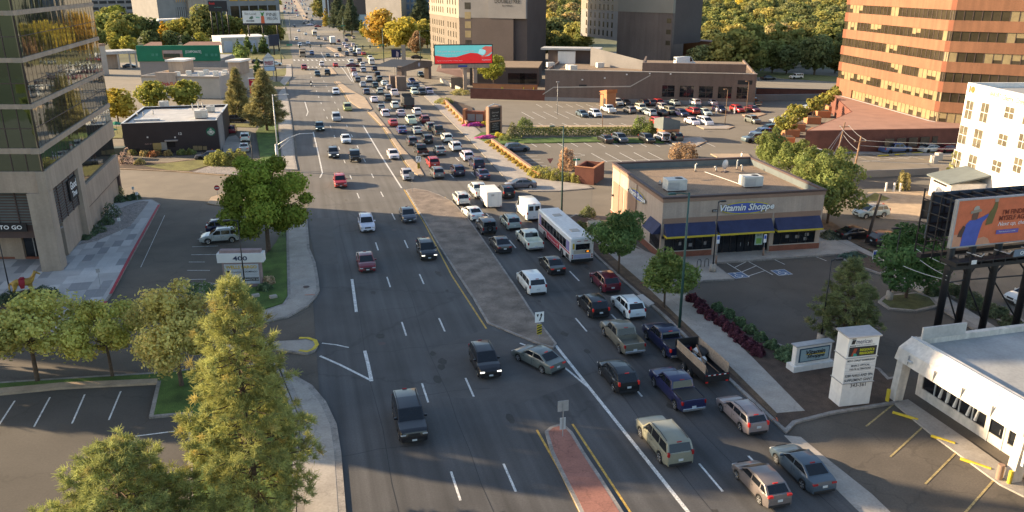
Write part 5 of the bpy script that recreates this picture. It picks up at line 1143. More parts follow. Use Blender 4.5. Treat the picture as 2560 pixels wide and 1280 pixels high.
# --- green belt on the left behind the shops
gb = [(265,112,16,.12,.14),(300,118,17,.16,.16),(330,106,15,.09,.11),(360,100,13,.08,.10),(290,132,9,.25,.22),(325,134,8,.26,.24),(250,130,11,.12,.13),(390,100,12,.08,.10),(415,96,9,.14,.14),(440,98,11,.20,.19),(468,100,12,.22,.20),(495,98,13,.24,.20),(522,105,20,.10,.11),(545,106,17,.09,.11),(575,104,14,.13,.14),(600,104,13,.15,.15),(625,106,12,.11,.12),(650,108,12,.09,.10),(676,106,12,.16,.16),(700,104,9,.18,.17),(380,122,9,.07,.09),(430,122,9,.07,.09),(470,122,8,.08,.10),(505,122,8,.22,.21),(560,100,14,.12,.13),(270,88,16,.14,.14),(340,84,12,.14,.14),(455,80,9,.20,.16)]
for i,(px,py,h,r_,g_) in enumerate(gb):
 k = ['far_a','far_b','far_c'][i % 3]; c = (r_,g_,.03); cn = 'yellow green' if r_ > .19 else ('olive green' if r_ > .115 else 'dark green')
 tree('deciduous_tree',k,px,py,h,c,f'{cn} tree in the belt of trees behind the shops',f'{cn} trees in the belt behind the shops',wide=1.05)
tree('deciduous_tree','far_d',413,118,13,(.50,.27,.02),'golden tree rising above the green fascia building',rz=1,wide=1.2)
tree('deciduous_tree','far_d',608,112,8,(.34,.24,.02),'small gold tree among the belt behind the shops',rz=1)
for i,(px,py) in enumerate(((588,138),(597,136),(621,134),(638,136),(655,133),(662,134))): tree('deciduous_tree','far_d',px,py,5 + i % 3 * 2,(.07,.11,.03),'young tree on the verge before the white warehouse','young trees before the white warehouse')
tree('deciduous_tree','far_d',646,196,7,(.06,.10,.03),'small upright tree under the pylon sign',rz=2)
# --- the wood behind the hotels
wr = random.Random(9); cols = [(.16,.155,.036),(.115,.13,.032),(.21,.19,.04),(.25,.205,.045),(.085,.10,.034),(.23,.175,.07),(.32,.245,.04),(.135,.14,.05)]
cnm = ['green','deep green','yellow green','olive gold','dark green','tan','golden yellow','grey green']
wood = []
y = 186.0
while y > 22:
 sc_y = (y + 45) * .944 / 29.5; x = 1690 + wr.uniform(0,30)
 while x < 2135:
  if not (1700 < x < 1745 and y > 140): wood.append((x + wr.uniform(-8,8),y + wr.uniform(-4,4)))
  x += 7.2 * sc_y * wr.uniform(.75,1.2)
 y -= max(7,5.2 * (sc_y / 4.5) ** .5 * 3.4)
y = 150.0
while y > 22:
 sc_y = (y + 45) * .944 / 29.5; x = 1318
 while x < 1460: wood.append((x + wr.uniform(-8,8),y + wr.uniform(-4,4))); x += 7.2 * sc_y * wr.uniform(.75,1.2)
 y -= max(7,5.2 * (sc_y / 4.5) ** .5 * 3.4)
print('wood trees',len(wood))
for px,py in wood:
 i = wr.choices(range(8),[4,4,3,1.5,4,1,.5,2])[0]; side = 'between the two hotel towers' if px < 1480 else 'beyond the hotels towards the orange tower'
 tree('deciduous_tree',wr.choice(['far_a','far_b','far_c']),px,py,wr.uniform(10,16),cols[i],f'{cnm[i]} tree in the dense wood {side}',f'{cnm[i]} trees {side}',wide=wr.uniform(.95,1.25))
# farther canopy, read as one mass
def canopy(name,xr,yr,n,seed,label,hmax=14):
 rs = np.random.RandomState(seed); P_,N_,T_,S_ = [],[],[],[]
 for i in range(n):
  py = yr[0] + (yr[1] - yr[0]) * rs.rand(); px = rs.uniform(*xr); X,Y = G(px,py); r_ = rs.uniform(5,8); k = 150; d_ = rs.normal(size=(k,3)); d_ /= np.linalg.norm(d_,axis=1,keepdims=True); d_[:,2] = np.abs(d_[:,2])
  P_.append(np.array([X,Y,rs.uniform(2,6)]) + d_ * np.array([r_,r_,hmax * .6]) * rs.uniform(.85,1.05,(k,1))); N_.append(d_ + rs.normal(size=(k,3)) * .5)
  c = np.array(cols[rs.randint(8)]) / .15; T_.append(c[None,:] * np.array([1,1,.9]) * rs.uniform(.7,1.3,(k,1))); S_.append(np.full(k,1.5))
 me = cards(np.concatenate(P_),np.concatenate(N_),np.concatenate(S_),np.concatenate(T_),name,M['leaf'],1.1,rs); o = link(name,me,color=(.15,.15,.15)); tag(o,label,'wood',kind='stuff')
canopy('distant_wood',(1300,2300),(24,-22),420,3,'distant wooded hillside above the hotels',14)
canopy('distant_wood',(820,1080),(40,-20),60,4,'distant trees above the brown store',12)
canopy('distant_wood',(150,700),(60,-20),60,5,'distant trees behind the parking garage',10)
# ------------------------------------------------------------------ buildings
class Frame:
 """a facade: x runs right as seen from outside, y goes into the building, outside is -y"""
 def __init__(s,a,b):
  s.o = a; s.ang = math.atan2(b[1] - a[1],b[0] - a[0]); s.len = math.hypot(b[0] - a[0],b[1] - a[1]); s.c,s.s = math.cos(s.ang),math.sin(s.ang)
 def w(s,x,y): return (s.o[0] + s.c * x - s.s * y,s.o[1] + s.s * x + s.c * y)
 def hit(s,px,py):
  A,B = G(px,py,0),G(px,py,10); 
  def dist(p): return -(p[0] - s.o[0]) * s.s + (p[1] - s.o[1]) * s.c
  da,db = dist(A),dist(B); t = da / (da - db); X,Y = A[0] + (B[0] - A[0]) * t,A[1] + (B[1] - A[1]) * t
  return ((X - s.o[0]) * s.c + (Y - s.o[1]) * s.s,10 * t)
def bld(name,label,fr,cat='building',group=None): return thing(name,label,cat,(fr.o[0],fr.o[1],0),fr.ang,group)
def sub(fr0,fr,mb):       # geometry given in frame fr, expressed in frame fr0 (the root's)
 out = []
 for x,y,z in mb.v:
  X,Y = fr.w(x,y); dx,dy = X - fr0.o[0],Y - fr0.o[1]; out.append((dx * fr0.c + dy * fr0.s,-dx * fr0.s + dy * fr0.c,z))
 mb.v = out; return mb
def local(fr0,p): dx,dy = p[0] - fr0.o[0],p[1] - fr0.o[1]; return (dx * fr0.c + dy * fr0.s,-dx * fr0.s + dy * fr0.c)
def sub_empty(name,fr0,fr,root):
 o = bpy.data.objects.new(name,None)
 return o
def window(root,x0,x1,z0,z1,y=-.02,glass=None,frame=None,bars=(1,0),fw=.08,name='window',fm=None):
 """glass pane set into a proud frame with glazing bars"""
 g = MB().box(x0,x1,y - .01,y + .05,z0,z1).build(name,glass or M['win'],root)
 f = MB().box(x0 - fw,x1 + fw,y - .05,y + .06,z0 - fw,z0).box(x0 - fw,x1 + fw,y - .05,y + .06,z1,z1 + fw).box(x0 - fw,x0,y - .05,y + .06,z0,z1).box(x1,x1 + fw,y - .05,y + .06,z0,z1)
 for i in range(bars[0]): xx = x0 + (x1 - x0) * (i + 1) / (bars[0] + 1); f.box(xx - fw / 2,xx + fw / 2,y - .045,y,z0,z1)
 for i in range(bars[1]): zz = z0 + (z1 - z0) * (i + 1) / (bars[1] + 1); f.box(x0,x1,y - .043,y,zz - fw / 2,zz + fw / 2)
 f.build('frame',fm or frame or M['whitewall'],g); return g
# ============ vitamin shop
F = Frame((37.6,77.9),(37.6 + 10 * math.cos(R(-4)),77.9 + 10 * math.sin(R(-4)))); VW,VD,VH = 19.4,18.2,7.15
vs = bld('shop_building','single storey taupe vitamin shop with blue awnings and gravel roof',F,'shop')
mb = MB()
mb.box(0,VW,0,.3,2.95,VH).box(0,.45,0,.3,0,2.95).box(6.15,6.75,0,.3,0,2.95).box(13.1,13.6,0,.3,0,2.95).box(18.85,VW,0,.3,0,2.95)
mb.box(0,.3,.3,VD,0,VH).box(VW - .3,VW,.3,VD,0,VH).box(.3,VW - .3,VD - .3,VD,0,VH)
mb.build('wall',M['stucco'],vs)
MB().box(.3,VW - .3,.3,VD - .3,6.15,6.3).build('roof',M['roofgravel'],vs); MB().box(.3,VW - .3,VD - .34,VD - .3,6.3,VH - .13).box(VW - .34,VW - .3,.3,VD - .34,6.3,VH - .13).build('parapet_lining',M['awngrey'],vs)
c_ = MB().box(-.14,VW + .14,-.14,.32,VH - .12,VH + .08).box(-.14,.32,.32,VD + .14,VH - .12,VH + .08).box(VW - .32,VW + .14,.32,VD + .14,VH - .12,VH + .08).box(.32,VW - .32,VD - .32,VD + .14,VH - .12,VH + .08); c_.build('coping',M['trimdk'],vs)
MB().box(-.07,VW + .07,-.07,0,VH - .55,VH - .16).box(-.07,0,0,VD,VH - .55,VH - .16).build('cornice',M['stuccopink'],vs)
MB().box(-.06,6.1,-.06,.0,0,.85).box(.45,6.15,0,.3,0,.82).box(-.06,0,0,VD,0,.85).build('brick_base',M['brickred'],vs); MB().box(13.2,VW + .06,-.06,0,0,.85).box(13.6,18.85,0,.3,0,.82).build('brick_base',M['brickred'],vs)
MB().box(-.09,6.12,-.09,-.061,.85,.95).box(13.18,VW + .09,-.09,-.061,.85,.95).box(-.1,-.062,0,VD,.85,.95).build('sill_band',M['offwhite'],vs)
for x0,x1,z0 in ((.45,6.15,.82),(13.6,18.85,.82)):
 g = MB().box(x0,x1,.16,.2,z0,2.95).build('window',M['glassdk'],vs); f = MB()
 for i in range(6): xx = x0 + (x1 - x0) * i / 5; f.box(xx - .05,xx + .05,.1,.159,z0,2.95)
 f.box(x0,x1,.1,.158,z0,z0 + .1).box(x0,x1,.1,.158,2.2,2.28); f.build('frame',M['blackmetal'],g)
g = MB().box(6.75,13.1,.5,.55,0,2.95).build('shopfront',M['glassdk'],vs); f = MB()
for i in range(8): xx = 6.75 + 6.35 * i / 7; f.box(xx - .05,xx + .05,.44,.498,0,2.95)
f.box(6.75,13.1,.43,.497,2.25,2.36).box(6.75,13.1,.43,.497,0,.15); f.build('frame',M['blackmetal'],g)
for x in (9.4,10.35): d = MB().box(x,x + .85,.40,.43,.05,2.2).build('door',M['glassdk'],vs); MB().box(x + .38,x + .42,.33,.37,.9,1.3).build('handle',M['palemetal'],d)
po = MB().box(11.55,12.5,.36,.42,.9,2.5).build('poster',M['plain'],vs,color=(.42,.55,.50)); MB().box(11.7,12.35,.33,.355,1.05,1.7).build('picture',M['plain'],po,color=(.22,.42,.10)); lettering('SAVE',.55,.28,12.02,.34,2.1,po,M['ink'])
for x,z,wd in ((2.2,1.5,.3),(3.4,1.3,.4),(5.2,1.4,.3),(15.2,1.6,.4),(16.4,1.5,.5),(17.6,1.7,.5),(17.5,1.2,.4)): MB().box(x,x + wd,.125,.15,z,z + .38).build('window_poster',M['greywall'],vs)
def awning(x0,x1,fr_y=0.0,zt=4.15,zb=2.95,out=1.05):
 a = MB().quad((x0,-out,zb),(x1,-out,zb),(x1,-.02,zt),(x0,-.02,zt)).quad((x0,-.02,zt),(x1,-.02,zt),(x1,-.01,zb),(x0,-.01,zb))
 a.add([(x0,-out,zb),(x0,-.02,zt),(x0,-.02,zb)],[(0,1,2)]); a.add([(x1,-out,zb),(x1,-.02,zb),(x1,-.02,zt)],[(0,1,2)])
 o = a.build('awning',M['blueawn'],vs); v = MB().box(x0,x1,-out - .015,-out,zb - .22,zb).box(x0 - .012,x0,-out,-.03,zb - .22,zb).box(x1,x1 + .012,-out,-.03,zb - .22,zb); v.build('valance',M['yelawn'],o); return o
for a in ((.25,6.25),(6.55,13.1),(13.5,19.1)): awning(*a)
MB().box(.1,6.4,-.03,.0,4.15,4.75).box(6.5,13.2,-.03,0,4.15,4.75).box(13.4,19.2,-.03,0,4.15,4.75).build('lintel_band',M['stuccopink'],vs)
for x in (-.25,): pass
for x in (.15,6.45,13.35): MB().box(x - .12,x + .12,-.22,-.04,2.5,2.75).build('wall_lamp',M['blackmetal'],vs)
def vs_sign(root,cx,cz,wd,y=-.12):
 e = MB(); e.disc((cx + wd * .02,y,cz),wd * .092,'y',32,wd * .40); e.build('sign_ellipse',M['plain'],root,color=(.62,.52,.03))
 e = MB(); e.disc((cx + wd * .02,y - .02,cz),wd * .078,'y',32,wd * .372); e.build('sign_ellipse',M['plain'],root,color=(.10,.14,.48))
 lettering('Vitamin Shoppe',wd * .86,wd * .145,cx + wd * .04,y - .07,cz,root,M['ink'],bold=.06,shear=.25,name='letter_outline')
 lettering('Vitamin Shoppe',wd * .86,wd * .135,cx + wd * .04,y - .10,cz + .01,root,M['inkwhite'],bold=.03,shear=.25)
 MB().box(cx - wd * .50,cx - wd * .42,y - .04,y + .04,cz - wd * .04,cz).build('sign_panel',M['ink'],root); lettering('THE',wd * .065,wd * .022,cx - wd * .46,y - .06,cz - wd * .02,root,M['inkwhite'])
vs_sign(vs,9.6,5.55,7.6)
# the long west wall: pink panels, second sign, small awning
FL = Frame(F.w(0,VD),F.w(0,0)); wl_ = lambda mb: sub(F,FL,mb)
wl_(MB().box(.6,4.6,-.05,0,.95,4.9).box(5.1,9.6,-.05,0,.95,4.9)).build('wall_panel',M['stuccopink'],vs)
wl_(MB().quad((14.6,-1.0,2.95),(18.0,-1.0,2.95),(18.0,-.02,4.1),(14.6,-.02,4.1)).add([(18.0,-1.0,2.95),(18.0,-.02,2.95),(18.0,-.02,4.1)],[(0,1,2)])).build('awning',M['blueawn'],vs)
wl_(MB().box(14.9,17.8,-.08,-.02,.95,2.95)).build('window',M['glassdk'],vs)
wl_(MB().tube([(9.9,-.12,.1),(9.9,-.12,6.6)],.06)).build('downpipe',M['trimdk'],vs)
for x in (.9,9.9,17.9): wl_(MB().box(x - .1,x + .1,-.25,-.05,2.9,3.15)).build('wall_lamp',M['blackmetal'],vs)
sg = bpy.data.objects.new('wall_sign',None); COL.objects.link(sg); sg.parent = vs; sg.location = (0,VD,0); sg.rotation_euler = (0,0,-math.pi / 2); vs_sign(sg,10.0,5.35,6.6)
def hvac(px,py,z,w,d,h,label,ang=R(-4)):
 X,Y = G(px,py,z); r = thing('rooftop_unit',label,'air conditioner',(X,Y,z),ang)
 link('casing',bevel_mesh(MB().box(-w / 2,w / 2,-d / 2,d / 2,.15,h).mesh('casing',M['hvac']),.04,1),r)
 MB().box(-w / 2 + .1,w / 2 - .1,-d / 2 + .1,d / 2 - .1,0,.15).build('skid',M['trimdk'],r)
 g = MB()
 for i in range(6): g.box(-w / 2 + .12,w * .1,-d / 2 - .012,-d / 2 + .01,.3 + i * .15,.37 + i * .15)
 g.build('louver',M['greymetal'],r); mb = MB(); mb.disc((w * .18,0,h + .012),min(w,d) * .28,'z',18); mb.build('fan',M['plastic'],r)
 return r
hvac(1686,476,6.3,2.4,1.7,1.45,'boxy roof air conditioner at the near side of the gravel roof'); hvac(1876,466,6.3,2.4,1.6,1.35,'boxy roof air conditioner by the far parapet of the gravel roof')
def dish(px,py,z,label):
 X,Y = G(px,py,z); r = thing('satellite_dish',label,'satellite dish',(X,Y,z),.4); mb = MB(); n = 18
 for k in range(5):
  rr_ = .62 * k / 4
  for i in range(n): a = 2 * math.pi * i / n; mb.v.append((rr_ * math.cos(a),-.16 + .5 * rr_ * rr_,1.0 + rr_ * math.sin(a)))
 for k in range(4):
  for i in range(n): mb.f.append((k * n + i,k * n + (i + 1) % n,(k + 1) * n + (i + 1) % n,(k + 1) * n + i)); mb.mi.append(0)
 mb.build('reflector',M['palemetal'],r,True); MB().tube([(0,0,0),(0,-.05,1.0)],.05).build('mast',M['greymetal'],r); MB().tube([(0,-.1,.5),(0,-.65,.95)],.03).build('feed_arm',M['greymetal'],r)
 MB().box(-.5,.5,-.3,.3,0,.08).build('base',M['trimdk'],r)
dish(1812,430,6.3,'grey satellite dish on the gravel roof')
for i,(px,py,h) in enumerate(((1738,428,.9),(1842,424,1.1),(1855,428,.7),(1790,428,.5),(1650,462,.4),(1665,475,.5))):
 X,Y = G(px,py,6.3); r = thing('roof_vent','white bent vent pipe on the gravel roof','vent pipe',(X,Y,6.3),i,'vent pipes on the gravel roof'); MB().tube([(0,0,0),(0,0,h),(.12,0,h + .12),(.25,0,h)],.09,n=7).build('pipe',M['hvac'],r,True); MB().box(-.15,.15,-.15,.15,0,.08).build('base',M['trimdk'],r)
X,Y = G(1762,432,6.3); X2,Y2 = G(1870,470,6.3); o = MB().tube([(X,Y,6.42),(X2,Y2,6.42)],.05).build('gas_pipe',M['greymetal']); tag(o,'thin pipe run across the gravel roof between vents and air conditioner','pipe')
# ============ coffee shop
F = Frame((-31.15,155.3),(-15.0,154.9)); SBW,SBD,SBH = F.len,20.5,5.65
sb = bld('coffee_shop','dark charcoal coffee shop with pale flat roof and round green emblem',F,'shop')
MB().box(0,SBW,0,.25,0,SBH).box(0,.25,.25,SBD,0,SBH).box(SBW - .25,SBW,.25,SBD,0,SBH).box(.25,SBW - .25,SBD - .25,SBD,0,SBH).build('wall',M['black_wall'],sb)
MB().box(.25,SBW - .25,.25,SBD - .25,5.1,5.25).build('roof',M['roofwhite'],sb)
MB().box(-.06,SBW + .06,-.06,.28,SBH - .02,SBH + .06).box(-.06,.28,.28,SBD + .06,SBH - .02,SBH + .06).box(SBW - .28,SBW + .06,.28,SBD + .06,SBH - .02,SBH + .06).box(.28,SBW - .28,SBD - .28,SBD + .06,SBH - .02,SBH + .06).build('coping',M['palemetal'],sb)
sub(F,Frame(F.w(SBW,0),F.w(SBW,SBD)),MB().box(.3,8,-.14,0,0,SBH + .3)).build('wall_panel',M['greywall'],sb)
def at_px(fr,px,py): return fr.hit(px,py)
ex,ez = F.hit(527,329)
e = MB(); e.disc((ex,-.06,ez),.78,'y',28); em = e.build('emblem',M['plain'],sb,color=(.015,.16,.09))
e = MB()
for sx in (-1,1):
 for k in range(3): e.vpoly([(ex + sx * (.18 + .17 * k),ez - .5 + .1 * k),(ex + sx * (.28 + .17 * k),ez - .45 + .1 * k),(ex + sx * (.26 + .16 * k),ez + .25 - .07 * k),(ex + sx * (.17 + .16 * k),ez + .28 - .08 * k)],-.08)
e.vpoly([(ex - .13,ez - .25),(ex + .13,ez - .25),(ex + .15,ez + .15),(ex,ez + .25),(ex - .15,ez + .15)],-.081); e.vpoly([(ex - .16,ez + .34),(ex + .16,ez + .34),(ex + .2,ez + .55),(ex + .07,ez + .45),(ex,ez + .66),(ex - .07,ez + .45),(ex - .2,ez + .55)],-.082)
for k in range(3): e.box(ex - .42 + .1 * k,ex + .42 - .1 * k,-.085,-.075,ez - .42 - .1 * k,ez - .37 - .1 * k)
e.build('emblem_figure',M['signwhite'],em)
for (px0,px1,py0,py1) in ((484,494,364,380),(497,506,364,380),(508,517,365,381)): x0,z0 = F.hit(px0,py1); x1,z1 = F.hit(px1,py0); window(sb,x0,x1,max(.3,z0),z1,-.03,M['glasstan'],M['blackmetal'],(0,0),.06)
for (px0,px1,py0,py1,c) in ((419,437,352,368,(.012,.012,.014)),(384,403,357,374,(.40,.30,.12)),(404,416,355,375,(.32,.32,.30)),(340,350,371,382,(.02,.02,.02))): x0,z0 = F.hit(px0,py1); x1,z1 = F.hit(px1,py0); MB().box(x0,x1,-.10,-.02,z0,z1).build('wall_board',M['plain'],sb,color=c)
x0,z0 = F.hit(449,334); lettering('12',.55,.45,x0 + .1,-.05,z0,sb,M['inkwhite'],bold=.02)
x0,z0 = F.hit(429,352); MB().box(x0 - 1.1,x0 + 1.1,-.6,0,z0,z0 + .2).build('door_canopy',M['greymetal'],sb)
x0,z0 = F.hit(371,360); lettering('PICK UP',1.1,.22,x0,-.05,z0,sb,M['plain'],(.5,.35,.33))
for px in (369,438): x0,z0 = F.hit(px,343); MB().box(x0 - .12,x0 + .12,-.2,0,z0 - .12,z0 + .12).build('wall_lamp',M['signwhite'],sb)
hvac(504,295,5.25,2.2,2.0,1.5,'large roof air conditioner on the coffee shop',F.ang); hvac(411,270,5.25,1.7,1.4,1.4,'white roof box at the back of the coffee shop roof',F.ang); hvac(527,280,5.25,1.6,1.3,1.2,'smaller roof air conditioner beside the large coffee shop unit',F.ang)
for i,(px,py,h) in enumerate(((344,291,.7),(359,289,.6),(383,286,.7),(482,275,1.2),(496,272,1.3),(507,270,1.0))):
 X,Y = G(px,py,5.25); r = thing('roof_vent','vent pipe on the pale coffee shop roof','vent pipe',(X,Y,5.25),i,'vent pipes on the coffee shop roof'); MB().tube([(0,0,0),(0,0,h)],.12,n=7).build('pipe',M['hvac'],r,True); MB().tube([(0,0,h),(0,0,h + .12)],.2,.05,7).build('cap',M['greymetal'],r)
X,Y = G(368,302,5.25); o = MB().box(-2.2,2.2,-.4,.4,0,.35).build('roof_skylight',M['palemetal'],None,loc=(X,Y,5.25),rot=(0,0,F.ang)); tag(o,'low pale curb box near the front edge of the coffee shop roof','roof curb')
o = bevel_mesh(MB().box(-1.3,1.3,-.9,.9,0,2.0).mesh('utility_cabinet',M['plain']),.05,1); o = link('utility_cabinet',o,None,(*G(297,396),0),(0,0,F.ang),(.09,.11,.09)); tag(o,'dark green utility cabinet at the corner of the coffee shop','utility box')
for i,(px,py) in enumerate(((294,336),(278,352),(272,362))):
 r = thing('patio_umbrella',['green patio umbrella standing apart nearest the golden tree','green patio umbrella between the other two','green patio umbrella nearest the office tower'][i],'umbrella',(*G(px,py),0),i,'green patio umbrellas beside the coffee shop'); mb = MB(); n = 8
 mb.v = [(0,0,2.7)] + [(1.5 * math.cos(2 * math.pi * k / n),1.5 * math.sin(2 * math.pi * k / n),2.15) for k in range(n)]; mb.f = [(0,k + 1,(k + 1) % n + 1) for k in range(n)]; mb.mi = [0] * n; mb.build('canopy',M['plain'],r,color=(.02,.22,.11)); MB().tube([(0,0,0),(0,0,2.65)],.03).build('pole',M['blackmetal'],r)
# ============ glass office tower, upper left
A = (-26.2,90.5); B = (-26.0,124.0); u = (-math.cos(R(14.7)),math.sin(R(14.7))); A2 = (A[0] + u[0] * 83,A[1] + u[1] * 83)
FR_ = Frame(A,B); FF = Frame(A2,A)
tw = bld('office_tower','mirrored glass office tower with tan concrete bands beside the plaza',FR_,'office building'); TT = lambda fr,mb: sub(FR_,fr,mb)
TOP = 44.8; bands = [(8.75,11.0),(12.84,13.42),(17.40,17.88),(21.96,22.42),(26.42,26.88),(30.9,31.4),(35.4,35.9),(39.6,40.1),(43.4,44.8)]
core = MB().prism([local(FR_,p) for p in [(A[0] - .9,A[1] + .5),(B[0] - .9,B[1] - .6),(-70,124),(A2[0] + 10,A2[1] + 40),(A2[0] + .5,A2[1] + 1.0)]],8.8,TOP - .2); core.build('core',M['browndk'],tw)
MB().prism([local(FR_,p) for p in [(A[0] - 5,A[1] + 5.2),(B[0] - 1.0,A[1] + 12),(B[0] - 1.0,B[1] - .8),(-70,123),(A2[0] + 10,A2[1] + 38),(A2[0] + 2,A2[1] + 6)]],0,8.8).build('base_wall',M['tanwall'],tw)
for z0,z1 in bands:
 n_ = 'concrete_band'; o = MB().box(-.06,FR_.len + .05,-.06,.8,z0,z1).build(n_,M['tanwall'],tw); TT(FF,MB().box(0,FF.len - .0,-.06,.8,z0 + .004,z1 - .004)).build(n_,M['tanwall'],tw)
for (z0,z1),(z2,z3) in zip(bands,bands[1:]):
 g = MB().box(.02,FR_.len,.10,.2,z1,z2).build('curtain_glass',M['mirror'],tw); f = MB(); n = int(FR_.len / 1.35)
 for i in range(n + 1): x = .05 + i * FR_.len / n; f.box(x - .014,x + .014,.085,.10,z1,z2)
 if z2 - z1 > 3: f.box(0,FR_.len,.055,.095,(z1 + z2) / 2 - .03,(z1 + z2) / 2 + .03)
 f.build('glazing_grid',M['trimdk'],g)
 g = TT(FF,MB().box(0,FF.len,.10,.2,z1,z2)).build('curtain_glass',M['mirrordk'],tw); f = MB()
 for i in range(22): x = FF.len - .06 - i * 1.55; f.box(x - .04,x + .04,.05,.10,z1,z2)
 if z2 - z1 > 3: f.box(FF.len - 36,FF.len,.052,.096,(z1 + z2) / 2 - .04,(z1 + z2) / 2 + .04)
 TT(FF,f).build('glazing_grid',M['trimdk'],g)
MB().box(.0,2.0,.02,2.0,0,8.74).build('column',M['tanwall'],tw); MB().box(12.2,14.4,-.05,2.2,0,8.74).build('column',M['tanwall'],tw)
# east ground floor: louvre screen with sign, low wall and glazing
g = MB().box(2.0,12.2,.5,.62,4.3,8.74).build('louver_screen',M['awngrey'],tw); f = MB()
for i in range(14): f.box(2.0,12.2,.42,.5,4.45 + i * .31,4.57 + i * .31)
for i in range(5): f.box(2.1 + i * 2.5,2.2 + i * 2.5,.38,.5,4.3,8.74)
f.build('slats',M['trimdk'],g)
sgn = MB().box(8.6,11.9,.22,.36,5.6,8.0).build('wall_sign',M['ink'],tw); lettering('Good',2.6,.95,10.25,.19,7.25,sgn,M['inkwhite'],bold=.03); lettering('Times',2.0,.7,10.3,.19,6.25,sgn,M['inkwhite'],bold=.03)
MB().box(2.0,12.2,1.4,1.5,.3,4.3).build('window',M['glassdk'],tw); MB().box(2.0,12.2,.9,1.4,0,.3).build('plinth',M['tanwall'],tw); MB().box(5.2,12.2,.6,1.39,.3,4.2).build('low_wall',M['tanwall'],tw)
MB().box(14.4,FR_.len,.0,.5,3.4,6.1).build('parapet',M['tanwall'],tw); MB().box(14.4,FR_.len,.3,.38,6.1,8.74).build('curtain_glass',M['mirror'],tw)
MB().box(15.0,FR_.len - .8,.42,.5,.1,3.3).build('recess_wall',M['tanwall'],tw); f = MB().box(14.6,15.0,.1,.5,0,3.4).box(FR_.len - .8,FR_.len,.1,.5,0,3.4).box(14.6,FR_.len,.1,.5,3.2,3.399); f.build('recess_frame',M['trimdk'],tw)
# south ground floor: louvres, sign, shopfront
L_ = FF.len
g = TT(FF,MB().box(L_ - 30,L_ - 2.0,1.2,1.3,4.9,8.74)).build('louver_screen',M['awngrey'],tw); f = MB()
for i in range(12): f.box(L_ - 30,L_ - 2.0,1.12,1.2,5.05 + i * .31,5.17 + i * .31)
for i in range(12): f.box(L_ - 2.1 - i * 2.2,L_ - 2.0 - i * 2.2,1.08,1.2,4.9,8.74)
TT(FF,f).build('slats',M['trimdk'],g)
TT(FF,MB().box(L_ - 30,L_ - 2.0,1.3,1.5,3.4,4.9)).build('fascia',M['trimdk'],tw)
g = TT(FF,MB().box(L_ - 30,L_ - 1.9,4.0,4.1,.4,3.5)).build('shopfront',M['glassdk'],tw); f = MB()
for i in range(16): f.box(L_ - 2.0 - i * 1.5 - .05,L_ - 2.0 - i * 1.5 + .05,3.92,4.0,.4,3.5)
TT(FF,f).build('frame',M['greymetal'],g); TT(FF,MB().box(L_ - 30,L_ - 1.9,3.8,4.1,0,.4)).build('plinth',M['brickred'],tw); TT(FF,MB().box(L_ - 30,L_ - 1.9,1.5,5,3.5,3.7)).build('soffit',M['greywall'],tw)
dr = TT(FF,MB().box(L_ - 11.2,L_ - 9.9,3.7,3.8,.05,2.5)).build('door',M['glassdk'],tw); TT(FF,MB().box(L_ - 11.3,L_ - 11.15,3.62,3.7,.05,2.6).box(L_ - 9.95,L_ - 9.8,3.62,3.7,.05,2.6).box(L_ - 11.15,L_ - 9.95,3.62,3.7,2.45,2.6)).build('frame',M['signwhite'],dr)
hx,hz = Frame(FF.w(0,.9),FF.w(10,.9)).hit(58,569)
sgn = TT(FF,MB().box(hx - 6,hx + .35,.9,1.0,hz - .45,hz + .45)).build('wall_sign',M['ink'],tw)
me = text_mesh('FRANCS TO GO',1,.02); xs = [v.co.x for v in me.vertices]; k_ = 5.4 / (max(xs) - min(xs)); x1 = max(xs)
mm = MB(); mm.v = [(hx - .1 + (v.co.x - x1) * k_,.87,hz + v.co.y * .62) for v in me.vertices]; mm.f = [tuple(p.vertices) for p in me.polygons]; mm.mi = [0] * len(mm.f); TT(FF,mm).build('lettering',M['inkwhite'],sgn)
# ============ strip mall, bottom right
F = Frame((41.3,44.4),(41.3,10)); sm = bld('strip_mall','white strip mall with deep canopy fascia and storefront windows',F,'shop')
MB().box(0.2,30,1.9,2.1,0,.72).box(.2,30,1.9,2.1,2.75,3.3).box(.2,.5,1.9,2.1,.72,2.75).box(6.4,6.7,1.9,2.1,.72,2.75).box(8.0,8.3,1.9,2.1,.72,2.75).box(12.2,12.8,1.9,2.1,.72,2.75).box(20,21,1.9,2.1,.72,2.75).box(0,.2,1.9,26,0,3.6).build('wall',M['mall'],sm)
for x0,x1,n in ((.5,6.4,5),(8.3,12.2,4),(12.8,20,5)):
 g = MB().box(x0,x1,2.0,2.04,.72,2.75).build('window',M['glassdk'],sm); f = MB()
 for i in range(1,n): xx = x0 + (x1 - x0) * i / n; f.box(xx - .05,xx + .05,1.94,2.0,.72,2.75)
 f.build('frame',M['palemetal'],g)
dr = MB().box(6.75,7.95,1.96,2.0,.05,2.6).build('door',M['glassdk'],sm); MB().box(6.7,6.8,1.86,1.9,.0,2.74).box(7.9,8.0,1.86,1.9,0,2.74).build('frame',M['palemetal'],dr); MB().box(7.65,7.7,1.84,1.88,1,1.4).build('handle',M['chrome'],dr)
for i,(x,z) in enumerate(((2.2,1.3),(2.9,1.2),(3.6,1.4),(4.8,1.25),(5.5,1.2))): MB().tube([(x,1.97,.85),(x + .25,1.97,2.2)],.12,.05,5).build('window_drape',M['signwhite'],sm)
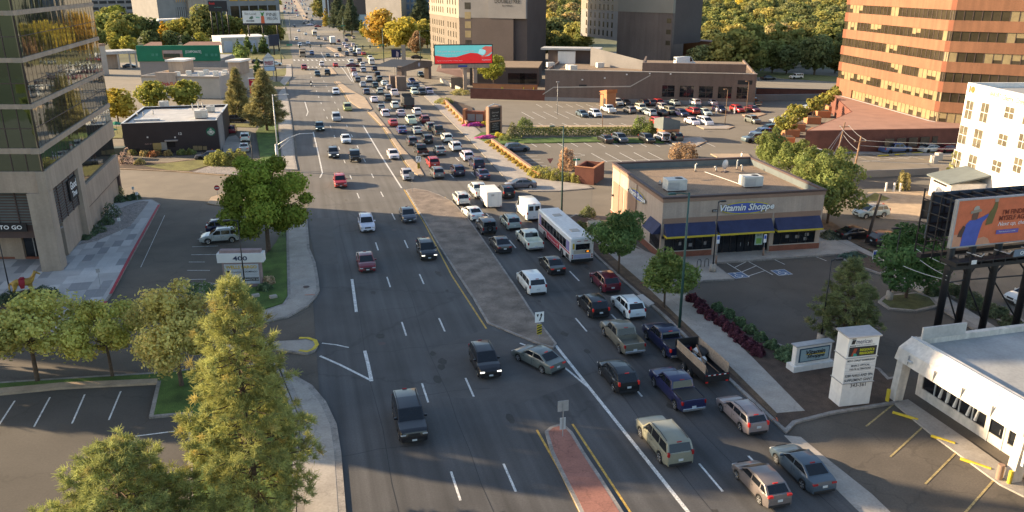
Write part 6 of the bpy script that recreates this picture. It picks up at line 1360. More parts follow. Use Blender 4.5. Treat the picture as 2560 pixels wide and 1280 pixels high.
MB().add([(-.1,-.45,3.25),(30,-.45,3.25),(30,-.2,4.15),(-.1,-.2,4.15),(-.1,.75,4.8),(30,.75,4.8),(-.1,1.2,4.8),(30,1.2,4.8),(-.1,1.2,3.25),(30,1.2,3.25)],[(0,1,2,3),(3,2,5,4),(4,5,7,6),(8,0,3,4,6),(9,7,5,2,1),(0,8,9,1)]).build('fascia',M['mall'],sm)
MB().box(-.12,10.99,.74,.84,4.802,4.86).build('fascia_edge',M['palemetal'],sm); MB().box(11.0,30,.74,.84,4.803,4.87).build('copper_edge',M['copper'],sm)
MB().box(.0,30,1.2,26,3.3,4.35).build('roof',M['roofgrey'],sm); MB().box(0,.4,1.2,26,4.35,4.8).box(.4,30,25.6,26,4.35,4.8).build('parapet',M['mall'],sm)
for x in (.15,10.7,21.5): MB().add([(x,-.60,0),(x + .6,-.60,0),(x + .6,.15,0),(x,.15,0),(x,-.38,3.25),(x + .6,-.38,3.25),(x + .6,.4,3.25),(x,.4,3.25)],[(0,3,2,1),(4,5,6,7),(0,1,5,4),(1,2,6,5),(2,3,7,6),(3,0,4,7)]).build('column',M['mall'],sm)
MB().box(12,14.2,7,9.5,4.35,4.45).build('roof_hatch',M['roofwhite'],sm); MB().box(.3,.45,1.2,5.0,4.8,5.7).build('roof_panel',M['roofwhite'],sm)
sp = MB().box(12.0,12.15,-1.1,-.4,1.9,3.1).build('blade_sign',M['signwhite'],sm); MB().box(11.98,12.0,-.9,-.6,2.3,2.6).build('picture',M['plain'],sp,color=(.02,.1,.4))
MB().box(1.2,1.6,-.5,-.33,3.6,3.72).build('flood_lamp',M['palemetal'],sm)
for i,(x,y) in enumerate(((6.5,8.5),(9.5,14),(4.2,17))): X,Y = F.w(x,y); r = thing('roof_vent',['stubby roof vent on the strip mall, nearest the fascia','stubby roof vent in the middle of the strip mall roof','stubby roof vent toward the rear of the strip mall roof'][i],'vent pipe',(X,Y,4.35)); MB().tube([(0,0,0),(0,0,.5)],.2,n=10).build('pipe',M['hvac'],r,True); MB().tube([(0,0,.5),(0,0,.62)],.32,.1,10).build('cap',M['greymetal'],r)
sj = MB()
for i in range(12): sj.box(i * 2.5 + 1.2,i * 2.5 + 1.22,-.46,-.3,3.26,4.05)
sj.build('fascia_joint',M['greymetal'],sm)
# ============ orange banded tower
FA = Frame(G(2095,238,4),G(2330,304,4)); nb = (FA.o[0] + (FA.len) * FA.c,FA.o[1] + FA.len * FA.s)
b0 = G(2342,306,4); b1 = G(2399,310.6,4); FB_ = Frame(b0,(b0[0] + (b1[0] - b0[0]) * 6,b0[1] + (b1[1] - b0[1]) * 6))
ot = bld('office_tower','orange banded office tower with bronze ribbon windows and tan blinds',FA,'office building'); AA = lambda fr,mb: sub(FA,fr,mb)
print('amber',FA.o,FA.len,FB_.o,FB_.len)
BL = min(FB_.len,60)
pa = [FA.w(.4,.8),FA.w(FA.len - .2,.8),FB_.w(.4,.8),FB_.w(BL,.8),FB_.w(BL,30),FA.w(.4,40)]
MB().prism([local(FA,p) for p in pa],3.8,52).build('core',M['browndk'],ot)
br = random.Random(12); lz = 0; FC = Frame(FA.w(FA.len,0),FB_.w(0,0))
for k in range(13):
 zs0,zs1,zw1 = 6.0 + 3.72 * k,7.95 + 3.72 * k,9.72 + 3.72 * k
 x0 = 0 if k > 0 else 0
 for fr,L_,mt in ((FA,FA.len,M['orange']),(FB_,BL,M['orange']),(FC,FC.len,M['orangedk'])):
  AA(fr,MB().box(0,L_,0,.8,zs0,zs1)).build('spandrel_band',mt,ot)
 for end in (0,): AA(FA,MB().box(-1.6,0,.02,.7,zs0,zs1)).build('corner_panel',M['orangedk'],ot)
 AA(FA,MB().box(-1.6,0,.2,.6,zs1,zw1 + (0.0))).build('window_band',M['glassbr'],ot)
 for fr,L_,y0,z0,z1 in ((FA,FA.len,.18,zs1,zw1),(FB_,BL,.18,zs1,zw1),(FC,FC.len,.18,zs1,zw1)) + (((FA,FA.len,.30,4.15,6.0),(FB_,BL,.30,4.15,6.0),(FC,FC.len,.3,4.15,6.0)) if k == 0 else ()):
  xs0 = 6.0 if (z0 < 5 and fr is FA) else 0
  AA(fr,MB().box(xs0,L_,y0 + .03,y0 + .3,z0,z1)).build('window_band',M['glassbr'],ot)
  bl = MB(); mu = MB(); n = max(2,int((L_ - xs0) / 1.45)); run = 0
  for i in range(n):
   xa,xb = xs0 + (L_ - xs0) * i / n,xs0 + (L_ - xs0) * (i + 1) / n; mu.box(xa - .05,xa + .05,y0 - .04,y0 + .029,z0,z1)
   if run <= 0: run = br.randint(1,5); st = br.random() < (.75 if z0 < 5 else .42)
   run -= 1
   if st: zb = z0 + (z1 - z0) * br.choice([0,0,0,.35,.5]); bl.box(xa + (.0 if bl.v and zb == lz else .08),xb + (.0 if run else -.08),y0,y0 + .028,zb,z1); lz = zb
   if run == 0 or i == n - 1:
    if bl.v: AA(fr,bl).build('window_blind',M['glasstan'],ot)
    bl = MB()
  AA(fr,mu).build('glazing_grid',M['trimdk'],ot)
AA(FA,MB().box(0,6.0,.02,.7,3.6,6.0)).build('corner_panel',M['orange'],ot)
# podium annex
q = [G(2015,330,3.9),G(2400,314,4.6),G(2470,320,4.5),FB_.w(40,10),FA.w(FA.len * .5,10),FA.w(0,6),FA.w(-1,-1),G(2128,278,4.2)]
an = thing('brick_annex','low brown brick annex with pale roof edge in front of the orange tower','building',(*G(2015,372),0)); ro = an.location
q0 = [(p[0] - ro.x,p[1] - ro.y) for p in q]
fr1 = Frame(G(2100,332,4.2),G(2400,315,4.4)); fr0 = Frame((ro.x,ro.y),(ro.x + 1,ro.y)); NN = lambda fr,mb: sub(fr0,fr,mb)
fr2 = Frame(G(2010,372),G(2104,382)); MB().prism(q0,0,4.1).build('wall',M['brickdk'],an); MB().prism(offset_poly(q0,.35),4.0,4.13).build('roof',M['roofbrown'],an)
e_ = MB(); stripe(e_,[(p[0] - ro.x,p[1] - ro.y) for p in (FA.w(2,-.5),FA.w(FA.len,-.5),FC.w(FC.len,-.5))],.5,4.16,True); e_.build('roof_flashing',M['whitewall'],an)
for (pa_,pb_) in (((2222,360),(2282,340)),((2296,358),(2346,338)),((2364,356),(2400,336))):
 pass
frw = Frame(G(2104,384),G(2400,381)); 
for i in range(6): x0 = frw.len * (.40 + .085 * i); NN(fr1,MB().box(fr1.len * (.38 + .10 * i),fr1.len * (.38 + .10 * i) + fr1.len * .075,-.06,.02,1.0,2.7)).build('window',M['win'],an)
ENT = Frame(G(2014,372),G(2100,381)); em_ = NN(ENT,MB().box(0,ENT.len,-.3,3,0,3.6)); em_.build('entrance_block',M['brickor'],an)
gl = NN(ENT,MB().box(ENT.len * .28,ENT.len * .86,-.38,-.3,.15,2.2)).build('entrance_glass',M['glasstan'],an); NN(ENT,MB().box(ENT.len * .26,ENT.len * .28,-.42,-.3,0,3).box(ENT.len * .56,ENT.len * .58,-.42,-.3,0,2.3).box(ENT.len * .86,ENT.len * .88,-.42,-.3,0,3)).build('frame',M['trimdk'],gl)
NN(ENT,MB().add([(ENT.len * .26,-.9,2.2),(ENT.len * .88,-.9,2.2),(ENT.len * .88,-.3,3.5),(ENT.len * .26,-.3,2.9)],[(0,1,2,3)])).build('awning',M['awngrey'],an)
# brick planters with little trees on the annex terrace
for i,(px,py,tx,ty) in enumerate(((1962,360,1928,336),(1975,340,1956,320),(1990,326,1982,304),(2030,308,2012,296),(2055,292,2040,282),(2082,280,2066,266),(2100,268,2086,256))):
 X,Y = G(px,py); r = thing('brick_planter','stepped orange brick planter box beside the annex terrace','planter',(X,Y,0),R(-20),'brick planters beside the annex'); link('box',bevel_mesh(MB().box(-1.5,1.5,-1.5,1.5,0,1.5).mesh('box',M['brickor']),.05,1),r); MB().box(-1.3,1.3,-1.3,1.3,1.5,1.53).build('soil',M['mulch'],r)
 tree('planter_tree','lolly',px,py,4.4,(.17,.17,.03),'small round tree growing in a brick planter by the annex','small trees in the brick planters',wide=1.3).location.z = 1.2
# ============ white apartment block
FW = Frame(G(2372,472),(G(2372,472)[0] + 1,G(2372,472)[1] - 1)); zt = zat(*FW.o,206)
e1 = G(2560,236,zt); FW = Frame(FW.o,e1); wb_ = bld('apartment_building','bright white apartment block with paned windows',FW,'building'); print('white',zt,FW.len,math.degrees(FW.ang))
WL = 46
MB().box(0,WL,0,.4,0,zt).box(0,.4,.4,16,0,zt).box(WL - .4,WL,.4,16,0,zt).box(.4,WL - .4,15.6,16,0,zt).build('wall',M['whitewall'],wb_); MB().box(.4,WL - .4,.4,15.6,zt - .9,zt - .7).build('roof',M['roofgrey'],wb_)
X_,Z_ = FW.hit(2540,214)
for (px0,px1,py0,py1) in ((2415,2440,252,300),(2452,2480,258,308),(2512,2542,268,298),(2400,2424,315,362),(2436,2462,324,372),(2495,2526,336,366),(2383,2410,378,424),(2422,2448,388,432),(2480,2510,402,432)):
 x0,z1 = FW.hit((px0 + px1) / 2,py0); _,z0 = FW.hit((px0 + px1) / 2,py1)
 wd = 2.0 if z1 - z0 < 2.6 else 1.8; window(wb_,x0 - wd / 2,x0 + wd / 2,z0,z1,-.02,M['winwarm'],M['whitewall'],(1,1),.07)
for k in range(3):
 for j in range(9): 
  x0 = FW.hit(2526,282)[0] + 2.9 + j * 2.8; z0 = FW.hit(2526,282)[1] - 1.0 - k * 3.1; window(wb_,x0,x0 + 1.7,z0,z0 + 1.9,-.02,M['winwarm'],M['whitewall'],(1,1),.07)
x0,z0 = FW.hit(2376,470); 
MB().box(.8,1.9,-.06,.02,.9,2.4).build('window',M['win'],wb_)
xa,za = FW.hit(2424,222); xb,zb_ = FW.hit(2485,234); lettering('BAKERY,',2.6,.7,xb + .5,-.05,zb_ - .1,wb_,M['plain'],(.16,.13,.07)); lettering('Cherry, Creek',5.0,1.0,xb + 4.6,-.05,zb_ - .3,wb_,M['plain'],(.16,.13,.07),shear=.2)
MB().box(xa,xa + .35,-.05,-.01,za - .5,za + .45).build('wall_emblem',M['plain'],wb_,color=(.2,.12,.06)); mb = MB(); mb.disc((xa + .95,-.05,za),.48,'y',14); mb.build('wall_emblem',M['plain'],wb_,color=(.16,.14,.03))
gh = thing('gatehouse','small white gabled outbuilding beside the white apartment block','building',(*G(2320,488),0),FW.ang); MB().box(0,5.5,0,5,0,3.0).build('wall',M['whitewall'],gh); MB().add([(-.4,-.5,2.9),(5.9,-.5,2.9),(5.9,5.4,4.2),(-.4,5.4,4.2),(-.4,-.5,3.1),(5.9,-.5,3.1),(5.9,5.4,4.4),(-.4,5.4,4.4)],[(0,3,2,1),(4,5,6,7),(0,1,5,4),(1,2,6,5),(2,3,7,6),(3,0,4,7)]).build('roof',M['awngrey'],gh); MB().box(.8,4.4,-.06,-.01,2.3,2.6).build('sign_strip',M['ink'],gh)
# ============ hotel tower with the roof sign
c0 = G(1152,180); zb1 = zat(*c0,43.7); l0 = G(1075,32.5,zb1); r0 = G(1318,46.7,zb1); mid = G(1217,45.7,zb1)
FH = Frame(l0,c0); FH2 = Frame(c0,r0); ht = bld('hotel_tower','tall hotel with cream windowed side and dark brown end wall bearing a roof sign',FH,'hotel'); HH = lambda fr,mb: sub(FH,fr,mb); HT = 46; print('hotel',zb1,FH.len,FH2.len)
poly = [local(FH,p) for p in (FH.w(0,0),c0,FH2.w(FH2.len,0),FH2.w(FH2.len,18),FH.w(0,22))]
MB().prism(poly,0,HT).build('core',M['browndk'],ht)
HH(FH,MB().box(0,FH.len - .02,-.2,0,zb1,HT)).build('wall',M['cream'],ht); HH(FH,MB().box(0,FH.len - .02,-.14,0,0,zb1)).build('wall',M['creamdk'],ht)
HH(FH,MB().box(-.05,FH.len,-.34,-.2,zb1 - .2,zb1 + .35)).build('string_course',M['cream'],ht)
d1 = HH(FH2,MB()); xm = (mid[0] - c0[0]) * FH2.c + (mid[1] - c0[1]) * FH2.s
HH(FH2,MB().box(-.2,xm,-.2,.0,zb1,HT).box(xm,FH2.len,-1.2,.0,zb1,HT)).build('wall',M['greywall'],ht); HH(FH2,MB().box(-.14,xm,-.14,0,0,zb1).box(xm,FH2.len - 4.5,-1.0,0,0,zb1)).build('wall',M['browndk'],ht)
wx = [FH.hit(px,90)[0] for px in (1077,1084,1089,1094.5,1100,1105,1110.5,1122,1128,1135,1141.5)]
wm_ = MB().box(-.52,.52,-.03,.03,0,2.0).mesh('window',M['glassbr']); sm_ = MB().box(-.5,.5,-.12,-.031,-.12,0).mesh('sill',M['offwhite'])
for k in range(10):
 z0 = zb1 - 3.9 - 3.05 * k if k < 7 else zb1 + .9 + 3.05 * (k - 7)
 if z0 < 1: continue
 for x in wx:
  o = link('window',wm_,ht,(x,-.21 if z0 > zb1 else -.15,z0)); link('sill',sm_,o)
xw1 = [(1163,1178)]
for k in range(9):
 z0 = zb1 - 3.4 - 3.05 * (k - 2); x0 = FH2.hit(1163,60)[0]; x1 = FH2.hit(1178,60)[0]
 if z0 < 2: continue
 mb = MB().box(x0,x1,-.22 if z0 > zb1 - 1 else -.17,-.1,z0,z0 + 2.2); HH(FH2,mb).build('window',M['glasstan'] if k % 4 else M['win'],ht)
sgn = bpy.data.objects.new('roof_sign',None); COL.objects.link(sgn); sgn.parent = ht; lp = local(FH,c0); sgn.location = (lp[0],lp[1],0); sgn.rotation_euler = (0,0,FH2.ang - FH.ang)
xs1,zs1 = FH2.hit(1272,3); lettering('DOUBLETREE',9.0,1.25,xs1,-1.3,zs1,sgn,M['ink'],bold=.01); xs1,zs1 = FH2.hit(1272,14.5); lettering('by Hilton',3.6,.75,xs1,-1.3,zs1,sgn,M['ink'],bold=.01)
# ============ second hotel wing
c1 = G(1541,170); z2 = zat(*c1,28.5); l1 = G(1454,21.5,z2); r1 = G(1688,33,z2); F1 = Frame(l1,c1); F2 = Frame(c1,r1)
h2 = bld('hotel_tower','second hotel block raised on a parking deck, windowed side painted shade grey, brown end wall',F1,'hotel'); H2 = lambda fr,mb: sub(F1,fr,mb); print('h2',z2,F1.len,F2.len)
MB().prism([local(F1,p) for p in (F1.w(0,0),c1,F2.w(F2.len,0),F2.w(F2.len,16),F1.w(0,20))],9.5,44).build('core',M['browndk'],h2); H2(F2,MB().box(0,F2.len,0,6,0,9.5)).build('base',M['brown'],h2)
H2(F1,MB().box(0,F1.len,-.2,0,z2,44)).build('wall',M['cream'],h2); H2(F1,MB().box(0,F1.len,-.15,0,9.5,z2)).build('wall',M['greywall'],h2)  # cast shade put into the wall colour: grey below, sunlit cream above
xk = (F2.hit(1581,60)[0]); H2(F2,MB().box(-.2,xk,-.2,0,z2,44).box(xk,F2.len,-1.4,0,z2,44)).build('wall',M['cream'],h2); H2(F2,MB().box(-.15,xk,-.15,0,0,z2).box(xk,F2.len,-1.2,0,0,z2)).build('wall',M['brown'],h2)
wx = [F1.hit(px,60)[0] for px in (1467,1477.5,1488,1499,1509.5,1520,1531)]
for k in range(8):
 z0 = z2 - 2.9 - 3.05 * (k - 3)
 if z0 < 10: continue
 for x in wx: o = link('window',wm_,h2,(x,-.21 if z0 > z2 - 1 else -.16,z0)); link('sill',sm_,o)
for k in range(4): zz = z2 - 3.2 - 3.6 * (k - 1); x0 = F2.hit(1672,60)[0]; H2(F2,MB().box(x0,x0 + 1.8,-1.25,-1.0,zz,zz + 1.5)).build('window',M['glassbr'],h2)
# ============ hotel podium
FP = Frame(G(1362,252),G(1885,266)); pd = bld('hotel_podium','long low brown hotel podium facing the upper car park',FP,'building'); PH = zat(*FP.w(FP.len,0),186); print('podium',FP.len,PH)
xs = lambda px: FP.hit(px,230)[0]
mb = MB().box(0,xs(1655),0,.4,0,PH).box(xs(1655),FP.len,0,.4,0,1.8).box(xs(1655),FP.len,0,.4,4.7,PH)
ops = [(1650,1686),(1699,1734),(1747,1782),(1795,1829),(1842,1868)]; e0 = xs(1655)
prev = e0
for a,b in ops: mb.box(prev,max(prev,xs(a)),0,.4,1.8,4.7); prev = xs(b)
mb.box(prev,FP.len,0,.4,1.8,4.7).box(FP.len - .4,FP.len,.4,40,0,PH).box(0,.4,.4,34,0,PH); mb.build('wall',M['brown'],pd)
for a,b in ops: g = MB().box(xs(a),xs(b),.3,.36,1.8,4.7).build('window',M['glassdk'],pd); f = MB(); f.box((xs(a) + xs(b)) / 2 - .06,(xs(a) + xs(b)) / 2 + .06,.2,.3,1.8,4.7).box(xs(a),xs(b),.2,.299,3.1,3.2); f.build('frame',M['trimdk'],g)
MB().box(.4,FP.len - .4,.4,40,PH - .8,PH - .6).build('roof',M['roofgravel'],pd); MB().box(-.1,FP.len + .1,-.12,.4,PH,PH + .18).build('coping',M['offwhite'],pd); MB().box(-.05,FP.len,-.06,0,0,1.0).build('plinth',M['greywall'],pd)
pts = [FP.hit(*p) for p in ((1357,236),(1384,218),(1576,216),(1626,188))]
t_ = MB()
for (a,za),(b,zb_) in zip(pts,pts[1:]): t_.add([(a,-.1,za - .14),(b,-.1,zb_ - .14),(b,-.1,zb_ + .14),(a,-.1,za + .14)],[(0,1,2,3)])
t_.build('handrail_trim',M['offwhite'],pd); x0,z0 = FP.hit(1860,206); MB().box(x0 - 1.5,x0 + 2.0,-.05,.02,z0 - .5,z0 + .5).build('vent_opening',M['plastic'],pd); x0,z0 = FP.hit(1457,214); MB().box(x0 - 1,x0 + 1,-.05,.02,z0 - .25,z0 + .25).build('vent_opening',M['plastic'],pd)
for px,py in ((1456,199),(1512,195),(1567,186),(1625,177),(1677,177)): x0,z0 = FP.hit(px,py); MB().box(x0 - .2,x0 + .2,-.25,0,min(z0,PH - .3) - .15,min(z0,PH - .3) + .15).build('wall_lamp',M['signwhite'],pd)
# upper deck and parapets behind, left tier
x0 = xs(1600); MB().box(x0,FP.len - 2,8,9,PH - .6,PH + 1.6).box(x0,x0 + .5,9,30,PH - .6,PH + 1.4).build('deck_parapet',M['brown'],pd)
x0 = xs(1352); MB().box(x0 - 2,xs(1480),26,27,PH - .6,PH + 3.2).build('penthouse_wall',M['browndk'],pd); MB().box(x0 - 4,xs(1478),24.5,31,PH + 3.2,PH + 3.7).build('penthouse_roof',M['roofwhite'],pd); MB().box(x0 + 1,x0 + 6,24.8,26,PH - .6,PH + 2.8).build('penthouse_wall',M['whitewall'],pd)
MB().add([(xs(1455),20,PH - .6),(xs(1600),12,PH - .6),(xs(1600),12,PH + 1.8),(xs(1455),20,PH + 4.5)],[(0,1,2,3)]).build('ramp_wall',M['greywall'],pd)
for i,(px,py) in enumerate(((1425,168),(1432,170),(1376,162),(1500,163))): X,Y = G(px,py,PH); o = bevel_mesh(MB().box(-1,1,-.8,.8,0,1.3).mesh('roof_box',M['hvac']),.05,1); o = link('roof_box',o,None,(X,Y,PH - .6)); tag(o,'pale roof vent box on the hotel podium roof','roof box','vent boxes on the podium')
lt = thing('podium_block','dark hotel block behind the brick wall and bright green tree','building',(*G(1175,214),0)); fl = Frame(G(1175,214),G(1345,216)); lt.rotation_euler.z = fl.ang; MB().box(0,fl.len,0,20,0,5.2).build('wall',M['browndk'],lt); MB().box(-.1,fl.len + .1,-.1,20.1,5.2,5.5).build('roof',M['roofgravel'],lt)
for px in (1270,1300): x0,_ = fl.hit(px,190); MB().box(x0,x0 + 5,-.05,.05,.6,3.8).build('window',M['glassdk'],lt)
# brick walls and huts of the upper car park
def wall(name,label,pa_,pb_,h,t,m,cap=None):
 fr = Frame(G(*pa_),G(*pb_)); r = bld(name,label,fr,'wall'); MB().box(0,fr.len,0,t,0,h).build('wall',m,r)
 if cap: MB().box(-.06,fr.len + .06,-.06,t + .06,h,h + .12).build('coping',cap,r)
 return r
wall('brick_wall','orange brick enclosure wall with yellow gate posts by the hotel',(1182,236),(1343,240),3.0,.4,M['brickor'],M['trimdk'])
wall('brick_wall','long low dark brick wall above the concrete base of the car park',(1176,246),(1375,252),2.6,.5,M['brickdk'],M['trimdk'])
wall('brick_wall','low orange wall beside the yellow shrubs and the parked blue grey suv',(1228,360),(1346,447),.9,.4,M['brickor'],M['stuccopink'])
wall('brick_wall','low orange brick wall leading to the brick monument',(1108,256),(1166,317),1.0,.4,M['brickor'],M['stuccopink'])
wall('brick_wall','dark brick wall at the far edge of the orange tower car park',(1890,236),(2095,240),1.6,.5,M['brickdk'],M['trimdk']); wall('retaining_wall','pale concrete retaining wall under the far brick wall',(1885,252),(2095,250),1.6,.4,M['greywall'])
wall('retaining_wall','grey street wall between the orange tower lot and the cross street',(2120,446),(2345,436),1.1,.3,M['greywall'])
fr = Frame(G(1165,312),G(1212,314)); bm_ = bld('brick_monument','red brick monument wall with a faded stone relief above magenta flowers',fr,'monument sign'); MB().box(0,fr.len,0,1.2,0,3.0).build('wall',M['brickred'],bm_); MB().box(-.6,0,-.4,1.4,0,3.4).build('pier',M['brickor'],bm_); MB().box(fr.len,fr.len + .6,-.2,1.4,0,3.4).build('pier',M['brickor'],bm_); MB().box(.4,fr.len * .48,-.06,0,.9,2.4).box(fr.len * .54,fr.len - .4,-.06,0,.9,2.4).build('relief',M['greywall'],bm_)
fr = Frame(G(1500,266),G(1522,272)); hu = bld('pay_hut','small brick pay hut with slanted cap at the long wall',fr,'hut'); MB().box(0,3.2,0,2.6,0,3.6).build('wall',M['brickor'],hu); MB().add([(-.2,-.2,3.6),(3.4,-.2,3.6),(3.4,2.8,3.6),(-.2,2.8,3.6),(-.2,-.2,3.8),(3.4,-.2,4.5),(3.4,2.8,4.5),(-.2,2.8,3.8)],[(0,3,2,1),(4,5,6,7),(0,1,5,4),(1,2,6,5),(2,3,7,6),(3,0,4,7)]).build('roof',M['copper'],hu); MB().box(1.8,2.8,-.04,.02,.1,2.3).build('door',M['plastic'],hu)
fr = Frame(G(1662,350),G(1716,346)); hu = bld('wedge_hut','orange brick hut with wedge shaped charcoal upper half',fr,'hut'); MB().box(0,3.2,0,3.4,0,2.0).build('wall',M['brickor'],hu); MB().add([(-.6,-.05,2.0),(3.25,-.05,2.0),(3.25,3.5,2.0),(-.6,3.5,2.0),(-.6,-.05,4.6),(3.25,-.05,3.6),(3.25,3.5,3.2),(-.6,3.5,3.8)],[(0,3,2,1),(4,5,6,7),(0,1,5,4),(1,2,6,5),(2,3,7,6),(3,0,4,7)]).build('upper_box',M['awngrey'],hu)
fr = Frame(G(1436,458),G(1484,463)); en = bld('brick_enclosure','open topped dark brick bin enclosure behind the corner shrubs',fr,'enclosure'); MB().box(0,fr.len,0,.3,0,2.6).box(0,.3,.3,5,0,2.6).box(fr.len - .3,fr.len,.3,5,0,2.6).box(.3,fr.len - .3,4.7,5,0,2.6).build('wall',M['brickdk'],en); MB().box(-.06,fr.len + .06,-.06,.34,2.6,2.7).box(fr.len - .36,fr.len + .06,.34,5.05,2.6,2.7).build('coping',M['brickor'],en)
# hotel gate canopy
fr = Frame(G(1003,212),G(1076,196)); gc = bld('gate_canopy','brown gabled hotel gate canopy with dark roof over the drive',fr,'canopy'); W_ = fr.len
MB().box(0,1.6,-.4,1.2,0,5.4).build('pier',M['brown'],gc); MB().box(W_ - 1.8,W_,-.4,1.2,0,5.4).build('pier',M['brown'],gc); MB().add([(-.5,-.5,3.8),(W_ + .5,-.5,3.8),(W_ + .5,-.5,5.4),(W_ / 2 + 1,-.5,6.4),(-.5,-.5,5.2)],[(0,1,2,3,4)]).build('gable',M['brown'],gc)
MB().add([(-.7,-.7,5.2),(W_ / 2 + 1,-.7,6.45),(W_ + .7,-.7,5.4),(W_ + .7,9,5.4),(W_ / 2 + 1,9,6.45),(-.7,9,5.2)],[(0,1,4,5),(1,2,3,4)]).build('roof',M['plastic'],gc); mb = MB(); mb.disc((W_ / 2 + 1.2,-.55,5.1),.65,'y',16); mb.build('emblem',M['plain'],gc,color=(.4,.4,.48))
for px,py,h in ((987,220,3.6),(1003,226,4.0)): o = bevel_mesh(MB().box(-1.4,1.4,-1.4,1.4,0,h).mesh('gate_pier',M['brown']),.05,1); tag(link('gate_pier',o,None,(*G(px,py),0)),'square brown pier by the hotel drive' + (' nearest the flag sign' if px < 1000 else ' in front of the canopy'),'pier')
wall('ramp_wall','pale low wall beside the hotel drive ramp',(1100,204),(1150,228),1.0,.4,M['offwhite']); fr = Frame(G(1128,222),G(1160,222)); rm = bld('stair_house','small brown stair house with sloping tiled roof by the hotel drive',fr,'building'); MB().box(0,fr.len,0,4,0,3.2).build('wall',M['brown'],rm); MB().add([(-4.5,2.5,4.8),(fr.len + .4,-.5,3.1),(fr.len + .4,3,5.2),(-4,6,6.2)],[(0,1,2,3)]).build('roof',M['roofbrown'],rm)
# brick shed behind second hotel, white canopy left of it
fr = Frame(G(1672,160),G(1792,172)); o = bld('brick_shed','long red brick shed behind the second hotel',fr,'shed'); MB().box(0,fr.len,0,6,0,9.0).build('wall',M['brickor'],o); MB().box(-.1,fr.len + .1,-.1,6.1,9.0,9.3).build('roof',M['roofbrown'],o)
# ============ left background
fr = Frame(G(360,243),G(553,246)); zt = zat(*G(553,246),190); ch = bld('restaurant','white fast food restaurant with tan sign panel and red script',fr,'restaurant'); W_ = fr.len
z1 = fr.hit(450,190)[1]; print('chick',W_,z1)
MB().box(0,W_,0,.3,0,z1).box(0,.3,.3,22,0,z1).box(W_ - .3,W_,.3,22,0,z1).box(.3,W_ - .3,21.7,22,0,z1).build('wall',M['offwhite'],ch); MB().box(.3,W_ - .3,.3,21.7,z1 - 1.0,z1 - .8).build('roof',M['roofwhite'],ch); MB().box(-.1,W_ + .1,-.12,0,z1 - .5,z1 - .1).build('cornice',M['tanwall'],ch)
xa,xb = fr.hit(393,210)[0],fr.hit(443,210)[0]; pn = MB().box(xa,xb,-.4,.6,z1 - 3.0,z1 + .9).build('sign_panel',M['stucco'],ch); lettering('Chick-fil-A',(xb - xa) * .85,1.0,(xa + xb) / 2 + .6,-.46,fr.hit(420,209)[1],pn,M['plain'],(.5,.02,.02),bold=.02)
for a,b in ((365,404),(522,553)): xa,xb = fr.hit(a,190)[0],fr.hit(b,190)[0]; y0 = 12; t_ = MB().box(xa,xb,y0,y0 + 6,z1 - .8,z1 + 2.6).build('corner_tower',M['tanwall'],ch); MB().box(xa - .5,xb + .5,y0 - .5,y0 + 6.5,z1 + 2.6,z1 + 3.1).build('cap',M['whitewall'],t_)
for i,px in enumerate((415,430,462,475,500,512,535)): X,Y = fr.w(fr.hit(px,185)[0],6 + i % 3 * 3); o = bevel_mesh(MB().box(-.7,.7,-.7,.7,0,1.3).mesh('roof_box',M['hvac']),.05,1); tag(link('roof_box',o,None,(X,Y,z1 - .8)),'white roof fan on the restaurant roof','roof box','fans on the restaurant roof')
g0 = Frame(G(356,208),G(554,206)); zt = zat(*G(554,206),113); zb_ = zat(*G(554,206),152); gs = bld('store_building','grey store with tall green fascia and picture panel',g0,'store'); MB().box(0,g0.len,0,20,0,zb_).build('wall',M['greywall'],gs); MB().box(0,g0.len,20,34,0,1).build('plinth',M['greywall'],gs)
MB().box(-.3,g0.len + .3,-.3,1,zb_,zt).build('green_fascia',M['greenwall'],gs); MB().box(.5,g0.len - .5,1,20,zb_,zb_ + .3).build('roof',M['roofgrey'],gs); xa,z_ = g0.hit(409,147); xb,z2_ = g0.hit(456,125); p_ = MB().box(xa,xb,-.42,-.3,z_,z2_).build('picture_panel',M['stuccopink'],gs); MB().box(xa + .3,xb - .8,-.46,-.42,z_ + .4,z_ + 1.6).build('picture',M['plain'],p_,color=(.04,.05,.03)); MB().box(xa + .3,xb,-.46,-.42,z2_ - 1.1,z2_ - .1).build('picture',M['plain'],p_,color=(.34,.28,.26))
xa,z_ = g0.hit(484,130); lettering('[CORPORATE]',4.6,.95,xa,-.36,z_,gs,M['inkwhite']); 
for px in (383,393,517,531,541): xa,z_ = g0.hit(px,137); MB().box(xa - .4,xa + .4,-.36,-.3,z_ - .4,z_ + .4).build('fascia_tile',M['plain'],gs,color=(.05,.22,.15))
for a,b in ((356,405),(455,554)): xa,xb = g0.hit(a,112)[0],g0.hit(b,112)[0]; MB().add([(xa,.2,zt),(xb,.2,zt),(xb - 1,3,zt + .9),(xa + 1.5,3,zt + .9)],[(0,1,2,3)]).build('roof_ridge',M['roofbrown'],gs)
fr = Frame(G(246,190),G(262,188)); cn = bld('drive_canopy','flat white drive through canopy between the office tower and the green fascia',fr,'canopy'); MB().box(0,4.5,0,6,0,9.5).build('tower',M['offwhite'],cn); MB().box(-.2,4.7,-.2,6.2,9.5,10.1).build('cap',M['stuccopink'],cn)
fc = Frame(G(262,175),G(346,170)); sub_ = lambda mb: sub(fr,fc,mb); sub_(MB().box(0,fc.len,0,9,5.2,6.2)).build('roof',M['roofwhite'],cn); sub_(MB().box(0,6,3,8,0,5.2)).build('kiosk',M['tanwall'],cn)
for q_ in (.45,.8,.98): sub_(MB().box(fc.len * q_ - .25,fc.len * q_ + .25,.5,1.0,0,5.2)).build('column',M['offwhite'],cn)
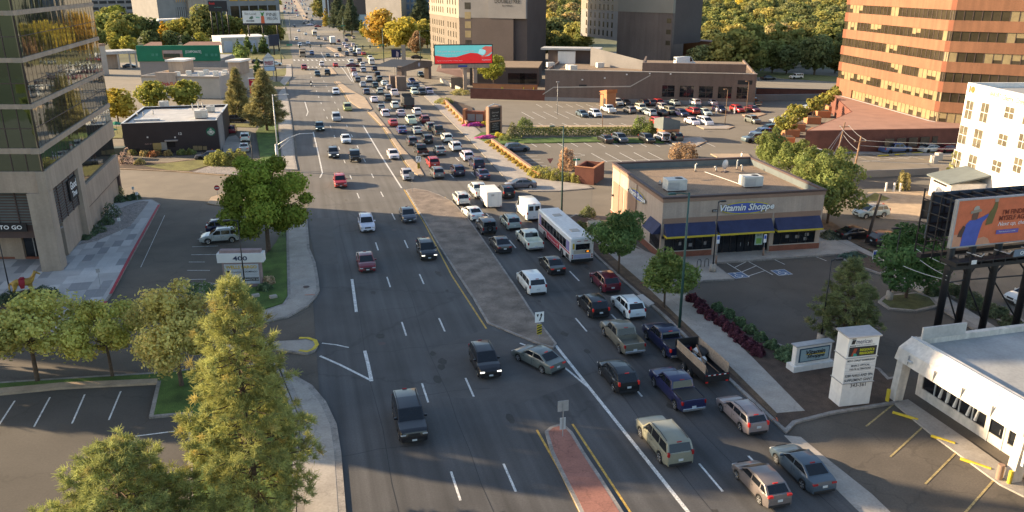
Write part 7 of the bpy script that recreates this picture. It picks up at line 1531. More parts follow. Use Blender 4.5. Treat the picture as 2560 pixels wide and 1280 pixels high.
fr = Frame(G(556,133),G(674,128)); o = bld('warehouse','long low white warehouse with bluish side wall',fr,'warehouse'); MB().box(0,fr.len,0,18,0,6.2).build('wall',M['roofwhite'],o); MB().box(-.1,fr.len + .1,-.1,18.1,6.2,6.6).build('roof',M['whitewall'],o)
for k in range(4): MB().box(fr.len * (.05 + .25 * k),fr.len * (.05 + .25 * k) + fr.len * .18,-.08,0,.4,5).build('door',M['plain'],o,color=(.46,.50,.58))
def block(name,label,pa_,pb_,pt,dep,m,cat='building',wins=None,roof=None):
 fr = Frame(G(*pa_),G(*pb_)); h = zat(*G(*pb_),pt); r = bld(name,label,fr,cat); MB().box(0,fr.len,0,dep,0,h).build('wall',m,r); MB().box(-.2,fr.len + .2,-.2,dep + .2,h,h + .6).build('roof',roof or M['roofgrey'],r); return r,fr,h
r,fr,h = block('parking_garage','grey multi level parking garage with dark open decks',(225,48),(405,42),-55,60,M['greywall'],'parking garage')
for k in range(6):
 z0 = 2.2 + k * (h - 3) / 6; g = MB().box(1,fr.len - 1,-.15,.0,z0,z0 + (h - 3) / 6 * .45).build('deck_opening',M['plastic'],r); f = MB()
 for i in range(9): f.box(1 + i * (fr.len - 3) / 8,2.2 + i * (fr.len - 3) / 8,-.3,-.16,z0,z0 + (h - 3) / 6 * .45)
 f.build('deck_grid',M['greywall'],g)
r,fr,h = block('office_building','tan and grey office block with amber reflecting windows behind the trees',(400,64),(702,52),-48,40,M['greywall'],'office building')
xa = fr.len; MB().box(xa * .22,xa * .37,-2.5,0,0,h + 1).build('stair_tower',M['tanwall'],r); MB().box(xa * .37,xa * .45,-2.4,0,0,h + .5).build('stair_tower',M['greywall'],r)
M['amberwin'] = mat('amber_reflection_glass',(.62,.30,.04),.25,.45,.12,.3,.5,spec=.5)  # the amber reflection is painted into the glass base colour
for a,b,z0,z1,mt in ((.135,.215,.52,.92,'amberwin'),(.56,.97,.52,.95,'amberwin'),(.14,.215,.10,.40,'glassdk'),(.56,.97,.08,.40,'glassbr')):
 g = MB().box(xa * a,xa * b,-.2,0,h * z0,h * z1).build('window_band',M[mt],r); f = MB()
 for i in range(6): q_ = xa * (a + (b - a) * i / 5); f.box(q_ - .5,q_ + .5,-.5,-.2,h * z0,h * z1)
 f.build('glazing_grid',M['greywall'],g)
fr = Frame(G(392,82),G(470,78)); o = bld('round_annex','low white round cornered annex before the amber windowed office',fr,'building'); mb = MB().tube([(4,5,0),(4,5,7)],5,5,14); mb.box(4,fr.len,0,10,0,7); mb.build('wall',M['offwhite'],o); MB().box(2,fr.len,-.3,10,7,7.8).build('roof',M['whitewall'],o); MB().box(4,fr.len,-.1,0,3,5.5).build('window',M['win'],o)
r,fr,h = block('store_building','dark brown big box store with pale lower front',(814,62),(944,62),-2,40,M['browndk'],'store'); xa = fr.len; MB().box(0,xa,-.4,0,0,h * .40).build('lower_front',M['plain'],r,color=(.36,.43,.46)); MB().box(-1,xa * .03,-1,-.4,0,h * 1.05).box(xa * .07,xa * .09,-1,-.41,0,h * 1.05).build('pillar',M['palemetal'],r); s_ = MB().box(xa * .09,xa * .22,-.8,-.4,h * .36,h * .50).build('wall_sign',M['plain'],r,color=(.45,.03,.06)); lettering('Savers',xa * .11,h * .08,xa * .155,-.9,h * .43,s_,M['inkwhite'],bold=.02)
r,fr,h = block('office_building','grey blue office tower with vertical window strips beside the hotel',(1006,110),(1078,104),-30,25,M['greywall'],'office building'); xa = fr.len
MB().box(-.2,xa * .14,-.5,0,0,h).build('corner_wall',M['cream'],r)
for i in range(6):
 for k in range(7): MB().box(xa * (.2 + .135 * i),xa * (.2 + .135 * i) + xa * .08,-.15,0,h * (.12 + .125 * k),h * (.12 + .125 * k) + h * .09).build('window',M['plain'],r,color=(.10,.15,.22))
o,fr,h = block('house','red brick house peeking out of the wood',(2022,92),(2060,92),68,12,M['brickor'],'house',None,M['roofbrown']); MB().box(fr.len * .3,fr.len * .5,-.1,0,2,4).build('window',M['whitewall'],o)
# far skyline of low shops either side of the avenue
sk = random.Random(31)
for i,(px0,px1,py,h,c) in enumerate(((590,640,34,12,'offwhite'),(560,600,14,12,'greywall'),(840,870,22,12,'brickred'),(835,890,4,14,'tanwall'),(900,960,14,14,'greywall'),(965,1005,8,12,'offwhite'),(450,540,6,14,'brown'))):
 fr = Frame(G(px0,py),G(px1,py)); r = bld('distant_shop',f'far low {dict(offwhite="off white", brickred="brick", greywall="grey", tanwall="tan", brown="brown")[c]} commercial block near the top of the picture',fr,'building','far commercial blocks, ' + c); MB().box(0,fr.len,0,40,0,h).build('wall',M[c],r); MB().box(0,fr.len,0,40,h,h + .5).build('roof',M['roofwhite'],r)
# ------------------------------------------------------------------ signs, poles, street furniture
CAMF = -YAW
def upright(name,label,cat,px,py,rz=0.0,group=None,z=0.0): return thing(name,label,cat,(*G(px,py,z),z),rz,group)
def lamp(px,py,top,m,label,arm=0.0,arm_rz=0.0,r0=.11,base=None,head=True,group=None):
 X,Y = G(px,py); h = zat(X,Y,top); r = thing('street_lamp',label,'street lamp',(X,Y,.1),arm_rz,group)
 MB().tube([(0,0,0),(0,0,h)],r0,r0 * .6,8).build('pole',m,r,True)
 if base: MB().tube([(0,0,0),(0,0,base)],.36,.33,12).build('concrete_base',M['conc'],r,True)
 if arm: MB().tube([(0,0,h - .15),(-arm * .5,0,h + .0),(-arm,0,h)],.05,.04,6).build('arm',m,r,True)
 if head: hd_ = MB().box(-arm - .35,-arm + .35,-.17,.17,h - .08,h + .08); link('lamp_head',bevel_mesh(hd_.mesh('lamp_head',m),.04,1),r)
 return r
lamp(1698,822,484,M['greenmetal'],'tall green street lamp on the planting strip near the yellow green tree',1.6,0,.14)
lamp(1404,546,316,M['greenmetal'],'tall green street lamp at the side street corner ahead of the bus',1.5,0,.13)
lamp(1781,682,506,M['blackmetal'],'black car park lamp on a round concrete base before the vitamin shop',.5,math.pi,.08,.9)
lamp(2050,862,652,M['blackmetal'],'black car park lamp behind the dark small pine',.7,math.pi,.08,.9); lamp(2222,752,572,M['blackmetal'],'black car park lamp on a pale base on the tree island',.6,0,.08,.9)
lamp(1393,288,206,M['greymetal'],'slim lamp post standing in the empty car park bays',0,0,.08); lamp(1506,318,236,M['wood'],'slim lamp post by the hedge near the brick pay hut',.6,0,.08); lamp(1812,312,224,M['wood'],'tan lamp post on the end island of the car park',.6,0,.08); lamp(1865,284,204,M['wood'],'tan lamp post between the two red cars',.5,0,.08)
lamp(699,424,238,M['palemetal'],'pale street lamp on the pavement beside the big green maple',2.2,math.pi * .93,.12); lamp(616,744,552,M['blackmetal'],'black lamp post in front of the 400 sign',1.0,0,.07); lamp(635,432,352,M['blackmetal'],'black lamp post beside the coffee shop drive lane exit',1.0,0,.07); lamp(27,737,590,M['blackmetal'],'black lamp post beside the horse statue',0,0,.07,head=False)
for px,py,t,lb in ((710,98,40,'far lamp post beside the pine melon billboard'),(728,102,44,'far curved lamp post beside the avenue'),(1052,160,78,'dark signal pole with camera at the far junction')): lamp(px,py,t,M['greenmetal'],lb,3.0,math.pi,.16)
def signal(px,py,top,arm,rz,label,sign=True):
 X,Y = G(px,py); h = zat(X,Y,top); r = thing('traffic_signal',label,'traffic signal',(X,Y,0),rz); MB().tube([(0,0,0),(0,0,h)],.18,.12,8).build('pole',M['greenmetal'],r,True)
 MB().tube([(0,0,6.2),(arm,0,6.6)],.14,.08,8).build('mast_arm',M['greenmetal'],r,True)
 for q in (.45,.7,.95):
  hd_ = MB().box(arm * q - .22,arm * q + .22,-.25,.15,5.6,6.8).build('signal_head',M['plastic'],r); mb = MB(); mb.disc((arm * q,-.26,5.85),.13,'y',10); mb.build('lens',M['plain'],hd_,color=(.03,.35,.18))
 if sign: MB().box(arm * .15,arm * .15 + 2.2,-.1,.0,6.5,7.0).build('street_name_sign',M['plain'],r,color=(.02,.22,.14))
signal(960,158,70,-11,0,'far traffic signal with mast arm over the queue'); signal(704,158,98,16,0,'far traffic signal with mast arm over the oncoming lanes'); signal(860,96,44,-8,0,'traffic signal at the farther junction')
# the near mast arm entering from the pavement (thick pole + curved arm)
X,Y = G(696,428); r = thing('mast_pole','white mast pole with a curved arm reaching over the shaded lane','mast pole',(X,Y,.1)); h = zat(X,Y,362); MB().tube([(0,0,0),(0,0,h)],.2,.18,10).build('pole',M['palemetal'],r,True)
T = Vector((*G(782,333,h + 1.6),h + 1.6)) - Vector((X,Y,.1)); MB().tube([(0,0,h - .3),(T.x * .35,T.y * .35,h + .9),(T.x * .65,T.y * .65,h + 1.5),T],.1,.06,7).build('arm',M['palemetal'],r,True); MB().tube([(0,0,h - 1.2),(T.x * .4,T.y * .4,h + .8)],.06,.05,6).build('brace',M['palemetal'],r,True)
# utility poles and wires
def pole(px,py,top,m,label,lean=(0,0),r0=.17,cross=True):
 X,Y = G(px,py); h = zat(X,Y,top); r = thing('utility_pole',label,'utility pole',(X,Y,0)); MB().tube([(0,0,-.1),(lean[0] * .5,lean[1] * .5,h / 2),(lean[0],lean[1],h)],r0,r0 * .65,8).build('pole',m,r,True)
 if cross:
  MB().tube([(lean[0] - 1.0,lean[1],h - .8),(lean[0] + 1.0,lean[1],h - .8)],.06).build('crossarm',m,r)
  for x in (-.9,0,.9): MB().tube([(lean[0] + x,lean[1],h - .74),(lean[0] + x,lean[1],h - .55)],.06,n=6).build('insulator',M['greymetal'],r)
 return Vector((X + lean[0],Y + lean[1],h))
t1 = pole(2127,468,341,M['wood'],'pale brown utility pole in front of the street wall',(.55,0)); t2 = pole(2091,398,306,M['wood'],'darker utility pole in front of the brick annex',(.75,0)); t3 = pole(2166,606,488,M['wooddark'],'dark leaning pole between the black sedan and the driveway',(1.25,.3),.2,False)
far_ = Vector((*G(2760,470),11.0)); f2 = Vector((*G(2230,452,3.0),3.0))
def wire(a,b,sag,label,group='overhead wires by the brick annex',rad=.03):
 pts = [a.lerp(b,i / 10) - Vector((0,0,sag * 4 * (i / 10) * (1 - i / 10))) for i in range(11)]; o = MB().tube(pts,rad,n=4).build('overhead_wire',M['greymetal']); tag(o,label,'wire',group)
E0 = Vector((*G(2700,520),10.5))
for a,b in ((t2 + Vector((-.9,0,-.6)),t1 + Vector((-.9,0,-.6))),(t2 + Vector((.9,0,-.6)),t1 + Vector((.9,0,-.6))),(t2 + Vector((0,0,-2.2)),t1 + Vector((0,0,-2.2)))): wire(a,b,.25,'overhead wire strung between the two brown utility poles')
for dz in (-.6,-1.4,-3.6): wire(t1 + Vector((0,0,dz)),E0 + Vector((0,0,dz)),.7,'overhead wire running from the pale brown pole towards the white building','overhead wires towards the white building')
for q in (2050,2062,2076): wire(t2 + Vector((0,0,-1.0 if q != 2076 else -2.5)),Vector((*G(q,402),.2)),0,'guy wire bracing the darker utility pole','guy wires of the darker pole',.035)
# --- plaza tall dark sign
fr = Frame(G(1222,340),G(1250,336)); ps = bld('pylon_sign','tall dark plaza sign with two black panels in a pink stone frame',fr,'pylon sign'); W_ = 3.4; h = zat(*fr.o,268)
MB().box(0,.35,0,.9,0,h).box(W_ - .35,W_,0,.9,0,h).box(.35,W_ - .35,0,.9,h * .47,h * .51).box(.35,W_ - .35,0,.9,h - .35,h).build('frame',M['stuccopink'],ps); MB().box(.35,W_ - .35,.1,.8,h * .08,h - .35).build('panel',M['blackmetal'],ps)
mb = MB().tube([(.2,.45,h + .02),(W_ / 2,.45,h + .45),(W_ - .2,.45,h + .02)],.12); mb.build('arch_cap',M['palemetal'],ps)
for z,t,wd,hh in ((h - 1.25,'Glenroyal',1.7,.42),(h - 1.85,'Steel Tree',1.3,.34),(h - 2.5,'PROFESSIONAL PLAZA',1.9,.2),(h * .40,'THE JENSEN',1.6,.26),(h * .34,'OFFICES',1.1,.22),(h * .28,'TOWN CENTER',1.7,.22),(h * .2,'EAST GARAGE',1.7,.22)): lettering(t,wd,hh,W_ / 2,.06,z,ps,M['plain'],(.42,.42,.40))
# --- vitamin shop low monument sign
a_,b_ = G(1985,932),G(2072,918); fr = Frame(a_,b_); ms = bld('monument_sign','low white monument sign with a framed vitamin shop panel in the mulch',fr,'monument sign'); W_ = fr.len; h = zat(*fr.o,868)
MB().box(-.25,W_ + .25,-.25,.75,0,.62).build('base',M['whitewall'],ms); MB().box(0,W_,0,.5,.62,h).build('body',M['whitewall'],ms); MB().box(-.12,W_ + .12,-.12,.62,h,h + .09).build('cap',M['greymetal'],ms); p_ = MB().box(.28,W_ - .2,-.05,0,.85,h - .22).build('panel',M['plain'],ms,color=(.03,.07,.11)); MB().box(.38,W_ - .30,-.07,-.05,.93,h - .30).build('panel_face',M['plain'],p_,color=(.30,.40,.42))
lettering('Vitamin',W_ * .55,.40,W_ * .52,-.12,(h + .62) / 2 + .26,p_,M['ink'],bold=.02,shear=.2); lettering('Shoppe',W_ * .5,.40,W_ * .54,-.12,(h + .62) / 2 - .14,p_,M['ink'],bold=.02,shear=.2); MB().vpoly([(W_ * .25,(h + .62) / 2 + .05),(W_ * .8,(h + .62) / 2 - .05),(W_ * .82,(h + .62) / 2 + .08),(W_ * .25,(h + .62) / 2 + .12)],-.09).build('swoosh',M['yelawn'],p_)
# --- tall tenant pylon of the strip mall
a_ = G(2097,1021); b_ = (a_[0] + 2.45 * math.cos(R(-3)),a_[1] + 2.45 * math.sin(R(-3))); fr = Frame(a_,b_); pl_ = bld('pylon_sign','tall white tenant sign beside the strip mall listing shops over 343-361',fr,'pylon sign'); W_ = 2.45; h = zat(*fr.o,843); D_ = 1.35
MB().box(0,W_,0,D_,0,h * .345).build('base',M['whitewall'],pl_); MB().box(.0,W_,.0,D_,h * .355,h * .70).build('tenant_box',M['signwhite'],pl_); MB().box(0,W_,0,D_,h * .71,h - .1).build('top_box',M['signwhite'],pl_)
for z in (h * .345,h * .70): MB().box(-.07,W_ + .07,-.07,D_ + .07,z,z + h * .010).build('band',M['greymetal'],pl_)
MB().add([(-.12,-.12,h - .1),(W_ + .12,-.12,h - .1),(W_ + .12,D_ + .12,h - .02),(-.12,D_ + .12,h - .02),(-.12,-.12,h - .0),(W_ + .12,-.12,h - .0),(W_ + .12,D_ + .12,h + .1),(-.12,D_ + .12,h + .1)],[(0,3,2,1),(4,5,6,7),(0,1,5,4),(1,2,6,5),(2,3,7,6),(3,0,4,7)]).build('cap',M['greymetal'],pl_)
lettering('merican',1.25,.34,1.25,-.02,h * .925,pl_,M['plain'],(.05,.05,.10)); MB().vpoly([(.22,h * .895),(.5,h * .895),(.58,h * .955),(.30,h * .955)],-.02).vpoly([(.24,h * .962),(.60,h * .962),(.56,h * .975),(.3,h * .975)],-.02).build('letter_mark',M['ink'],pl_); lettering('FAMILY & CLEANING INC',1.5,.09,1.4,-.02,h * .876,pl_,M['ink'])
mb = MB()
for k in range(3): mb.disc((.22 + .16 * k,-.02,h * .872),.06,'y',8)
mb.build('dots',M['ink'],pl_); sc_p = MB().box(.14,W_ - .14,-.04,0,h * .728,h * .855).build('led_screen',M['ink'],pl_); MB().vpoly([(.3,h * .735),(.62,h * .74),(.75,h * .835),(.52,h * .84)],-.05).build('picture',M['plain'],sc_p,color=(.30,.05,.02)); MB().vpoly([(.45,h * .732),(.8,h * .732),(.72,h * .765),(.5,h * .775)],-.055).build('picture',M['plain'],sc_p,color=(.02,.25,.20))
lettering('ENDODONTIC &',1.15,.19,1.55,-.05,h * .812,sc_p,M['plain'],(.62,.62,.02),bold=.02); lettering('PERIODONTIST',1.15,.19,1.55,-.05,h * .765,sc_p,M['plain'],(.62,.62,.02),bold=.02)
for z,t,wd in ((.665,'MEN’S CHALET BARBERSHOP',2.2),(.595,'MARK’S OPTICAL',1.5),(.545,'TAILOR ALTERATIONS',1.75),(.455,'5280 NAILS AND SPA',2.25),(.39,'SUPPLEMENT GIANT',2.25)): lettering(t,wd,.22 if z < .5 else .16,W_ / 2,-.02,h * z,pl_,M['ink'],bold=.015)
for z in (.42,.49,.52,.57,.62): MB().box(.04,W_ - .04,-.012,0,h * z,h * z + .02).build('panel_rail',M['greymetal'],pl_)
lettering('343-361',1.25,.30,W_ * .52,-.02,h * .315,pl_,M['plain'],(.10,.08,.07),bold=.015)
# --- 400 monument sign
a_ = G(556,712); b_ = G(660,714); fr = Frame(G(558,718),G(660,716)); s4 = bld('monument_sign','wide pinkish tenant sign headed 400 behind the tall pine top',fr,'monument sign'); W_ = fr.len; h = zat(*fr.w(W_ / 2,0),638); M['pinkst'] = mat('pink_granite',(.30,.22,.21),.8,.1,1.5,.1,9)
MB().box(.15,W_ - .15,0,.7,0,h - .75).build('body',M['pinkst'],s4); MB().box(-.25,W_ + .25,-.15,.85,h - .75,h + .2).build('header',M['signwhite'],s4); MB().box(0,W_,.05,.7,h + .2,h + .5).build('cap',M['pinkst'],s4)
p_ = MB().box(.35,W_ - .35,-.05,0,.35,h - .95).build('panel',M['plain'],s4,color=(.45,.47,.50)); lettering('400',1.45,.48,W_ * .5,-.18,h - .28,s4,M['plain'],(.04,.05,.09),bold=.02); lettering('WELLS FARGO',W_ - 1.0,.34,W_ / 2,-.07,h - 1.25,p_,M['plain'],(.52,.34,.03),bold=.03)
lettering('JJ DOMINGO',1.5,.24,W_ * .70,-.07,h - 1.78,p_,M['ink'],bold=.01); lettering('COUNTER',1.0,.18,W_ * .36,-.07,h - 1.8,p_,M['ink']); mb = MB(); mb.disc((W_ * .17,-.07,h - 1.8),.2,'y',14); mb.build('tenant_mark',M['ink'],p_)
MB().box(W_ * .5,W_ - .4,-.07,-.05,h - 2.75,h - 2.4).build('tenant_strip',M['ink'],p_); lettering('FRANCS TO GO',1.5,.17,W_ * .72,-.09,h - 2.58,p_,M['inkwhite'])
for z in (1.5,2.05,2.35): MB().box(.35,W_ - .35,-.062,-.05,h - z,h - z + .03).build('panel_rail',M['greymetal'],p_)
MB().box(W_ * .495,W_ * .505,-.065,-.05,.35,h - 1.5).build('panel_rail',M['greymetal'],p_)
for px,py in ((640,745),(684,748)): o = bevel_mesh(MB().box(-.35,.35,-.22,.22,0,.28).mesh('ground_box',M['conc']),.03,1); tag(link('ground_box',o,None,(*G(px,py),.14),(0,0,.3)),'pale ground light box on the lawn before the 400 sign' if px < 660 else 'pale ground light box nearest the rounded kerb','ground light')
# --- big orange billboard on steel legs
h0,h1 = 8.9,12.75; a_ = G(2377,618,h0); b_ = G(2600,596,h0 + .0); fr = Frame(a_,b_); bb = bld('billboard','orange billboard of a waving man in a blue shirt on black steel legs',fr,'billboard'); W_ = 14.6; h1 = zat(*fr.o,503); print('legs',[tuple(round(v,1) for v in local(fr,G(*p))) for p in ((2352,862),(2404,852),(2468,846),(2552,838))]); print('bb',fr.len,math.degrees(fr.ang),h1)
fc_ = MB().box(0,W_,0,.25,h0,h1).build('face',M['plain'],bb,color=(.66,.17,.075)); f = MB().box(-.12,W_ + .12,-.05,.3,h0 - .1,h0).box(-.12,W_ + .12,-.05,.3,h1,h1 + .1).box(-.12,0,-.05,.3,h0,h1).box(W_,W_ + .12,-.05,.3,h0,h1); f.build('face_frame',M['greymetal'],bb)
H_ = h1 - h0
def art(pts,col,lay,name='artwork'): MB().vpoly([(x * H_ * 1.0,h0 + y * H_) for x,y in pts],-.012 - .004 * lay).build(name,M['plain'],fc_,color=col)
art([(.0,.0),(.25,.0),(.2,.2),(.1,.27),(0,.27)],(.62,.30,.18),1); art([(.55,0),(1.0,0),(.92,.12),(.8,.17),(.65,.14)],(.62,.30,.18),1)
art([(.22,.0),(.62,.0),(.66,.3),(.70,.50),(.80,.60),(.82,.68),(.62,.60),(.50,.56),(.36,.56),(.28,.48),(.24,.3)],(.085,.115,.40),2)
art([(.80,.60),(.82,.68),(.90,.80),(.94,.96),(1.0,.97),(1.02,.8),(.98,.6),(.95,.45),(.78,.42)],(.16,.13,.045),3); art([(.92,.92),(.90,1.0),(1.02,.99),(1.0,.92)],(.40,.30,.24),4); art([(.10,.22),(.22,.2),(.28,.42),(.22,.46),(.14,.34)],(.10,.055,.04),3)
art([(.40,.56),(.54,.57),(.56,.74),(.42,.74),(.39,.66)],(.16,.085,.06),4); art([(.34,.70),(.62,.74),(.60,.79),(.35,.76)],(.33,.27,.2),5); art([(.40,.77),(.56,.79),(.53,.86),(.47,.87),(.42,.84)],(.45,.40,.33),5)
lettering('I’M FINDING',2.9,.42,H_ * 1.55,-.04,h0 + H_ * .68,fc_,M['plain'],(.20,.04,.02),bold=.02); lettering('MYSELF AGAIN',3.4,.42,H_ * 1.55,-.04,h0 + H_ * .55,fc_,M['plain'],(.20,.04,.02),bold=.02); lettering('Next up, the fun',3.5,.46,H_ * 1.56,-.04,h0 + H_ * .41,fc_,M['inkwhite'],shear=.3)
MB().box(H_ * 1.1,H_ * 1.68,-.05,-.03,h0 + H_ * .20,h0 + H_ * .29).build('artwork',M['plain'],fc_,color=(.16,.12,.36)); lettering('Find it at your center',1.7,.14,H_ * 1.39,-.06,h0 + H_ * .245,fc_,M['inkwhite'])
# legs, catwalk, bracing, second face behind
for px,py in ((2352,862),(2404,852),(2468,846),(2552,838)):
 lx_,ly_ = local(fr,G(px,py)); ly_ += .75; MB().tube([(lx_,ly_,-.1),(lx_,ly_,h1 - .3)],.30,.30,10).build('leg',M['blackmetal'],bb,True)
ls = [(local(fr,G(*p))[0],local(fr,G(*p))[1] + .75) for p in ((2352,862),(2404,852),(2468,846),(2552,838))]
for (xa,ya),(xb,yb) in zip(ls,ls[1:]):
 MB().tube([(xa,ya,5.6),((xa + xb) / 2,(ya + yb) / 2,7.4)],.08).tube([(xb,yb,5.6),((xa + xb) / 2,(ya + yb) / 2,7.4)],.08).tube([(xa,ya,5.4),(xb,yb,5.4)],.07).tube([(xa,ya,5.4),(xb,yb,1.2)],.07).build('brace',M['blackmetal'],bb)
for y0 in (-.9,2.4): MB().box(-.8,W_ + .4,y0 - .25,y0 + .25,h0 - 1.6,h0 - 1.25).build('truss_beam',M['blackmetal'],bb)
cw = MB().box(-.6,W_ + .4,-1.4,-.5,h0 - .95,h0 - .85)
for i in range(13): cw.box(-.5 + i * 1.2,-.42 + i * 1.2,-1.4,.3,h0 - 1.25,h0 - .95).box(-.5 + i * 1.2,-.45 + i * 1.2,-1.42,-1.38,h0 - .85,h0 - .15)
cw.box(-.6,W_ + .4,-1.42,-1.38,h0 - .2,h0 - .14); cw.build('catwalk',M['blackmetal'],bb)
rf = MB()
for i in range(6): rf.box(.4,W_ + .5,3.2,3.3,h0 - .6 + i * .8,h0 - .5 + i * .8)
for i in range(12): rf.box(.4 + i * 1.3,.5 + i * 1.3,.3,3.2,h0 + .2,h0 + .3).box(.4 + i * 1.3,.5 + i * 1.3,3.1,3.2,h0 - .9,h1 - .2).box(.4 + i * 1.3,.5 + i * 1.3,.3,3.2,h1 - .3,h1 - .2)
rf.build('rear_frame',M['blackmetal'],bb); MB().box(.4,W_ + .5,3.31,3.45,h0 - .3,h1 - .15).build('rear_face_back',M['plain'],bb,color=(.05,.065,.085)); sl3 = MB()
for i in range(5): sl3.box(-.5,-.42,.3,3.3,h0 - .7 + i * 1.0,h0 - .62 + i * 1.0)
for i in range(4): sl3.box(-.51,-.41,.3 + i * .98,.38 + i * .98,h0 - 1.4,h1 + .3)
sl3.build('side_lattice',M['blackmetal'],bb)
pn = MB().box(.9,1.4,-1.46,-1.43,h0 - 1.1,h0 - .75).build('number_plate',M['signwhite'],bb); op = MB().box(5.0,8.6,-1.5,-1.44,h0 - .8,h0 - .2).build('operator_plate',M['plain'],bb,color=(.16,.20,.25)); lettering('OUTFRONT',2.6,.34,6.9,-1.52,h0 - .5,op,M['inkwhite'],bold=.02)
for i in range(5): o = MB().tube([(1.5 + 2.8 * i,-.2,h0 - .5),(1.5 + 2.8 * i,-1.7,h0 - .4),(1.5 + 2.8 * i,-1.9,h0 - .1)],.04).build('lamp_arm',M['palemetal'],bb)
ws = [Vector((*G(2262,668,6.5),6.5)),Vector((*G(2300,630,7.5),7.5))]
for i,(p,q) in enumerate((((2258,665,5.2),(2366,700,5.8)),((2290,622,6.2),(2366,662,7.2)),((2300,650,5.6),(2368,690,6.2)))): wire(Vector((*G(*p),p[2])),Vector((*G(*q),q[2])),.1,'slack grey cable running into the billboard frame','cables at the billboard')
# --- red and teal roadside billboard
fr = Frame(G(1088,160,8.2),G(1230,158,8.2)); rb = bld('billboard','digital billboard with teal top and red wave on a forked tan post',fr,'billboard'); W_ = fr.len; h1 = zat(*fr.o,114); h0 = 8.3; H_ = h1 - h0; M['screen'] = mat('lit_screen',(1,1,1),.5,.03,1,objcol=True,emit=.55)
fc_ = MB().box(0,W_,0,.6,h0,h1).build('face',M['screen'],rb,color=(.14,.52,.50)); MB().box(-.2,W_ + .2,-.05,.7,h0 - .2,h0).box(-.2,W_ + .2,-.05,.7,h1,h1 + .25).box(-.2,0,-.05,.7,h0,h1).box(W_,W_ + .2,-.05,.7,h0,h1).build('face_frame',M['blackmetal'],rb)
wave = [(0,0),(1,0),(1,.55),(.95,.40),(.86,.36),(.74,.55),(.62,.58),(.5,.48),(.38,.36),(.22,.34),(0,.45)]
MB().vpoly([(x * W_,h0 + y * H_) for x,y in wave],-.02).build('artwork',M['screen'],fc_,color=(.62,.02,.02)); MB().vpoly([(x * W_,h0 + y * H_) for x,y in [(.82,.82),(.88,.94),(1,.92),(1,.62),(.93,.46),(.84,.32),(.80,.36),(.88,.5),(.90,.66)]],-.03).build('artwork',M['screen'],fc_,color=(.60,.12,.09)); MB().vpoly([(x * W_,h0 + y * H_) for x,y in [(.76,.55),(.78,.78),(.89,.72),(.86,.46)]],-.035).build('artwork',M['screen'],fc_,color=(.38,.68,.68))
lettering('Get paid to pay your stupid bills.',W_ * .66,H_ * .13,W_ * .37,-.05,h0 + H_ * .66,fc_,M['inkwhite'],bold=.02); lettering('Earn points on your spend',W_ * .33,H_ * .09,W_ * .2,-.05,h0 + H_ * .48,fc_,M['inkwhite'],bold=.02); lettering('Equal housing lender. Terms apply.',W_ * .45,H_ * .06,W_ * .26,-.05,h0 + H_ * .15,fc_,M['inkwhite']); lettering('Keystone',W_ * .15,H_ * .10,W_ * .90,-.05,h0 + H_ * .17,fc_,M['inkwhite'],bold=.02)
MB().box(W_ * .1,W_ * .95,-.3,.9,h0 - 1.3,h0 - .25).build('support_beam',M['tanwall'],rb); MB().box(W_ * .40,W_ * .56,-.4,-.31,h0 - 1.0,h0 - .5).build('operator_plate',M['plain'],rb,color=(.06,.09,.34))
for q,wd in ((.52,1.0),(.70,1.1)): MB().box(W_ * q - wd / 2,W_ * q + wd / 2,.0,.9,0,h0 - 1.31).build('post',M['tanwall'],rb)
MB().add([(W_ * .44,0,h0 - 1.35),(W_ * .52,0,h0 - 4),(W_ * .52,.8,h0 - 4),(W_ * .44,.8,h0 - 1.35)],[(0,1,2,3)]).build('gusset',M['tanwall'],rb)
# --- pine melon billboard and dark one beside it, left background
def billboard(label,px0,px1,py_t,py_b,base,posts,col=(.62,.64,.64)):
 X,Y = G(*base); zb = zat(X,Y,py_b); zt = zat(X,Y,py_t); a_ = G(px0,py_b,zb); b_ = G(px1,py_b,zb); fr = Frame(a_,b_); r = bld('billboard',label,fr,'billboard'); f = MB().box(0,fr.len,0,.5,zb,zt).build('face',M['plain'],r,color=col); MB().box(-.2,fr.len + .2,-.03,.6,zb - .9,zb - .01).build('apron',M['blackmetal'],r)
 for q in posts: MB().tube([(fr.len * q,.8,0),(fr.len * q,.8,zt)],.35,.35,8).build('post',M['blackmetal'],r,True)
 return r,f,fr.len,zb,zt
r,f,W_,zb,zt = billboard('white billboard reading pine melon and eat local over the green belt',608,700,27,58,(655,128),(.12,.5,.9)); H_ = zt - zb
lettering('PINE',W_ * .27,H_ * .26,W_ * .79,-.06,zb + H_ * .70,f,M['ink']); lettering('MELON',W_ * .28,H_ * .22,W_ * .80,-.06,zb + H_ * .38,f,M['ink']); lettering('Eat Local',W_ * .30,H_ * .16,W_ * .22,-.06,zb + H_ * .76,f,M['ink'])
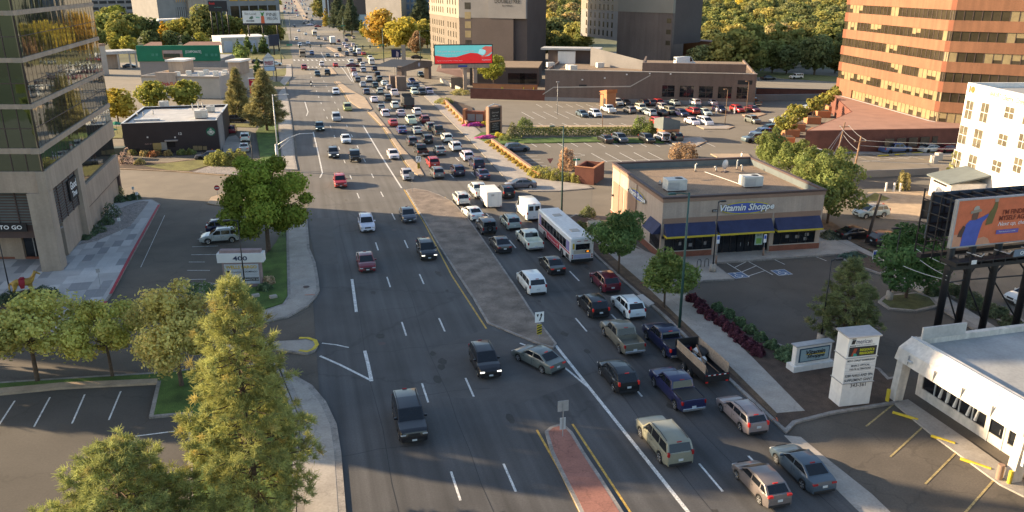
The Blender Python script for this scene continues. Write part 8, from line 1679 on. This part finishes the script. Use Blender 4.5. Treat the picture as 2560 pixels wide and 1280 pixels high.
MB().vpoly([(W_ * .49,zb),(W_ * .59,zb),(W_ * .58,zb + H_ * .58),(W_ * .5,zb + H_ * .58)],-.05).build('artwork',M['plain'],f,color=(.60,.12,.05)); MB().vpoly([(W_ * .52,zb + H_ * .58),(W_ * .56,zb + H_ * .58),(W_ * .6,zb + H_ * .95),(W_ * .54,zb + H_ * .8),(W_ * .49,zb + H_ * .95)],-.05).build('artwork',M['plain'],f,color=(.06,.22,.06)); MB().vpoly([(W_ * .17,zb + H_ * .38),(W_ * .23,zb + H_ * .3),(W_ * .29,zb + H_ * .4),(W_ * .27,zb + H_ * .6),(W_ * .2,zb + H_ * .5)],-.05).build('artwork',M['plain'],f,color=(.10,.16,.12)); MB().box(W_ * .36,W_ * .46,-.06,-.02,zb + H_ * .44,zb + H_ * .5).build('artwork',M['plain'],f,color=(.05,.35,.22)); lettering('GROCERIES',W_ * .22,H_ * .12,W_ * .20,-.06,zb + H_ * .18,f,M['ink'],bold=.03)
r,f,W_,zb,zt = billboard('dark billboard with red lettering above the trees',522,568,2,24,(545,112),(.06,.35,.62,.95),(.025,.025,.03)); H_ = zt - zb; lettering('Rosé',W_ * .3,H_ * .3,W_ * .2,-.06,zb + H_ * .72,f,M['plain'],(.5,.03,.03),bold=.03); lettering('wine & spirits',W_ * .4,H_ * .16,W_ * .5,-.06,zb + H_ * .25,f,M['plain'],(.20,.40,.36))
# dark billboard back beside pine melon, lower right
r = thing('billboard','blue black billboard seen from behind beside the avenue lamp posts','billboard',(*G(690,138),0),R(60)); MB().box(-4,4,0,.4,4,8.5).build('face',M['plain'],r,color=(.02,.03,.06)); MB().tube([(0,.7,0),(0,.7,8)],.3).build('post',M['blackmetal'],r)
# red bullseye sign
fr = Frame(G(627,250),G(664,249)); ts = bld('pylon_sign','red square sign with white ring and dot behind the roadside pine',fr,'pylon sign'); W_ = fr.len; zt = zat(*fr.o,198); zb = zt - W_ * 1.0; MB().box(0,W_,0,.6,zb,zt).build('face',M['plain'],ts,color=(.42,.012,.04)); MB().box(-.2,W_ + .2,-.05,.65,zt,zt + .25).build('cap',M['palemetal'],ts)
mb = MB(); mb.disc((W_ / 2,-.03,(zb + zt) / 2),W_ * .37,'y',26); o = mb.build('ring',M['inkwhite'],ts); mb = MB(); mb.disc((W_ / 2,-.05,(zb + zt) / 2),W_ * .25,'y',26); mb.build('ring_gap',M['plain'],ts,color=(.42,.012,.04)); mb = MB(); mb.disc((W_ / 2,-.07,(zb + zt) / 2),W_ * .12,'y',20); mb.build('dot',M['inkwhite'],ts)
for x in (.4,W_ - .4): MB().tube([(x,.3,0),(x,.3,zb)],.15).build('post',M['greymetal'],ts)
fr = Frame(G(664,206),G(690,205)); ts = bld('pylon_sign','white two panel shop sign with maroon lettering on a post',fr,'pylon sign'); W_ = fr.len; zt = zat(*fr.o,145); zb = zat(*fr.o,178); H_ = zt - zb; MB().box(-.15,W_ + .15,0,.5,zb,zt).build('cabinet',M['blackmetal'],ts); f = MB().box(0,W_,-.05,0,zb + H_ * .38,zt - .1).build('panel',M['signwhite'],ts); lettering('MARKET',W_ * .85,H_ * .16,W_ / 2,-.08,zb + H_ * .68,f,M['plain'],(.28,.02,.04),bold=.04); lettering('STREET',W_ * .85,H_ * .14,W_ / 2,-.08,zb + H_ * .52,f,M['plain'],(.28,.02,.04),bold=.04); MB().box(0,W_,-.05,0,zb + .1,zb + H_ * .34).build('panel',M['plain'],ts,color=(.40,.52,.66))
MB().add([(0,.2,zt),(W_,.2,zt),(W_ / 2,.2,zt + 1.6)],[(0,1,2)]).build('gable',M['palemetal'],ts); MB().tube([(W_ * .85,.25,0),(W_ * .85,.25,zb)],.2).build('post',M['offwhite'],ts)
for q in (-.1,1.1): MB().tube([(W_ * q,.25,0),(W_ * q,.25,zb + 1)],.14).build('post',M['blackmetal'],ts)
# flag-like dark banner sign at the hotel
fr = Frame(G(981,190),G(1004,190)); ts = bld('pylon_sign','dark navy banner sign with a pale picture on twin posts by the hotel drive',fr,'pylon sign'); W_ = fr.len; zt = zat(*fr.o,124); zb = zat(*fr.o,144); f = MB().box(0,W_,0,.3,zb,zt).build('panel',M['plain'],ts,color=(.02,.02,.06)); MB().vpoly([(W_ * .5,zb + .4),(W_ * .75,zb + .2),(W_ * .8,zb + 1.6),(W_ * .55,zt - .4)],-.03).build('picture',M['plain'],f,color=(.50,.35,.34))
for q in (.25,.5,.75): MB().tube([(W_ * q,.15,0),(W_ * q,.15,zb)],.16).build('post',M['offwhite'],ts)
MB().box(W_ + .3,W_ + 1.6,0,.5,0,zt + 1.5).build('pillar',M['tanwall'],ts)
# --- small traffic signs
def post_sign(px,py,top,label,kind,face=0.0,w=.75,hh=.9,col=None,zbase=.12):
 X,Y = G(px,py,zbase); h = zat(X,Y,top); r = thing('traffic_sign',label,'traffic sign',(X,Y,zbase),face); h -= zbase
 MB().tube([(0,.03,0),(0,.03,h - hh * .2)],.03,n=6).build('post',M['greymetal'],r); return r,h
def arrow_sign(px,py,top,label,chev=True,s=1.0):
 r,h = post_sign(px,py,top,label,'k',0,s,s); f = MB().box(-.40 * s,.40 * s,-.03,0,h - .95 * s,h).build('plate',M['inkwhite'],r)
 MB().vpoly([(-.28 * s,h - .18 * s),(-.05 * s,h - .18 * s),(-.165 * s,h - .48 * s)],-.04).build('wedge_symbol',M['ink'],f)
 a = MB(); a.add([(-.05 * s,-.04,h - .8 * s),(.06 * s,-.04,h - .8 * s),(.20 * s,-.04,h - .42 * s),(.20 * s,-.04,h - .32 * s),(.10 * s,-.04,h - .32 * s),(.09 * s,-.04,h - .42 * s)],[(0,1,2,3,4,5)]); a.vpoly([(.03 * s,h - .32 * s),(.28 * s,h - .32 * s),(.155 * s,h - .10 * s)],-.041); a.build('arrow_symbol',M['ink'],f)
 if chev:
  c = MB().box(-.22 * s,.22 * s,-.03,0,h - 2.1 * s,h - 1.15 * s).build('hazard_plate',M['yelawn'],r); st = MB()
  for k in range(4): z0 = h - 2.05 * s + k * .24 * s; st.vpoly([(-.21 * s,z0),(.21 * s,z0 + .14 * s),(.21 * s,min(z0 + .26 * s,h - 1.16 * s)),(-.21 * s,z0 + .12 * s)],-.04)
  st.build('hazard_stripes',M['ink'],c)
 return r
arrow_sign(1348,846,780,'keep right sign over a striped yellow hazard plate at the tip of the grey median',True); arrow_sign(1047,424,390,'keep right sign over a yellow plate on the far tan median',True,1.0)
r,h = post_sign(1407,1092,1003,'back of a grey keep right sign on the red brick median','b',0); MB().box(-.38,.38,.06,.09,h - .8,h).build('plate',M['greymetal'],r); MB().box(-.2,.2,.06,.09,h - 2.2,h - 1.3).build('plate',M['palemetal'],r)
r,h = post_sign(1031,480,430,'back of a tan keep right sign at the tip of the long median','b',0); MB().box(-.38,.38,.06,.09,h - .8,h).build('plate',M['greymetal'],r)
r,h = post_sign(546,501,463,'round red do not enter sign on the small island','b',0); mb = MB(); mb.disc((0,-.03,h - .38),.38,'y',20); p_ = mb.build('plate',M['plain'],r,color=(.40,.02,.03)); MB().box(-.27,.27,-.05,-.035,h - .44,h - .32).build('bar',M['inkwhite'],p_)
for px,py,t,lb in ((253,726,672,'thin black sign post standing on the plaza slabs'),(335,488,467,'small white sign by the gravel bed end'),(345,505,480,'thin marker post by the gravel bed'),(302,580,545,'slim bollard light in the gravel bed')):
 r,h = post_sign(px,py,t,lb,'b',.2,.4,.4,zbase=.15); MB().box(-.18,.18,.04,.07,h - .42,h).build('plate',M['signwhite'] if px != 253 else M['greymetal'],r)
for px,py,t,lb,c in ((1790,660,588,'blue and white accessible parking sign on a tan bollard, near the shop door',1),(1908,640,586,'blue and white accessible parking sign on a tan bollard, under the last awning',1),(2184,658,626,'blue and white banner sign on the corner bed',0),(1440,452,396,'pale green street sign post at the corner shrubs',2),(1375,434,396,'small triangular yield sign on a red post in the car park',3),(2116,482,424,'round green pennant on a post behind the end tree',2)):
 r,h = post_sign(px,py,t,lb,'b',0,zbase=.12); 
 if c == 1: MB().tube([(0,.03,0),(0,.03,1.0)],.11,n=10).build('bollard',M['stuccopink'],r,True); p_ = MB().box(-.18,.18,-.03,0,h - .95,h).build('plate',M['inkwhite'],r); MB().box(-.14,.14,-.04,-.03,h - .5,h - .1).build('symbol',M['plain'],p_,color=(.04,.10,.42))
 elif c == 0: p_ = MB().box(-.25,.25,-.03,0,.5,h).build('plate',M['inkwhite'],r); MB().box(-.22,.22,-.04,-.03,.9,h - .1).build('symbol',M['plain'],p_,color=(.05,.08,.35))
 elif c == 2: MB().box(-.6,.6,-.02,.0,h - .35,h - .05).build('plate',M['plain'],r,color=(.02,.22,.13)); MB().tube([(0,.03,0),(0,.03,h)],.12,.1,8).build('pillar',M['palemetal'],r,True)
 else: MB().vpoly([(-.55,h),(.55,h),(0,h - .9)],-.02).build('plate',M['plain'],r,color=(.42,.16,.13))
# bollards, wheel stops
def bollard(px,py,h,m,label,group=None,rad=.14):
 r = MB().tube([(0,0,0),(0,0,h),(0,0,h + .02)],rad,rad * .97,12).build('bollard',m,None,True,loc=(*G(px,py),0)); smooth_mesh(r.data,50); tag(r,label,'bollard',group)
bollard(2217,1006,1.05,M['yelawn'],'yellow bollard at the far corner column of the strip mall'); bollard(2496,1200,1.1,M['stuccopink'],'thick tan bollard left of the lit strip mall column',rad=.2); bollard(2521,1211,.95,M['yelkerb'],'thinner yellow bollard right beside the lit strip mall column',rad=.12)
for i,px in enumerate((2214,2234,2249)): bollard(px,478 + i,1.3,M['whitewall'],'white bollard in the row beside the dry plume grass','white bollards at the forecourt',.16)
for i,(px,py) in enumerate(((2345,400),(2334,407))): o = bevel_mesh(MB().box(-.5,.5,-.5,.5,0,1.3).mesh('utility_cabinet',M['offwhite']),.05,1); tag(link('utility_cabinet',o,None,(*G(px,py),0)),['taller pale utility cabinet beside the yellow line','shorter pale utility cabinet beside the yellow line'][i],'utility box')
for i,(a,b,lb) in enumerate((((2231,1033),(2295,1052),'yellow concrete wheel stop in the shade, farthest along the strip mall'),((2327,1092),(2388,1112),'yellow concrete wheel stop in the middle bay of the strip mall'),((2400,1149),(2478,1176),'yellow concrete wheel stop beside the lit strip mall column'))):
 fr = Frame(G(*a),G(*b)); me = bevel_mesh(MB().box(0,fr.len,-.1,.1,0,.16).mesh('wheel_stop',M['yelkerb']),.04,2); tag(link('wheel_stop',me,None,(*fr.o,.008),(0,0,fr.ang)),lb,'wheel stop')
for i in range(4): fr = Frame(G(2195 + i * 42,391 - i * 3),G(2222 + i * 42,389 - i * 3)); tag(link('wheel_stop',bevel_mesh(MB().box(0,fr.len,-.12,.12,0,.2).mesh('wheel_stop',M['yelkerb']),.04,1),None,(*fr.o,.008),(0,0,fr.ang)),'yellow wheel stop before the brick annex wall','wheel stop','wheel stops at the brick annex')
# bike rack, utility cabinet, gate posts, dumpsters fence
r = thing('bike_rack','pair of dark hoop bike racks beside the yellow green street tree','bike rack',(*G(1742,672),.17))
for x in (0,.9): MB().tube([(x,0,0),(x,0,.7),(x + .12,0,.88),(x + .33,0,.88),(x + .45,0,.7),(x + .45,0,0)],.035,n=6).build('hoop',M['blackmetal'],r,True)
o = bevel_mesh(MB().box(-.8,.8,-.7,.7,0,1.5).mesh('utility_cabinet',M['plain']),.05,1); tag(link('utility_cabinet',o,None,(*G(1487,586),.13),(0,0,R(-4)),(.30,.29,.22)),'khaki utility cabinet at the near corner of the vitamin shop wall','utility box')
for px,py in ((1254,238),(1257,238),(1309,238),(1334,238)): MBo = MB().tube([(0,0,0),(0,0,2.4)],.12,n=8).build('gate_post',M['yelawn'],None,True,loc=(*G(px,py + 2),0)); tag(MBo,'yellow gate post against the orange brick enclosure','gate post','yellow gate posts')
X,Y = G(2300,548); fn = thing('lattice_fence','dark mesh fence corner behind the big orange billboard','fence',(X,Y,0),R(-40)); f = MB()
for i in range(9): f.box(i * .9,i * .9 + .06,0,.06,0,2.6)
f.box(0,7.3,0,.05,2.5,2.6).box(0,7.3,.06,.07,.1,2.5); f.build('panel',M['blackmetal'],fn)
# grey fence behind coffee shop
# --- horse statue
def skinned(name,joints,edges,m,parent=None,color=None,sub=2,loc=None,rot=None):
 me = bpy.data.meshes.new(name); me.from_pydata([j[:3] for j in joints],edges,[]); o = bpy.data.objects.new(name,me); COL.objects.link(o)
 md = o.modifiers.new('skin','SKIN'); md.use_smooth_shade = True; lay = me.skin_vertices[0].data
 for i,j in enumerate(joints): r_ = j[3]; lay[i].radius = (r_,r_) if not isinstance(r_,tuple) else r_; lay[i].use_root = (i == 0)
 o.modifiers.new('sub','SUBSURF').levels = sub; bpy.context.view_layer.update(); m2 = bpy.data.meshes.new_from_object(o.evaluated_get(bpy.context.evaluated_depsgraph_get())); bpy.data.objects.remove(o); bpy.data.meshes.remove(me)
 m2.materials.clear(); m2.materials.append(m); m2.polygons.foreach_set('use_smooth',[True] * len(m2.polygons)); return link(name,m2,parent,loc,rot,color)
hs = thing('horse_statue','golden yellow horse statue with a red saddle cloth in the plaza bed','statue',(*G(66,746),.3),R(8))
J = [(0,0,1.42,.36),(-.55,0,1.45,.36),(-.82,0,1.40,.33),(.45,0,1.42,.36),(.72,0,1.52,.30),(.92,0,1.85,.20),(1.08,0,2.16,.145),(1.22,0,2.30,.13),(1.48,0,2.12,.085),(1.60,0,2.02,.07)]
Eg = [(0,1),(1,2),(0,3),(3,4),(4,5),(5,6),(6,7),(7,8),(8,9)]
def leg(x,y,zt,par,front,dx):
 n = len(J)
 if front: J.extend([(x,y,zt - .35,.16),(x + dx * .4,y,.62,.085),(x + dx * .6,y,.16,.06),(x + dx * .7 + .04,y,.02,.085)])
 else: J.extend([(x + .06,y,zt - .38,.19),(x - .14,y,.66,.085),(x - .08 + dx * .4,y,.18,.06),(x - .02 + dx * .4,y,.02,.085)])
 Eg.extend([(par,n),(n,n + 1),(n + 1,n + 2),(n + 2,n + 3)])
leg(.58,.20,1.3,3,True,.1); leg(.58,-.20,1.3,3,True,-.12); leg(-.78,.2,1.3,2,False,.12); leg(-.78,-.2,1.3,2,False,-.15)
n = len(J); J += [(-1.12,0,1.42,.07),(-1.26,0,1.0,.09),(-1.25,0,.72,.04)]; Eg += [(2,n),(n,n + 1),(n + 1,n + 2)]
n = len(J); J += [(1.12,.09,2.46,.035),(1.12,-.09,2.46,.035)]; Eg += [(6,n),(6,n + 1)]
body_ = skinned('body',J,Eg,mat('horse_gilding',(.42,.26,.05),.55,.35,1.6,.2,7),hs)
cl = MB(); nn = 10
for i in range(nn + 1):
 a = math.pi * i / nn; cl.v += [(-.32,-.46 * math.cos(a) * 1.0,1.30 + .52 * math.sin(a)),(.22,-.46 * math.cos(a) * 1.0,1.30 + .52 * math.sin(a))]
cl.f = [(2 * i,2 * i + 1,2 * i + 3,2 * i + 2) for i in range(nn)]; cl.mi = [0] * nn; n = len(cl.v); cl.add([(-.3,-.47,1.3),(.2,-.47,1.3),(.12,-.47,.9),(-.22,-.47,.9)],[(0,1,2,3)]); cl.build('saddle_cloth',M['plain'],hs,True,color=(.30,.02,.03)); sd = bevel_mesh(MB().box(-.25,.15,-.22,.22,1.74,1.9).mesh('saddle',M['plain']),.06,2); link('saddle',sd,hs,color=(.26,.015,.025))
link('plinth',bevel_mesh(MB().box(-1.3,1.2,-.6,.6,-.25,.0).mesh('plinth',M['trimdk']),.08,2),hs)
for sx in (-1,1): mb = MB().blob((1.30,sx * .095,2.30),.03,.02,.03,1,0,6,4); mb.build('eye',M['ink'],hs)
MB().tube([(1.38,-.11,2.2),(1.30,0,2.38),(1.38,.11,2.2)],.018).tube([(1.30,-.13,2.25),(.78,-.30,1.75),(.2,-.3,1.85)],.016).build('bridle',M['plain'],hs,color=(.2,.02,.02))
# --- walkers and a rider
def person(label,px,py,rz,shirt,trousers,stride=.16,z=0.0):
 r = thing('person',label,'person',(*G(px,py,z),z),rz); jj = [(0,0,.95,.13),(0,0,1.2,.135),(0,0,1.42,.15),(0,0,1.52,.06),(0,.02,1.64,.095),(0,.01,1.74,.075)]; ee = [(0,1),(1,2),(2,3),(3,4),(4,5)]
 for sx in (-1,1):
  n = len(jj); f = sx * stride; jj += [(sx * .10,0,.88,.09),(sx * .10,f * .7 + .03,.50,.062),(sx * .10,f - .04,.09,.042),(sx * .10,f + .12,.04,.035)]; ee += [(0,n),(n,n + 1),(n + 1,n + 2),(n + 2,n + 3)]
  n = len(jj); jj += [(sx * .20,0,1.40,.058),(sx * .26,-f * .4,1.14,.042),(sx * .25,-f * .9 + .06,.90,.032),(sx * .25,-f + .09,.80,.03)]; ee += [(2,n),(n,n + 1),(n + 1,n + 2),(n + 2,n + 3)]
 b = skinned('body',jj,ee,M['plain'],r,(.45,.27,.19)); me = b.data
 def cloth(nm,test,col,grow=.012):
  bm = bmesh.new(); bm.from_mesh(me); bmesh.ops.delete(bm,geom=[f for f in bm.faces if not test(f.calc_center_median())],context='FACES')
  for v in bm.verts: v.co += v.normal * grow
  m2 = bpy.data.meshes.new(nm); bm.to_mesh(m2); bm.free(); link(nm,m2,r,color=col)
 cloth('shirt',lambda c: .92 < c.z < 1.5 and not (abs(c.x) > .22 and c.z < 1.1),shirt); cloth('trousers',lambda c: .08 < c.z < .97 and abs(c.x) < .2,trousers,.014); cloth('shoes',lambda c: c.z <= .10,(.03,.03,.03),.012); cloth('hair',lambda c: c.z > 1.66 and (c.y < .05 or c.z > 1.75),(.03,.02,.015),.016); return r
person('walker in a pale shirt beside the navy suv in the car park',1791,286,2.4,(.45,.45,.48),(.05,.06,.1)); person('walker in a red top between the two lamp posts of the car park',1836,285,2.8,(.4,.3,.3),(.06,.07,.12)); person('walker in a blue grey jacket stepping by the white van',1853,404,1.4,(.16,.2,.30),(.07,.08,.12))
mc = thing('motorcycle','dark motorcycle with a rider coming down the shaded avenue','motorcycle',(*G(778,217),0),math.pi); wm_ = wheel_mesh(.34,.16)
for y in (-.72,.72): link('wheel',wm_,mc,(0,y,.34))
link('body',smooth_mesh(MB().blob((0,.05,.78),.20,.70,.26,2,.08,10,6).mesh('body',M['plastic']),60),mc); MB().tube([(-.4,.5,1.1),(0,.62,1.02),(.4,.5,1.1)],.03).tube([(0,.6,1.0),(0,.74,.36)],.05).build('handlebar',M['greymetal'],mc); mb = MB().blob((0,.80,.92),.12,.08,.12,1,0); mb.build('headlight',M['headlit'],mc)
rd = thing('person','rider in dark gear sitting on the motorcycle','person',(mc.location.x,mc.location.y,0),math.pi); jj = [(0,-.25,.98,.16),(0,-.15,1.22,.17),(0,-.02,1.45,.16),(0,.03,1.56,.07),(0,.08,1.70,.12),(0,.08,1.78,.09)]; ee = [(0,1),(1,2),(2,3),(3,4),(4,5)]
for sx in (-1,1):
 n = len(jj); jj += [(sx * .16,-.15,.95,.1),(sx * .26,.22,.86,.075),(sx * .24,.02,.42,.05),(sx * .24,.14,.36,.045)]; ee += [(0,n),(n,n + 1),(n + 1,n + 2),(n + 2,n + 3)]; n = len(jj); jj += [(sx * .22,.02,1.42,.07),(sx * .36,.22,1.22,.055),(sx * .36,.48,1.12,.045)]; ee += [(2,n),(n,n + 1),(n + 1,n + 2)]
skinned('body',jj,ee,M['plain'],rd,(.03,.03,.035)); MB().blob((0,.08,1.72),.15,.17,.15,1,0).build('helmet',M['plastic'],rd,True)
bl_ = thing('bicycle','pale bicycle parked against the silver suv by the driveway','bicycle',(*G(2140,530),.0),R(-10))
for x in (-.5,.5):
 mb = MB(); n = 14; pts = [(x + .33 * math.cos(2 * math.pi * i / n),0,.34 + .33 * math.sin(2 * math.pi * i / n)) for i in range(n + 1)]; mb.tube(pts,.025,n=5,cap=False).build('wheel',M['rubber'],bl_)
MB().tube([(-.5,0,.34),(-.15,0,.85),(.35,0,.85),(.5,0,.34)],.025).tube([(-.15,0,.85),(.0,0,.34),(.35,0,.85)],.025).build('frame',M['palemetal'],bl_); MB().tube([(.33,-.25,1.0),(.36,0,.95),(.33,.25,1.0)],.02).build('handlebar',M['blackmetal'],bl_)
cn_ = thing('traffic_cone','small orange traffic cone by the coffee shop doors','traffic cone',(*G(531,382),0)); MB().tube([(0,0,.05),(0,0,.75)],.2,.05,10).build('cone',M['plain'],cn_,True,color=(.6,.14,.03)); MB().box(-.25,.25,-.25,.25,0,.05).build('base',M['plastic'],cn_)
pt = thing('flower_planter','round tan stone planter with yellow flowers beside the big maple','planter',(*G(620,424),0)); MB().tube([(0,0,0),(0,0,.9)],1.3,1.5,16).build('bowl',M['mediantan'],pt,True); bush(620,420,1.2,.5,(.45,.30,.03),'yellow flowers filling the round stone planter','planter_flowers',3,'flowers',n=500,z=.8)
